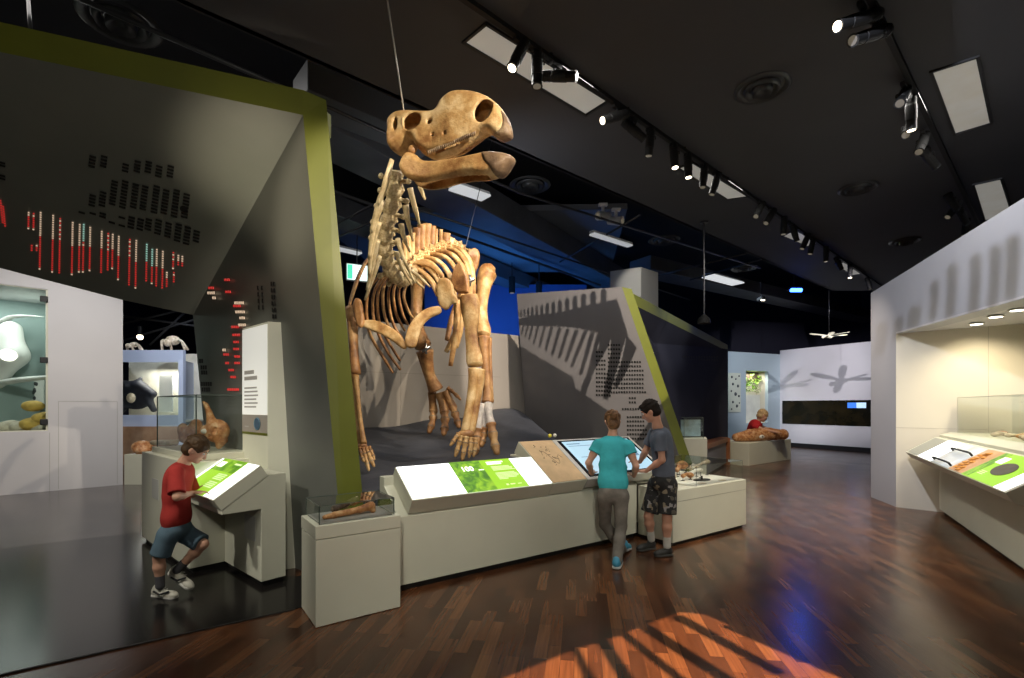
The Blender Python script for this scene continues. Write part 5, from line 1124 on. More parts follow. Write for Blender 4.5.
# ------------------------------------------------------------ people
def unit(v): return Vector(v).normalized()
def hand_sdf(g, wrist, hd, pn, s, curl=.5):
    """palm, four unequal bent fingers and a thumb; hd = direction of the hand, pn = palm normal."""
    hd = unit(hd); pn = unit(Vector(pn)-hd*Vector(pn).dot(hd)); lt = hd.cross(pn)
    c = wrist+hd*.045*s; g.ell(c, (.045*s, .036*s, .016*s), .012*s, ax=(hd, lt, pn))
    for i, (off, L) in enumerate(((-.026, .055), (-.009, .066), (.009, .062), (.025, .048))):
        a = wrist+hd*.078*s+lt*off*s; b_ = a+(hd*math.cos(curl*.5)+pn*math.sin(curl*.5))*L*.5*s; c2 = b_+(hd*math.cos(curl*1.4)+pn*math.sin(curl*1.4))*L*.5*s
        g.cap(a-hd*.02*s, a, .0085*s, .0085*s, .004); g.cap(a, b_, .0082*s, .0076*s, .003); g.cap(b_, c2, .0076*s, .0064*s, .003)
    a = wrist+hd*.025*s-lt*.03*s; b_ = a+unit(hd*.7-lt*.7+pn*.25)*.035*s; g.cap(a, b_, .011*s, .009*s, .006); g.cap(b_, b_+unit(hd*.9-lt*.25+pn*.3)*.028*s, .009*s, .007*s, .003)
def shoe(name, heel, toe, s, m, sole_m, parent, upv=Z, lab=None):
    f = unit(toe-heel); up = unit(Vector(upv)-f*Vector(upv).dot(f)); L = (toe-heel).length
    lo = np.minimum(np.array(heel), np.array(toe))-.09; hi = np.maximum(np.array(heel), np.array(toe))+.09+np.array((0, 0, .06))
    g = SDF(lo, hi, .006); lt = f.cross(up)
    g.ell(heel+f*.05*s+up*.05*s, (.055*s, .036*s, .045*s), .02, ax=(f, lt, up)); g.ell(toe-f*.065*s+up*.032*s, (.07*s, .043*s, .034*s), .02, ax=(f, lt, up)); g.cap(heel+f*.05*s+up*.045*s, toe-f*.06*s+up*.03*s, .038*s, .032*s, .02); g.cap(heel+f*.055*s+up*.06*s, heel+f*.055*s+up*.085*s, .036*s, .036*s, .015)
    g.plane(heel+up*.012*s, -up); o = g.build(name, m, parent, label=lab)
    g = SDF(lo, hi, .006); g.cap(heel+f*.04*s+up*.012*s, toe-f*.05*s+up*.012*s, .043*s, .047*s, 0); g.plane(heel+up*.001, -up); g.plane(heel+up*.026*s, up); g.build('sole', sole_m, o)
    b = MB()
    for k in range(4):
        c = heel.lerp(toe, .42+.09*k)+up*(.083-.012*k)*s; b.tube([c-lt*.025*s, c+up*.004, c+lt*.025*s], .004*s, 5)
    b.build('laces', sole_m, o); return o
def person(lab, J, s, facing, headf, headup, skin, hairm, shirtm, botm, hem_z, bot_kind, shoes, foot_m, sole_m, sleeve=.55, hair='short', loc=None, h=.0065, sockm=None, shirtw=1.0, botw=1.0, cuff=None, headr=1.0):
    """J: joints as points. s scales limb radii."""
    root = thing('person', lab, 'person', loc)
    f = unit(facing); f.z = 0; f = unit(f); lat = f.cross(Z)         # lat = person's right
    pts = [v for k_, v in J.items() if k_[:2] not in ('hd', 'pn')]; lo = np.min([list(v) for v in pts], 0)-.2; hi = np.max([list(v) for v in pts], 0)+.2
    hf = unit(headf); hu = unit(Vector(headup)-hf*Vector(headup).dot(hf)); hl = hf.cross(hu); hs = s*headr
    hc = J['head']
    g = SDF(lo, hi, h)
    g.ell(hc+hu*.02*hs, (.092*hs, .073*hs, .092*hs), .02, ax=(hf, hl, hu)); g.ell(hc+hf*.025*hs-hu*.05*hs, (.062*hs, .053*hs, .062*hs), .04*hs, ax=(hf, hl, hu)); g.ell(hc+hf*.07*hs-hu*.088*hs, (.02*hs, .022*hs, .016*hs), .025*hs, ax=(hf, hl, hu))
    g.cap(hc+hf*.086*hs+hu*.005*hs, hc+hf*.103*hs-hu*.03*hs, .009*hs, .014*hs, .012*hs); g.ell(hc+hf*.08*hs-hu*.058*hs, (.014*hs, .024*hs, .007*hs), .006*hs, ax=(hf, hl, hu)); g.cap(hc+hf*.075*hs+hu*.028*hs-hl*.04*hs, hc+hf*.075*hs+hu*.028*hs+hl*.04*hs, .012*hs, .012*hs, .012*hs)
    for q in (-1, 1):
        g.ell(hc+hl*.076*hs*q-hf*.004*hs-hu*.01*hs, (.022*hs, .012*hs, .032*hs), .006*hs, ax=(unit(hf-hl*.4*q), unit(hl+hf*.4*q), hu)); g.ell(hc+hf*.084*hs+hl*.034*hs*q+hu*.008*hs, (.013*hs, .018*hs, .011*hs), .008*hs, '-', ax=(hf, hl, hu))
        g.ell(hc+hf*.06*hs-hu*.02*hs+hl*.035*q*hs, (.028*hs, .024*hs, .022*hs), .02*hs, ax=(hf, hl, hu))
    g.cap(hc-hf*.03*hs-hu*.05*hs, J['neck'], .045*s, .052*s, .02)
    g.cap(J['neck'], J['chest'], .05*s, .065*s, .03); g.cap(J['chest'], J['waist'], .065*s, .065*s, .02); g.cap(J['waist'], J['hips'], .065*s, .07*s, .02)
    for q in 'lr':
        S, E, W_ = J['sh'+q], J['el'+q], J['wr'+q]; g.cap(J['neck'].lerp(J['chest'], .35), S, .042*s, .04*s, .02)
        g.cap(S, S.lerp(E, .5), .045*s, .04*s, .02); g.cap(S.lerp(E, .5), E, .04*s, .033*s, .02); g.cap(E, E.lerp(W_, .35), .034*s, .034*s, .02); g.cap(E.lerp(W_, .35), W_, .034*s, .023*s, .02)
        hand_sdf(g, W_, J.get('hd'+q, W_-E), J.get('pn'+q, Vector((0, 0, -1))), s*1.05)
        Hh, Kk, A = J['hp'+q], J['kn'+q], J['an'+q]
        g.cap(Hh, Kk, .07*s, .05*s, .03); g.cap(Kk, Kk.lerp(A, .35), .047*s, .052*s, .02); g.cap(Kk.lerp(A, .35), A, .05*s, .034*s, .02)
    g.build('body', skin, root)
    # eyes and brows
    b = MB()
    for q in (-1, 1): b.sphere(hc+hf*.079*hs+hl*.033*hs*q+hu*.008*hs, .0115*hs, 10, 7)
    ey = b.build('eyes', bpy.data.materials.get('eye_white') or mat('eye_white', (.75, .73, .7), .3), root, smooth=True)
    b = MB()
    for q in (-1, 1): b.sphere(hc+hf*.0865*hs+hl*.033*hs*q+hu*.006*hs, .0055*hs, 8, 6)
    b.build('irises', bpy.data.materials.get('eye_dark') or mat('eye_dark', (.05, .03, .02), .3), ey, smooth=True)
    b = MB()
    for q in (-1, 1): b.tube([hc+hf*.092*hs+hl*.018*hs*q+hu*.028*hs, hc+hf*.09*hs+hl*.035*hs*q+hu*.034*hs, hc+hf*.08*hs+hl*.052*hs*q+hu*.028*hs], .0035*hs, 5)
    b.build('eyebrows', hairm, root); 
    b = MB(); b.tube([hc+hf*.086*hs-hu*.058*hs-hl*.02*hs, hc+hf*.0935*hs-hu*.058*hs, hc+hf*.086*hs-hu*.058*hs+hl*.02*hs], .0045*hs, 6); b.build('lips', bpy.data.materials.get('lip_pink') or mat('lip_pink', (.45, .17, .14), .5), root, smooth=True)
    # hair
    g = SDF(np.array(hc)-.22, np.array(hc)+.22, .0055)
    g.ell(hc+hu*.03*hs-hf*.008*hs, (.101*hs, .086*hs, .096*hs), .02, ax=(hf, hl, hu))
    if hair == 'bun': g.ell(hc-hf*.03*hs-hu*.03*hs, (.075*hs, .076*hs, .06*hs), .02, ax=(hf, hl, hu))
    else: g.ell(hc-hf*.035*hs-hu*.035*hs, (.07*hs, .078*hs, .055*hs), .02, ax=(hf, hl, hu))
    # clear the face and ears
    g.ell(hc+hf*.11*hs-hu*.035*hs, (.085*hs, .085*hs, .085*hs), .01, '-', ax=(hf, hl, hu))
    for q in (-1, 1): g.ell(hc+hl*.085*hs*q+hf*.015*hs-hu*.035*hs, (.045*hs, .03*hs, .045*hs), .008, '-', ax=(hf, hl, hu))
    if hair == 'bun': (g.ell(hc-hf*.125*hs+hu*.02*hs, (.04*hs, .042*hs, .055*hs), .004, ax=(hf, hl, hu)), g.ell(hc-hf*.05*hs-hu*.075*hs, (.055*hs, .066*hs, .05*hs), .02, ax=(hf, hl, hu)))
    if hair == 'fringe': g.cap(hc+hf*.068*hs+hu*.088*hs-hl*.05*hs, hc+hf*.072*hs+hu*.085*hs+hl*.05*hs, .02*hs, .02*hs, .02)
    if hair == 'tuft': g.cap(hc+hf*.07*hs+hu*.105*hs-hl*.04*hs, hc+hf*.075*hs+hu*.105*hs+hl*.04*hs, .026*hs, .026*hs, .02)
    rs_ = random.Random(5)
    for k in range(46):
        dv = unit(hu*rs_.uniform(.0, 1)+hl*rs_.uniform(-1, 1)-hf*rs_.uniform(-.5, 1)); p = hc+hu*.03*hs-hf*.008*hs+(hf*dv.dot(hf)*.1+hl*dv.dot(hl)*.085+hu*dv.dot(hu)*.095)*hs; tn = unit(-hf+hu*.2-dv*dv.dot(-hf)); g.cap(p-tn*.03*hs, p+tn*.03*hs, .008*hs, .005*hs, .006)
    g.ell(hc+hf*.115*hs-hu*.035*hs, (.08*hs, .08*hs, .08*hs), .01, '-', ax=(hf, hl, hu))
    hr = g.build('hair', hairm, root)
    # shirt
    def body_axes(p, q): 
        u = unit(p-q); l2 = unit(lat-u*lat.dot(u)); return (l2, u.cross(l2), u)
    g = SDF(lo, hi, h); ch, wa, hp = J['chest'], J['waist'], J['hips']; k = shirtw
    A1 = body_axes(J['neck'], ch); A2 = body_axes(ch, wa)
    g.ell(ch.lerp(J['neck'], .25), (.165*s*k, .105*s*k, .15*s), .03, ax=A1); g.ell(ch.lerp(wa, .5), (.15*s*k, .105*s*k, .19*s), .05, ax=A2); g.ell(wa.lerp(hp, .45), (.155*s*k, .112*s*k, .17*s), .05, ax=A2)
    for q in 'lr':
        S, E = J['sh'+q], J['el'+q]; e = S.lerp(E, sleeve); g.cap(ch.lerp(J['neck'], .6), S, .06*s, .062*s, .03); g.cap(S, e, .062*s, .066*s*k, .025)
        dv = unit(E-S); 
        sl, X, Y, W2 = g.sl(np.array(e)-.2, np.array(e)+.2); dd = (X-e.x)*dv.x+(Y-e.y)*dv.y+(W2-e.z)*dv.z
        rr = np.sqrt((X-e.x-dv.x*.05)**2+(Y-e.y-dv.y*.05)**2+(W2-e.z-dv.z*.05)**2); g.put(sl, np.maximum(-dd, rr-.095*s*max(k, 1)).astype(np.float32), 0, '-')
    nb = J['neck']+unit(J['head']-J['neck'])*.03*s; g.ell(nb, (.062*s, .062*s, .05*s), .005, '-')
    for n_, p_ in (hem_z if isinstance(hem_z, list) else [((0, 0, -1), Vector((0, 0, hem_z)))]): g.plane(p_, n_)
    # soft creases
    sh = g.build('shirt', shirtm, root)
    # trousers / shorts
    g = SDF(lo, hi, h); k = botw
    g.ell(hp, (.155*s*k, .112*s*k, .12*s), .03, ax=A2)
    for q in 'lr':
        Hh, Kk, A = J['hp'+q], J['kn'+q], J['an'+q]
        if bot_kind == 'long':
            g.cap(hp.lerp(Hh, .7), Hh, .085*s*k, .082*s*k, .03); g.cap(Hh, Kk, .082*s*k, .064*s*k, .03); g.cap(Kk, Kk.lerp(A, .4), .062*s*k, .06*s*k, .02); g.cap(Kk.lerp(A, .4), A, .06*s*k, .054*s*k, .02)
        else:
            e = Hh.lerp(Kk, 1.0); g.cap(hp.lerp(Hh, .7), Hh, .085*s*k, .085*s*k, .03); g.cap(Hh, e, .085*s*k, .088*s*k, .025)
            dv = unit(Kk-Hh); cutp = Hh.lerp(Kk, cuff[q] if cuff else .9); sl, X, Y, W2 = g.sl(np.array(cutp)-.16, np.array(cutp)+.16); dd = (X-cutp.x)*dv.x+(Y-cutp.y)*dv.y+(W2-cutp.z)*dv.z; rr = np.sqrt((X-cutp.x-dv.x*.07)**2+(Y-cutp.y-dv.y*.07)**2+(W2-cutp.z-dv.z*.07)**2); g.put(sl, np.maximum(-dd, rr-.125*s*k).astype(np.float32), 0, '-')
    wz = wa.lerp(hp, .35); u = A2[2]; g.plane(wz, u)
    bo = g.build('trousers' if bot_kind == 'long' else 'shorts', botm, root)
    for q in 'lr':
        heel, toe, upv = shoes[q]; shoe('shoe', heel, toe, s*1.05, foot_m, sole_m, root, upv)
        if sockm:
            A = J['an'+q]; Kk = J['kn'+q]; g = SDF(np.array(A)-.12, np.array(A)+.14, .006); g.cap(A+(A-Kk).normalized()*.02, A+(Kk-A).normalized()*.07*s, .041*s, .042*s, 0); g.build('sock', sockm, root)
    return root
def fabric(name, c, var=.16, scale=7, bump=.9, bs=9, c2=None): return mat(name, c, .85, var=var, scale=scale, bump=bump, bscale=bs, spec=.2, col2=c2)
M['skin'] = mat('skin_warm', (.56, .31, .21), .55, var=.05, scale=10); M['skin2'] = mat('skin_tan', (.52, .27, .18), .55, var=.05, scale=10)
J = {'head': P(612.5, 421, 4.76), 'neck': P(612.5, 437, 4.72), 'chest': P(613, 452, 4.68), 'waist': P(613, 473, 4.62), 'hips': P(613, 492, 4.58),
     'shl': P(598, 445, 4.70), 'ell': P(588.5, 463, 4.68), 'wrl': P(592, 474, 4.82), 'shr': P(628, 446, 4.66), 'elr': P(636, 466, 4.60), 'wrr': P(634, 476, 4.74),
     'hpl': P(605, 497, 4.60), 'knl': P(605, 524, 4.74), 'anl': P(622, 549, 4.80), 'hpr': P(621, 497, 4.56), 'knr': P(621, 526, 4.54), 'anr': P(617, 561, 4.39),
     'hdl': Vector((.1, .9, .3)), 'hdr': Vector((-.3, .9, .3)), 'pnl': Vector((.2, .2, -1)), 'pnr': Vector((-.2, .2, -1))}
fz = lambda p, z=0.0: Vector((p.x, p.y, z))
girl = person('girl in turquoise top and grey jeans at the touch screen', J, .86, (.05, 1, 0), (.05, .88, -.42), (0, .35, 1), M['skin'], mat('hair_brown_bun', (.13, .065, .028), .6, spec=.3, var=.75, scale=18, bump=.5, bscale=60), fabric('turquoise_cotton', (.05, .40, .45)), fabric('grey_denim', (.17, .155, .135), .25, 12), P(613, 495, 4.58).z, 'long',
    {'r': (fz(P(616, 571, 4.33), .004), fz(P(619, 560, 4.56), .0), Z), 'l': (fz(P(623, 553, 4.80), .02), fz(P(629, 551, 4.98), .0), Z)}, mat('shoe_blue', (.05, .27, .42), .6), mat('sole_pale', (.5, .52, .5), .6), sleeve=.42, hair='bun', loc=Vector((.93, 4.55, 0)), shirtw=1.08)
# shoes must point the right way: the girl walks forward, so her near foot's toe points at the screen
J = {'head': P(650.5, 411, 4.80), 'neck': P(657.5, 427, 4.80), 'chest': P(662, 444, 4.82), 'waist': P(664, 464, 4.83), 'hips': P(663, 480, 4.83),
     'shl': P(660, 437, 4.68), 'ell': P(662, 460, 4.66), 'wrl': P(646, 471, 4.78), 'shr': P(654, 434, 4.94), 'elr': P(645, 452, 5.0), 'wrr': P(640, 462, 5.12),
     'hpl': P(668, 485, 4.78), 'knl': P(667, 518, 4.74), 'anl': P(667, 544, 4.74), 'hpr': P(657, 485, 4.90), 'knr': P(648.5, 516, 4.88), 'anr': P(651, 537, 4.92),
     'hdl': Vector((-.9, .45, .0)), 'hdr': Vector((-.8, .6, .1)), 'pnl': Vector((0, .3, -1)), 'pnr': Vector((0, .2, -1))}
def patch_mat(name):
    m = bpy.data.materials.new(name); m.use_nodes = True; nt = m.node_tree; b = nt.nodes['Principled BSDF']; L = nt.links.new; tc = nt.nodes.new('ShaderNodeTexCoord'); vo = nt.nodes.new('ShaderNodeTexVoronoi'); vo.distance = 'CHEBYCHEV'; vo.inputs['Scale'].default_value = 26
    L(tc.outputs['Object'], vo.inputs['Vector']); r = nt.nodes.new('ShaderNodeValToRGB'); r.color_ramp.interpolation = 'CONSTANT'; e = r.color_ramp; e.elements[0].position = 0; e.elements[0].color = (.012, .012, .012, 1); e.elements[1].position = .55; e.elements[1].color = (.10, .09, .07, 1)
    for p, c in ((.66, (.03, .03, .035)), (.78, (.22, .18, .12)), (.86, (.02, .02, .02)), (.94, (.25, .24, .24))): k = e.elements.new(p); k.color = (*c, 1)
    sp = nt.nodes.new('ShaderNodeSeparateColor'); L(vo.outputs['Color'], sp.inputs[0]); L(sp.outputs[0], r.inputs['Fac']); L(r.outputs['Color'], b.inputs['Base Color']); b.inputs['Roughness'].default_value = .8; return m
boy = person('boy in grey t-shirt and black patterned shorts at the touch screen', J, .90, (-.75, .65, 0), (-.80, .30, -.48), (-.4, .1, 1), M['skin2'], mat('hair_dark', (.013, .008, .006), .75, spec=.2, var=.4, scale=25, bump=.4, bscale=60), fabric('grey_blue_cotton', (.10, .115, .15)), patch_mat('patterned_shorts'), P(664, 477, 4.83).z, 'shorts',
    {'l': (fz(P(672, 552, 4.76), .0), fz(P(654, 554, 4.70), .0), Z), 'r': (fz(P(655, 547, 4.98), .0), fz(P(637, 551, 4.88), .0), Z)}, mat('shoe_black', (.02, .02, .018), .6, var=.3, scale=30), mat('sole_dark', (.05, .05, .045), .6), sleeve=.62, hair='fringe', loc=Vector((1.48, 4.83, 0)), sockm=fabric('sock_white', (.55, .53, .48)), shirtw=1.02, botw=1.12, cuff={'l': .88, 'r': .88})
J = {'head': P(196, 449, 3.76), 'neck': P(184, 463, 3.76), 'chest': P(178, 480, 3.76), 'waist': P(176, 506, 3.76), 'hips': P(177, 528, 3.76),
     'shl': P(186, 471, 3.92), 'ell': P(193, 494, 3.94), 'wrl': P(203, 487, 3.98), 'shr': P(176, 473, 3.60), 'elr': P(177, 497, 3.52), 'wrr': P(192, 493, 3.66),
     'hpl': P(184, 533, 3.84), 'knl': P(203, 544, 3.82), 'anl': P(179, 568, 3.80), 'hpr': P(168, 535, 3.70), 'knr': P(159, 558, 3.69), 'anr': P(160, 583, 3.70),
     'hdl': Vector((.8, .4, .1)), 'hdr': Vector((.75, .65, .05)), 'pnl': Vector((.2, 0, -1)), 'pnr': Vector((.2, .1, -1))}
kid = person('small boy in red t-shirt and blue shorts reading the sloping lightbox', J, .78, (1, .25, 0), (.78, .22, -.58), (.5, .1, .8), M['skin'], mat('hair_brown', (.06, .032, .012), .6, spec=.3, var=.4, scale=25, bump=.5, bscale=60), fabric('red_cotton', (.36, .035, .03)), fabric('blue_cotton', (.10, .16, .21)), P(177, 530, 3.76).z, 'shorts',
    {'r': (fz(P(153, 596, 3.74), .0), fz(P(177, 597, 3.68), .0), Z), 'l': (P(169, 573, 3.83), P(191, 591, 3.76), Vector((.6, .0, .8)))}, mat('shoe_cream', (.48, .47, .40), .6), mat('sole_white', (.55, .54, .5), .6), sleeve=.85, hair='short', loc=Vector((-2.6, 3.75, 0)), sockm=fabric('sock_grey', (.09, .09, .1)), shirtw=1.12, botw=1.05, cuff={'l': .92, 'r': .86}, headr=1.12)
for sh_ in [c for c in kid.children if c.name.startswith('shoe')]:
    bb = [sh_.matrix_basis@Vector(v) for v in sh_.bound_box]; c_ = sum(bb, Vector())/8+kid.location
    b = MB(); b.tube([c_+Vector((-.05, -.052, .012)), c_+Vector((.0, -.056, -.012)), c_+Vector((.06, -.045, .006))], .008, 6); b.build('dark_stripe', M['black'], sh_)
J = {'head': P(762.5, 415.5, 12.75), 'neck': P(758, 421.5, 12.8), 'chest': P(754, 426.5, 12.85), 'waist': P(752, 435, 12.95), 'hips': P(751, 442, 13.0),
     'shl': P(757, 424.5, 13.0), 'ell': P(766, 428.5, 12.9), 'wrl': P(776, 430.5, 12.75), 'shr': P(754, 426, 12.65), 'elr': P(764, 430, 12.5), 'wrr': P(776, 432, 12.45),
     'hpl': P(752.5, 444, 13.05), 'knl': P(753, 453, 12.95), 'anl': Vector((6.3, 13.05, .06)), 'hpr': P(749.5, 444, 12.95), 'knr': P(750, 453, 12.85), 'anr': Vector((6.2, 12.95, .06)),
     'hdl': Vector((.9, -.2, -.1)), 'hdr': Vector((.9, 0, -.1))}
off = Vector((.25, .55, 0))
for k_ in ('hpl', 'knl', 'anl', 'hpr', 'knr', 'anr'): pass
far_kid = person('fair-haired child in red shirt leaning over the fossil on the far plinth', J, 1.1, (1, -.2, 0), (.85, -.1, -.5), (.4, 0, 1), M['skin'], mat('hair_fair', (.42, .28, .13), .5, var=.3, scale=25), fabric('red_cotton_far', (.40, .02, .025)), fabric('dark_trousers', (.05, .05, .06)), P(752, 438, 13).z, 'long',
    {'l': (Vector((6.24, 13.1, 0)), Vector((6.44, 13.0, 0)), Z), 'r': (Vector((6.12, 12.97, 0)), Vector((6.32, 12.87, 0)), Z)}, M['black'], M['black'], sleeve=.5, hair='short', loc=Vector((6.25, 12.95, 0)), h=.01, headr=1.2, shirtw=1.3)
# ------------------------------------------------------------ exhibits inside the cases
M['fossil_o'] = bone_mat('fossil_orange', (.22, .07, .02), (.50, .22, .08), (.62, .40, .22), 14)
M['fossil_d'] = bone_mat('fossil_dark', (.03, .022, .018), (.10, .06, .04), (.35, .28, .2), 16)
M['fossil_p'] = bone_mat('fossil_pale', (.42, .33, .22), (.62, .52, .38), (.78, .70, .58), 14)
M['fossil_w'] = bone_mat('fossil_white', (.55, .5, .42), (.72, .68, .6), (.82, .8, .74), 14)
pu = (pc[1]-pc[0]).normalized(); pv = (pc[3]-pc[0]).normalized()
def PC(u, v, z): return pc[0]+pu*u+pv*v+Z*z
def blob(name, parts, h, m, label, cat, group=None, k=.012, subs=()):
    """parts: ('c', a, b, ra, rb) capsules or ('e', c, (rx, ry, rz)) ellipsoids, merged into one surface."""
    al = []
    for p in parts:
        if p[0] == 'c': r = max(p[3], p[4]); al += [Vector(p[1])-Vector((r, r, r)), Vector(p[1])+Vector((r, r, r)), Vector(p[2])-Vector((r, r, r)), Vector(p[2])+Vector((r, r, r))]
        else: r = max(p[2]); al += [Vector(p[1])-Vector((r, r, r)), Vector(p[1])+Vector((r, r, r))]
    lo = np.min([list(v) for v in al], 0)-.03; hi = np.max([list(v) for v in al], 0)+.03
    g = SDF(lo, hi, h)
    for p in parts:
        if p[0] == 'c': g.cap(p[1], p[2], p[3], p[4], k)
        else: g.ell(p[1], p[2], k, ax=p[3] if len(p) > 3 else None)
    for p in subs: g.ell(p[0], p[1], .006, '-')
    o = g.build(name, m); return tag(o, label, cat, group)
# front pedestal: fossil jaw, with broken pieces behind
blob('fossil_jaw', [('c', PC(.09, .13, .690), PC(.16, .14, .695), .015, .021), ('c', PC(.16, .14, .695), PC(.34, .16, .706), .021, .023), ('c', PC(.34, .16, .706), PC(.43, .17, .722), .024, .03), ('c', PC(.42, .17, .715), PC(.44, .16, .690), .03, .02)], .005, M['fossil_o'], 'long orange fossil jaw lying along the front of the pedestal case', 'fossil')
for a_, b_, r, mm, lb in (((.17, .17, .735), (.26, .18, .755), .024, 'fossil_d', 'dark broken tooth block behind the orange fossil jaw'), ((.25, .20, .745), (.34, .22, .775), .022, 'fossil_p', 'pale fossil lump rising behind the middle of the jaw'), ((.32, .23, .748), (.45, .25, .762), .018, 'fossil_o', 'narrow brown fossil bar at the back of the pedestal case'), ((.44, .24, .735), (.50, .28, .768), .026, 'fossil_d', 'upright dark fossil piece at the right rear of the pedestal case')):
    blob('fossil_fragment', [('c', PC(*a_), PC(*b_), r, r*.8), ('e', PC(*a_)+Z*-.008, (r*1.1, r*.9, r*.9)), ('e', PC((a_[0]+b_[0])/2+.01, a_[1], a_[2]+.03), (r*.7, r*.8, r*.6))], .005, M[mm], lb, 'fossil', 'broken fossils in the pedestal case')
# left glass case: bird-like fossil cast and a smaller mate
c_ = lambda px, py: P(px, py, 4.78)
blob('bird_fossil', [('c', c_(206, 405), c_(209, 412), .022, .026), ('c', c_(209, 412), c_(212, 423), .026, .05), ('e', c_(217, 431), (.12, .075, .115)), ('c', c_(221, 440), c_(219, 446), .06, .03), ('c', c_(206, 405), c_(203.5, 402), .02, .012), ('e', c_(207, 430), (.06, .05, .05))], .007, M['fossil_o'], 'orange-brown bird-shaped fossil with curved neck standing in the left glass case', 'fossil', subs=((c_(219, 430)-Vector((0, .075, 0)), (.025, .03, .035)), (c_(214, 436)-Vector((0, .07, 0)), (.02, .03, .02))))
b = MB(); b.sphere(c_(208, 431)-Vector((0, .05, 0)), (.04, .02, .025), 10, 7); 
bird = [o for o in COL.objects if o.name == 'bird_fossil'][0]; b.build('white_patch', M['fossil_w'], bird, smooth=True)
c2 = lambda px, py: P(px, py, 4.95)
blob('fossil_slab', [('c', c2(185, 437), c2(196, 424), .06, .045), ('c', c2(196, 424), c2(202, 437), .05, .05), ('e', c2(190, 439), (.1, .06, .05)), ('e', c2(183, 430), (.05, .05, .07))], .008, M['fossil_o'], 'lower lumpy reddish fossil behind the bird-shaped one in the left case', 'fossil')
for i, (px, py) in enumerate(((157, 437), (165, 439), (172, 436))):
    q = P(px, py, 5.35); q.z = 1.02; blob('small_fossil', [('e', q+Z*.03, (.07, .05, .03)), ('c', q+Vector((-.05, 0, .03)), q+Vector((.07, .0, .05)), .02, .014)], .007, M['fossil_p'], ('small pale fossil at the left end of the left glass case', 'small pale fossil second from the left end of the left glass case', 'small pale fossil beside the reddish slab in the left glass case')[i], 'fossil', 'small pale fossils in the left case')
# end case: fossils on small stands over the white floor
def stand(root, base, top, r=.004):
    b = MB(); b.tube([base, top], r, 6); b.cyl(base, base+Z*.004, .022, n=12); b.build('stand', M['black'], root)
items = [(3.26, .10, .10, 'fossil_w', 'round pale skull nearest the boy on the left of the end case', ((0, 0), (.05, .045))), (3.30, -.05, .05, 'fossil_p', 'small pale bone at the left front of the end case', ((.04, 0), (.02, .02))),
         (3.40, -.12, .055, 'fossil_o', 'flat orange fossil at the left of the end case', ((.14, .0), (.025, .03))), (3.58, -.10, .065, 'fossil_w', 'long white fossil snout in the middle front of the end case', ((.20, .03), (.03, .018))), (3.62, .12, .08, 'fossil_o', 'brown arched fossil at the rear middle of the end case', ((.10, .06), (.03, .05))),
         (3.84, .0, .115, 'fossil_p', 'pale bone raised on a thin stand right of centre in the end case', ((.22, .05), (.022, .03))), (3.80, .22, .10, 'fossil_d', 'dark crouching fossil at the back of the end case', ((.15, .0), (.04, .03))), (3.98, .14, .10, 'fossil_w', 'small white fossil ball near the right rear of the end case', ((.0, 0), (.03, .028))), (4.02, .28, .06, 'fossil_p', 'flat pale fossil slab at the right rear of the end case', ((.12, .0), (.025, .03)))]
for s_, a_, z_, mm, lb, ((dx, dz), (r0, r1)) in items:
    q = K(s_, a_, .585+z_); e = q+U*dx+Z*dz
    if dx == 0: parts = [('e', q, (r0, r0, r0*1.1)), ('e', q+U*.03-Z*.012, (r1, r1*.8, r1*.6))]
    else: parts = [('c', q, q.lerp(e, .5)+Z*.012, r0, r0*.7), ('c', q.lerp(e, .5)+Z*.012, e, r0*.7, r1), ('e', e-Z*.005, (r1*1.5, r1*1.1, r1))]
    o = blob('case_fossil', parts, .006, M[mm], lb, 'fossil', 'fossils in the end case')
    stand(o, Vector((q.x, q.y, .583)), q)
    if dx > .1: stand(o, Vector((e.x, e.y, .583)), e)
t = thing('oval_base', 'flat black oval base under the white snout in the end case', 'stand', K(3.62, -.22, .583)); b = MB(); c_ = K(3.62, -.22, .583); b.tube([c_, c_+Z*.008], .075, 24, asp=1.7, up=U); b.build('disc', M['black'], t); b = MB(); b.cyl(c_+Z*.008, c_+Z*.05, .012, n=8); b.build('post', M['black'], t)
for k, s_ in enumerate((3.35, 3.75)):
    b = MB(); b.kbox(s_, s_+.09, -.40, -.34, .583, .588); tag(b.build('caption_card', mat('card_%d' % k, (.62, .5, .38), .6)), ('small tan caption card at the left front of the end case', 'small tan caption card at the middle front of the end case')[k], 'card')
# niche ledge: pale bones laid out
for i in range(11):
    t_ = .75+.24*i; o_ = -.42+.10*math.sin(i*2.1); q = R(t_, o_, 1.125); dv = (W3*math.cos(i*.9)+N3*math.sin(i*.9)*.5).normalized(); L = .10+.03*(i % 3)
    o = blob('ledge_bone', [('c', q-dv*L, q+dv*L, .020, .018), ('e', q-dv*L, (.034, .034, .024)), ('e', q+dv*L, (.036, .036, .024)), ('e', q+Z*.012+dv*.02, (.05, .04, .022))], .007, M['fossil_p'] if i % 3 else M['fossil_o'], 'pale bone on the glass-fronted niche ledge, %s from the far end' % ORD[i], 'bone', 'bones on the niche ledge')
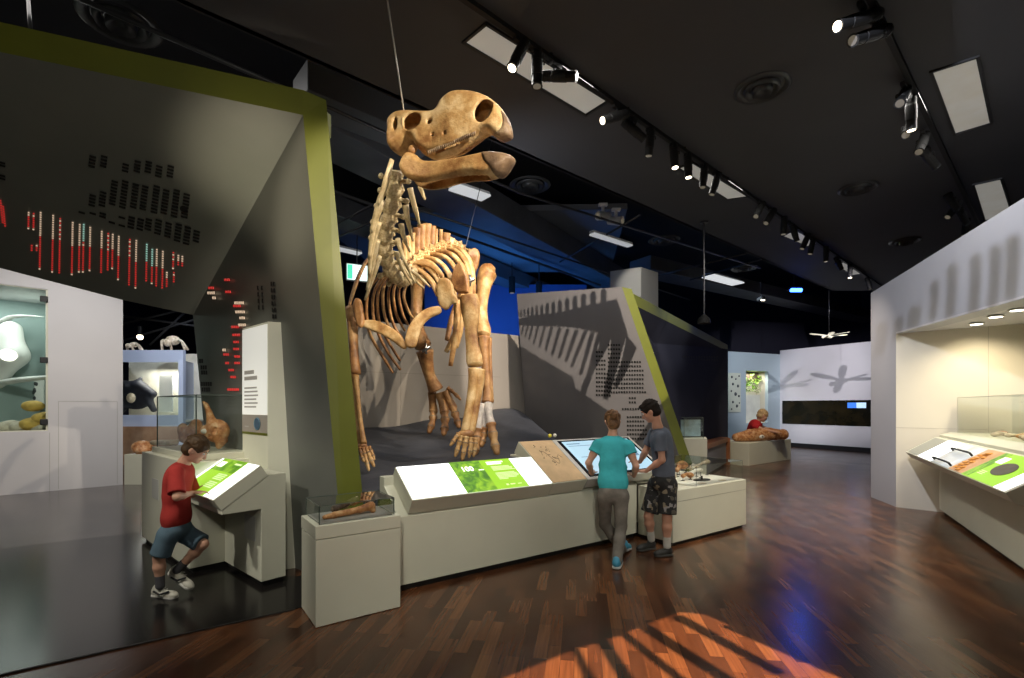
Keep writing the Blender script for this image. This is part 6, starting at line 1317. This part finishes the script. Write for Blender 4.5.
# far plinth log-like fossil
L0, L1 = P(736, 436, 12.35), P(783, 435.5, 12.75); L0.z = .66; L1.z = .70
dv = (L1-L0).normalized()
blob('long_fossil', [('c', L0, L0.lerp(L1, .3)+Z*.03, .10, .16), ('c', L0.lerp(L1, .3)+Z*.03, L0.lerp(L1, .7)+Z*.04, .16, .16), ('c', L0.lerp(L1, .7)+Z*.04, L1, .16, .13), ('e', L0.lerp(L1, .5)+Z*.11, (.3, .13, .09)), ('e', L0.lerp(L1, .15)-Z*.02, (.2, .14, .1)), ('e', L1+Z*.02, (.12, .14, .13))], .018, M['fossil_o'], 'long orange log-shaped fossil lying on the far white plinth', 'fossil', k=.03)
lf = COL.objects['long_fossil']; b = MB(); b.sphere(L0.lerp(L1, .40)+Vector((.09, -.16, .0)), (.07, .03, .05), 10, 7); b.build('white_patch', M['fossil_w'], lf, smooth=True); b = MB(); b.sphere(L0.lerp(L1, .40)+Vector((.09, -.185, .0)), (.025, .012, .02), 8, 6); b.build('dark_spot', M['fossil_d'], lf, smooth=True)
# hanging dragonfly model
dc = P(829, 336.5, 13.0)
df = thing('dragonfly_model', 'white giant dragonfly model hanging in front of the dark upper wall', 'model', dc)
bx = Vector((.93, -.3, .06)).normalized(); by = bx.cross(Z).normalized()
M['dragon'] = mat('dragonfly_cream', (.72, .70, .52), .5, var=.08)
b = MB(); a, r = spl([dc-bx*.10, dc-bx*.04, dc+bx*.03, dc+bx*.12, dc+bx*.30, dc+bx*.42], [.03, .045, .05, .022, .018, .012], 5); b.tube(a, r, 10); b.sphere(dc-bx*.13, (.045, .05, .04), 10, 7); b.build('body', M['dragon'], df, smooth=True)
def wing(tip, w, nm='wing'):
    a = dc+Z*.03; tip = Vector(tip); d = (tip-a); sdv = (bx-d.normalized()*bx.dot(d.normalized())).normalized(); n_ = d.normalized().cross(sdv); b = MB(); pts = []
    for t, ww in ((0, .15), (.15, .5), (.4, .9), (.7, 1.0), (.9, .75), (1.0, .15)): pts.append((a+d*t, ww*w))
    poly = [p+sdv*q*.5 for p, q in pts]+[p-sdv*q*.5 for p, q in pts[::-1]]
    b.prism(poly, n_*.006); b.build(nm, M['dragon'], df)
# wings in the horizontal-ish plane: two toward the camera side, two away
wing(dc-bx*.30-by*-.0+Vector((-.05, -.42, -.02)), .12); wing(dc+bx*.16+Vector((.05, -.45, .03)), .14); wing(dc-bx*.16+Vector((-.06, .45, .16)), .12); wing(dc+bx*.24+Vector((.1, .42, .16)), .14)
rod([dc+Z*.04, Vector((dc.x, dc.y, CZ))], .003, 'suspension_cable', 'hair-thin cable from the slab to the dragonfly', M['pipe'], 'cable')
# ------------------------------------------------------------ diorama behind the left window
t = thing('white_sea_creature', 'big white curved sea creature model with spread wing in the left wall window', 'model', P(2, 380, 9.3))
D_ = lambda px, py, d=9.3: P(px, py, d)
M['whale'] = mat('creature_white', (.66, .66, .64), .4, var=.08, scale=3)
g = SDF(np.array(D_(-40, 395))-.5, np.array(D_(30, 300))+.6, .03)
g.cap(D_(12, 330), D_(14, 355), .12, .22, .1); g.cap(D_(14, 355), D_(2, 378), .2, .1, .1); g.cap(D_(10, 330), D_(-15, 372), .14, .35, .15); g.cap(D_(-15, 372), D_(-40, 390), .35, .3, .1); g.build('body', M['whale'], t)
b = MB(); a, r = spl([D_(-25, 326), D_(0, 322), D_(12, 317), D_(28, 316), D_(44, 317)], [.12, .09, .08, .05, .01], 6); b.tube(a, r, 10, asp=.35, up=Z); b.build('wing', M['whale'], t, smooth=True)
b = MB(); a, r = spl([D_(-10, 385), D_(12, 381), D_(30, 379), D_(50, 377)], [.10, .12, .11, .08], 6); b.tube(a, r, 10, asp=.45, up=Z); o = b.build('curved_fin', M['whale'], smooth=True); tag(o, 'long white curved fin shelf crossing the middle of the left window', 'model')
M['yel'] = mat('ochre_rock', (.55, .36, .08), .7, var=.3, scale=8, bump=.3)
o = MB().sphere(D_(33, 406, 8.9), (.19, .12, .10), 14, 10).build('yellow_float', M['yel'], smooth=True); tag(o, 'smooth yellow oval hanging low in the left window', 'model')
for i, (px, py, r, lb) in enumerate(((42, 418, .16, 'ochre rock at the right end of the window diorama'), (32, 424, .19, 'ochre rock under the yellow oval'), (20, 427, .17, 'pale rock left of the ochre ones in the window'), (8, 428, .18, 'pale rock at the left edge of the window'), (38, 429, .12, 'small rock at the front of the window diorama'))):
    q = D_(px, py, 8.85); q.z = max(q.z, 1.0+r*.4); blob('diorama_rock', [('e', q, (r, r*.8, r*.6)), ('e', q+Vector((r*.4, 0, r*.3)), (r*.6, r*.6, r*.4)), ('e', q-Vector((r*.5, .0, r*.2)), (r*.6, r*.5, r*.4))], .02, M['yel'] if i < 2 else mat('pale_rock_%d' % i, (.5, .45, .36), .8, var=.3, scale=8), lb, 'rock', 'rocks in the window diorama', k=.03)
for i, (x0, x1) in enumerate(((-8, 8), (27, 43))):
    p, q = D_(x0, 404, 9.75), D_(x1, 404, 9.75); b = MB(); b.hexa([p, q, q+Vector((0, .03, 0)), p+Vector((0, .03, 0))]+[v+Z*.52 for v in (p, q, q+Vector((0, .03, 0)), p+Vector((0, .03, 0)))])
    t = thing('diorama_chart', ('white wall chart with dark specimens at the left of the window diorama', 'white wall chart with dark specimens behind the yellow oval')[i], 'chart', (p+q)/2); b.build('board', mat('chart_white_%d' % i, (.7, .72, .66), .5, emit=.15), t)
    for k in range(7):
        b = MB(); c_ = p.lerp(q, random.uniform(.2, .85))+Z*random.uniform(.06, .46)-Vector((0, .012, 0)); b.sphere(c_, (.03, .012, .04), 7, 5); b.build('specimen', bpy.data.materials['specimen_dark'], t)
# ------------------------------------------------------------ left background gallery seen through the gap
cx = thing('far_glass_cabinet', 'tall white cabinet coloured as blue-lit with glass front seen between the white wall and dark panel', 'display case', P(150, 470, 12.0))
A0, A1, A2 = P(100, 470, 12.0), P(183, 470, 12.0), P(197, 470, 13.2)
for v in (A0, A1, A2): v.z = 0
M['bluelit_white'] = mat('cabinet_white_bluelit', (.42, .48, .62), .5)  # white cabinet, the blue light on it put into the colour
def cab(b, p, q, z0, z1, th=.1):
    d = (q-p).normalized(); n = Vector((-d.y, d.x, 0)); b.hexa([p+Z*z0, q+Z*z0, q+n*th+Z*z0, p+n*th+Z*z0, p+Z*z1, q+Z*z1, q+n*th+Z*z1, p+n*th+Z*z1])
ztop = EYE-(350-HY)/F*12; zg1 = EYE-(362-HY)/F*12; zg0 = EYE-(415-HY)/F*12
b = MB(); cab(b, A0, A1, zg1, ztop); cab(b, P(178.5, 470, 12)*1, A1, .0, zg1) if False else None
pf_ = Vector((P(178.5, 0, 12).x, 12, 0)); cab(b, pf_, A1, 0, zg1); cab(b, A0, pf_, .95, zg0)
cab(b, A1+Vector((.001, .001, 0)), A2, 0, ztop-.25); b.build('casing', M['bluelit_white'], cx)
b = MB(); cab(b, A0+Vector((0, .9, 0)), A1+Vector((.1, .9, 0)), 0, ztop); cab(b, A0+Vector((0, .1, 0)), A1+Vector((0, .1, 0)), 1.05, 1.1, .8); b.build('inner_lining', mat('cabinet_cream', (.55, .53, .45), .6, var=.1), cx)
b = MB(); b.quad(A0+Z*zg0-Vector((0, .0, 0)), pf_+Z*zg0, pf_+Z*zg1, A0+Z*zg1); b.build('glass_pane', M['glass'], cx)
b = MB(); cab(b, A0-Vector((0, .02, 0)), pf_-Vector((0, .02, 0)), .0, .95, .1); b.build('strata_panel', mat('strata_brown', (.20, .10, .05), .6, col2=(.42, .27, .16), scale=2.5), cx)
q = P(136, 398, 12.5)
blob('trilobite_fossil', [('e', q, (.42, .08, .30)), ('e', q+Vector((-.1, 0, .24)), (.28, .09, .2)), ('c', q+Vector((.1, 0, .3)), q+Vector((.42, 0, .1)), .14, .1), ('c', q+Vector((.3, 0, 0)), q+Vector((.45, 0, -.3)), .1, .07), ('c', q+Vector((-.2, 0, .3)), q+Vector((-.45, 0, .42)), .13, .06), ('c', q+Vector((0, 0, .35)), q+Vector((.12, 0, .5)), .1, .04), ('c', q+Vector((-.3, 0, -.2)), q+Vector((-.4, 0, -.38)), .09, .06)], .025, mat('fossil_blueblack', (.012, .014, .024), .6, var=.5, scale=6), 'big blue-black shelled fossil on the wall of the far glass cabinet', 'fossil', k=.06, subs=((q+Vector((-.05, -.08, -.02)), (.12, .08, .12)),))
tf = COL.objects['trilobite_fossil']; b = MB(); b.sphere(q+Vector((-.05, -.1, 0)), (.12, .05, .13), 10, 7); b.build('pale_centre', M['fossil_p'], tf, smooth=True)
p, q2 = P(159, 412, 12.4), P(172, 412, 12.4); b = MB(); cab(b, p, q2, 0, .95, .04); o = b.build('white_text_panel', mat('cab_white', (.72, .72, .68), .5)); tag(o, 'white upright text panel inside the far glass cabinet', 'panel')
def crab(px, py, w, lb):
    d = 12.1; q = P(px, py, d); s = w*d/F; rt = thing('mounted_skeleton', lb, 'skeleton', Vector((q.x, q.y, ztop))); 
    b = MB(); b.sphere(Vector((q.x, q.y, ztop+s*.42)), (s*.3, s*.2, s*.2), 10, 7); b.sphere(Vector((q.x-s*.12, q.y-.1, ztop+s*.30)), (s*.16, s*.12, s*.16), 8, 6); b.build('trunk', M['fossil_p'], rt, smooth=True)
    for k, (x0, x1) in enumerate(((-.25, -.45), (-.1, -.05), (.2, .5), (.1, .62))):
        b = MB(); b.tube(spl([(q.x+x0*s, q.y, ztop+s*.42), (q.x+(x0+x1)/2*s*1.15, q.y-.05, ztop+s*.38), (q.x+x1*s, q.y, ztop+.01)], [.035, .028, .03], 5)[0], .03, 7); b.build('leg', M['fossil_p'], rt, smooth=True)
crab(173, 342, 24, 'bright bony skeleton with splayed legs on top of the far cabinet')
crab(134, 343, 14, 'orange small skeleton at the left on top of the far cabinet')
q = P(134, 485, 0) if False else G(134, 485); b = MB(); b.box(q+Vector((0, .2, .28)), (.36, .4, .56)); o = b.build('small_white_plinth', M['white'], bevel=.005); tag(o, 'small white plinth holding a rock at the end of the left wall', 'plinth')
blob('brown_rock', [('e', q+Vector((0, .2, .68)), (.17, .17, .12)), ('e', q+Vector((.05, .15, .62)), (.15, .14, .07))], .015, M['fossil_o'], 'lumpy brown rock on the small white plinth', 'rock', k=.03)
for i, (px0, py0, px1, py1) in enumerate(((118, 325, 190, 308), (125, 340, 200, 318), (150, 345, 185, 312), (122, 316, 196, 326))):
    rod([P(px0, py0, 14.5), P(px1, py1, 14.5)], .035, 'ceiling_pipe', ('ceiling pipe over the far cabinet, uppermost', 'ceiling pipe over the far cabinet, second', 'steep ceiling pipe over the far cabinet', 'ceiling pipe over the far cabinet sloping down right')[i], M['duct'], 'pipe')
q = P(140, 337, 13.5); t = thing('small_spotlight', 'bright lit lamp above the far glass cabinet', 'spotlight', q); b = MB(); b.cyl(q+Z*.05, q+Z*.3, .06, n=12); b.build('lamp_body', M['lampbody'], t); b = MB(); b.sphere(q, .075, 12, 8); b.build('bulb', M['lens'], t, smooth=True)
# ------------------------------------------------------------ added out-of-view gobo projectors, plates cut to throw the rib and spine shadows
def gobo(lamp, tp, tn, polys, label, frac=.07, plate_w=None):
    lamp = Vector(lamp); t = thing('added_shadow_projector', label, 'spotlight', lamp+Z*.2, None)
    hits = []
    b = MB()
    for pl in polys:
        q = []
        for (px, py) in pl:
            hpt = hitp(px, py, tp, tn); q.append(lamp+(hpt-lamp)*frac); hits.append(hpt)
        ax = (sum(q, Vector())/len(q)-lamp).normalized(); b.prism(q, ax*.0008)
    b.build('shadow_cutout_plate', M['lampbody'], t); c = sum(hits, Vector())/len(hits); ax = (c-lamp).normalized()
    b = MB(); b.tube([lamp-ax*.40, lamp-ax*.39, lamp-ax*.03, lamp-ax*.02], [.05, .075, .075, .07], 16); b.build('lamp_body', M['lampbody'], t)
    b = MB(); b.cyl(lamp-ax*.2, Vector(((lamp-ax*.2).x, (lamp-ax*.2).y, CZ)), .014, n=8); b.build('bracket', M['lampbody'], t)
    b = MB(); n_ = 10; rr = max((h_-c).length for h_ in hits)*frac*.8; rr = min(rr, .14); cc_ = lamp+(c-lamp)*frac; s1_ = ax.orthogonal().normalized()
    for w in (0, math.pi*.5, math.pi, math.pi*1.5):
        e = Quaternion(ax, w)@s1_; b.tube([lamp-ax*.02+e*.07, cc_+e*(rr+.02)], .003, 5)
    b.tube([cc_+(Quaternion(ax, k*math.pi/12)@s1_)*(rr+.02) for k in range(25)], .003, 5); b.build('plate_holder', M['lampbody'], t)
    return c
z4 = lambda X, Y: (500+X/3.978, 280+Y/3.978)
pol = [[(60, 160), (120, 142), (250, 125), (350, 100), (465, 75), (495, 170), (510, 225), (440, 228), (390, 212), (300, 190), (200, 185), (100, 182), (60, 178)]]
xs = [70, 83, 97, 112, 128, 146, 166, 188, 212, 238, 267, 298, 332, 370, 412, 452]
for i, x in enumerate(xs[:-1]):
    w = (xs[i+1]-x)*.27; yt = 118-(x-80)*.255; pol.append([(x-w, 150-(x-60)*.13), (x-w*1.1, yt+14), (x-w*.3, yt), (x+w*.8, yt+2), (x+w*1.1, yt+16), (x+w, 150-(x-60)*.13)])
for (x, y0, x2, y1, w) in ((66, 172, 58, 208, 3.5), (80, 174, 70, 214, 4), (96, 176, 84, 222, 4.5), (113, 178, 99, 232, 5), (130, 180, 115, 242, 6), (152, 182, 134, 256, 7), (178, 184, 156, 272, 8), (206, 186, 182, 285, 9), (238, 190, 207, 303, 10), (270, 194, 235, 316, 11), (305, 198, 262, 328, 12), (340, 203, 285, 350, 12), (368, 208, 320, 380, 13), (394, 212, 348, 400, 13)): pol.append([(x-w*.7, y0), (x2-w*.5, y1-8), (x2, y1), (x2+w*.6, y1-6), (x+w*.7, y0)])
pol += [[(400, 210), (445, 215), (430, 265), (375, 360), (345, 440), (328, 545), (318, 566), (300, 562), (304, 510), (322, 430), (350, 360), (392, 270)], [(440, 215), (505, 220), (480, 300), (452, 400), (430, 480), (408, 470), (425, 380), (440, 290)], [(505, 220), (545, 270), (500, 370), (465, 430), (452, 420), (480, 340)], [(20, 225), (130, 292), (290, 385), (300, 430), (430, 520), (445, 720), (20, 720)]]
pol = [[z4(*p) for p in pl] for pl in pol]
GL1 = Vector((1.2, 2.6, 4.40)); GC1 = gobo(GL1, pl_t, pnn, pol, 'added unseen black projector throwing spine shadow shapes on the dark slotted portal')
z5 = lambda X, Y: (870+X/3.987, 180+Y/3.987)
pol = []
for (x0, x1, yt, yb) in ((20, 70, 565, 700), (92, 132, 545, 640), (150, 205, 500, 590), (236, 276, 400, 560), (302, 350, 332, 550), (394, 446, 290, 535), (470, 526, 256, 508), (535, 602, 216, 480), (620, 690, 190, 470), (710, 790, 160, 450)):
    m_ = (x0+x1)/2; pol.append([z5(*p) for p in ((x0-6, yb), (x0+4, (yt+yb)/2), (x0+2, yt+26), (m_-12, yt+6), (m_+14, yt), (x1, yt+14), (x1-2, (yt+yb)/2), (x1-16, yb))])
GL2 = Vector((.8, 1.9, 4.40)); GC2 = gobo(GL2, g1, fn, pol, 'added unseen black projector throwing rib shadow shapes on the upper right display wall')
z6 = lambda X, Y: (500+X/3.413, 560+Y/3.413)
pol = [[(-1700, 1000), (-260, 520), (0, 410), (250, 308), (400, 262), (520, 213), (620, 178), (700, 186), (820, 240), (1024, 345), (1300, 460), (2400, 900), (2400, -200), (-1700, -200)]]
for (x0, y0, x1, y1, w0, w1) in ((255, 300, 310, 415, 13, 20), (345, 275, 440, 415, 20, 26), (415, 250, 630, 415, 15, 20), (480, 225, 800, 420, 22, 26), (600, 195, 960, 385, 20, 22), (760, 225, 1024, 330, 10, 16)): pol.append([(x0-w0, y0), (x0+w0, y0-w0*.5), (x1+w1, y1), (x1-w1, y1+w1*.4)])
pol = [[z6(*p) for p in pl] for pl in pol]
GL3 = Vector((2.3, 1.6, 4.42)); GC3 = gobo(GL3, Vector((0, 0, 0)), Z, pol, 'added unseen black projector casting striped light on the timber floor')
# ------------------------------------------------------------ light
SC.view_settings.view_transform = 'Standard'; SC.view_settings.look = 'None'; SC.view_settings.exposure = 0.42; SC.view_settings.gamma = 1.0; SC.view_settings.use_curve_mapping = False
w = bpy.data.worlds.new('world'); SC.world = w; w.use_nodes = True; w.node_tree.nodes['Background'].inputs[0].default_value = (.02, .022, .03, 1); w.node_tree.nodes['Background'].inputs[1].default_value = 1.0
SC.cycles.use_denoising = True; SC.cycles.max_bounces = 6; SC.cycles.transparent_max_bounces = 12; SC.cycles.sample_clamp_indirect = 4.0
def spot(loc, target, power, col=(1, .86, .68), ang=40, blend=.5, size=.03):
    l = bpy.data.lights.new('spot_lamp', 'SPOT'); o = bpy.data.objects.new('spot_lamp', l); COL.objects.link(o); o.location = loc
    l.energy = power; l.color = col; l.spot_size = math.radians(ang); l.spot_blend = blend; l.shadow_soft_size = size
    o.rotation_euler = (Vector(target)-Vector(loc)).to_track_quat('-Z', 'Y').to_euler(); return o
def area(loc, target, power, sx, sy, col=(1, .95, .88)):
    l = bpy.data.lights.new('area_lamp', 'AREA'); o = bpy.data.objects.new('area_lamp', l); COL.objects.link(o); o.location = loc
    l.energy = power; l.color = col; l.shape = 'RECTANGLE'; l.size = sx; l.size_y = sy
    o.rotation_euler = (Vector(target)-Vector(loc)).to_track_quat('-Z', 'Y').to_euler(); return o
WARM = (1, .84, .62); NEUT = (1, .94, .82); COOL = (.82, .86, 1)
ZL = 4.42
# skeleton key lights from the two tracks
spot((2.1, 1.0, ZL), P(450, 150, 3.7), 900, (1, .88, .70), 22, .5, .02)
spot((2.4, 3.6, ZL), P(440, 300, 5.2), 430, WARM, 44, .5, .02)
spot((-2.4, 1.6, ZL), P(430, 330, 5.2), 170, WARM, 36, .6, .03)
spot((.9, 4.4, ZL), P(420, 370, 7.0), 280, WARM, 50, .5, .015)
# counter / pedestal / kids
spot((.6, 1.8, ZL), (.1, 4.4, .7), 260, NEUT, 50, .8, .05)
spot((-.6, .9, ZL), (-1.1, 3.7, .6), 90, NEUT, 34, .8, .05)
spot((3.2, 3.4, ZL), (2.6, 5.6, .6), 230, NEUT, 42, .8, .04)
spot((-2.2, 1.2, ZL), (-2.4, 3.9, .7), 140, NEUT, 46, .8, .05)
spot((3.4, 5.0, ZL), K(3.6, 0, .6), 90, WARM, 26, .6, .03)
# canopy, green edge: added unseen wash from the camera side
spot((.4, -1.2, 3.2), (-2.6, 3.6, 3.4), 150, (1, .95, .82), 70, .9, .2)
spot((-1.6, 2.6, 1.2), P(262, 165, 4.3), 200, (1, .86, .62), 30, 1.0, .1)  # added lamp without fitting, stands in for reflected warm glow
# white gallery wall at left
spot((-5.0, 5.6, 4.6), (-7.6, 8.4, 1.6), 340, (1, .95, .88), 70, .8, .05)
area((-9.2, 8.9, 3.4), (-9.4, 9.2, 1.0), 26, 1.6, .8, (.95, 1, .95))
# left glass case, pillar
spot((-2.0, 3.2, 4.2), B(1.3, .4, 1.2), 60, WARM, 30, .6, .03)
spot((-3.4, 2.3, 3.6), B(.5, .5, 1.7), 60, NEUT, 26, .6, .03)
# right wall and niche
for px, py in ((976.6, 323.4), (995.8, 316), (1017.6, 309.3), (1060, 296)):
    q = P(px, py, F*(2.475-EYE)/(HY-py)); spot(q-Z*.03, q+Vector((.2, .28, -1)), 28, (1, .86, .60), 130, .8, .03)
spot((3.6, 2.6, ZL), R(1.8, .2, .6), 170, NEUT, 50, .8, .04)
spot((3.4, 5.4, 4.3), (5.6, 7.2, .8), 60, NEUT, 40, .8, .04)
# far wall and plinth
spot((5.6, 9.6, 4.5), (6.5, 12.4, .5), 330, WARM, 40, .6, .03)
spot((6.2, 12.6, 4.5), (7.6, 17, 1.8), 230, (.7, .86, 1), 70, .8, .03)
area((onwall(757).x, onwall(757).y+.22, wa-.08), (onwall(757).x, onwall(757).y+.3, wb_), 8, .4, .2, (1, .95, .8))
spot((5.9, 9.75, 4.4), (10.6, 15.7, 2.4), 950, (.95, .9, .95), 34, .6, .012)
spot((7.1, 8.4, 4.4), (9.5, 16.9, 2.5), 950, (.95, .9, .95), 34, .6, .012)
# floor
spot((4.6, 7.6, ZL), (5.0, 8.6, 0), 300, (1, .86, .72), 80, .9, .05)
spot((3.6, 3.6, ZL), (3.6, 5.2, 0), 190, (1, .82, .65), 60, .9, .05)
# lamps of the added shadow-throwing projectors
spot(GL1, P(575, 355, 8.0), 1500, (1, .86, .70), 36, .25, .0008)
spot(GL2, hitp(960, 270, g1, fn), 650, COOL, 50, .6, .003)
spot(GL3, G(720, 640), 3200, (1, .62, .36), 56, .3, .0015)
# blue void
area((-1.0, 13.0, 3.0), (0, 14.2, 5.5), 60, 2.5, .5, (.06, .32, 1))
area((2.2, 13.0, 3.2), (1.0, 15.0, 4.0), 20, 1.5, .5, (.06, .32, 1))
spot(P(794, 291, 13.0)-Vector((0, .25, .1)), (4.0, 6.0, 0), 22, (.05, .15, 1), 90, .8, .08)
# left background cabinets
spot((-6.6, 9.6, 4.8), (-8.6, 13.0, 1.5), 420, (.85, .9, 1), 70, .7, .05)
area((-8.9, 12.5, 2.4), (-8.9, 12.6, 1), 20, 1.2, .4, (1, .95, .85))
# general fill from the troffers, pointing down
for q, e in ((C(536, 70), 34), (C(960, 96), 34), (C(712, 181), 24)):
    area(q-Z*.06, q-Z*3, e, 1.4, .3, (1, .96, .9))
area((-6, 6, 6.2), (-6, 6, 0), 60, 3, 3, (1, .95, .9))
# added area lamp standing in for bounce off the show cases onto the slab
area((1.5, 3.0, .9), (2.0, 4.5, 4.6), 3, 2.5, 2.5, (1, .9, .8))
spot((2.2, 9.6, 4.5), P(640, 290, 11.2), 40, NEUT, 40, .6, .05)  # added lamp brightening the white column
spot((-3.9, 1.6, 3.5), B(.6, .2, .35), 190, NEUT, 46, .8, .05)  # added unseen lamp to lift the reading console's recess
spot((5.0, 7.0, 4.45), P(672, 316, 9.5), 260, NEUT, 36, .8, .05)  # added lamp to bring out the prow's lime top edge
area((-.6, 6.0, 3.6), (.2, 8.5, 5.4), 10, 1.5, .6, (.85, .9, 1))  # added unseen lamp to reveal the dark ducts
spot((.2, 3.4, 4.4), R(2.0, .02, .3), 300, NEUT, 26, .7, .03)  # added lamp brightening the front of the right plinth
spot((.3, -4.6, 4.3), (.2, 4.4, .5), 520, (1, .96, .84), 32, .8, .06)  # added unseen lamp behind the camera for counters and children
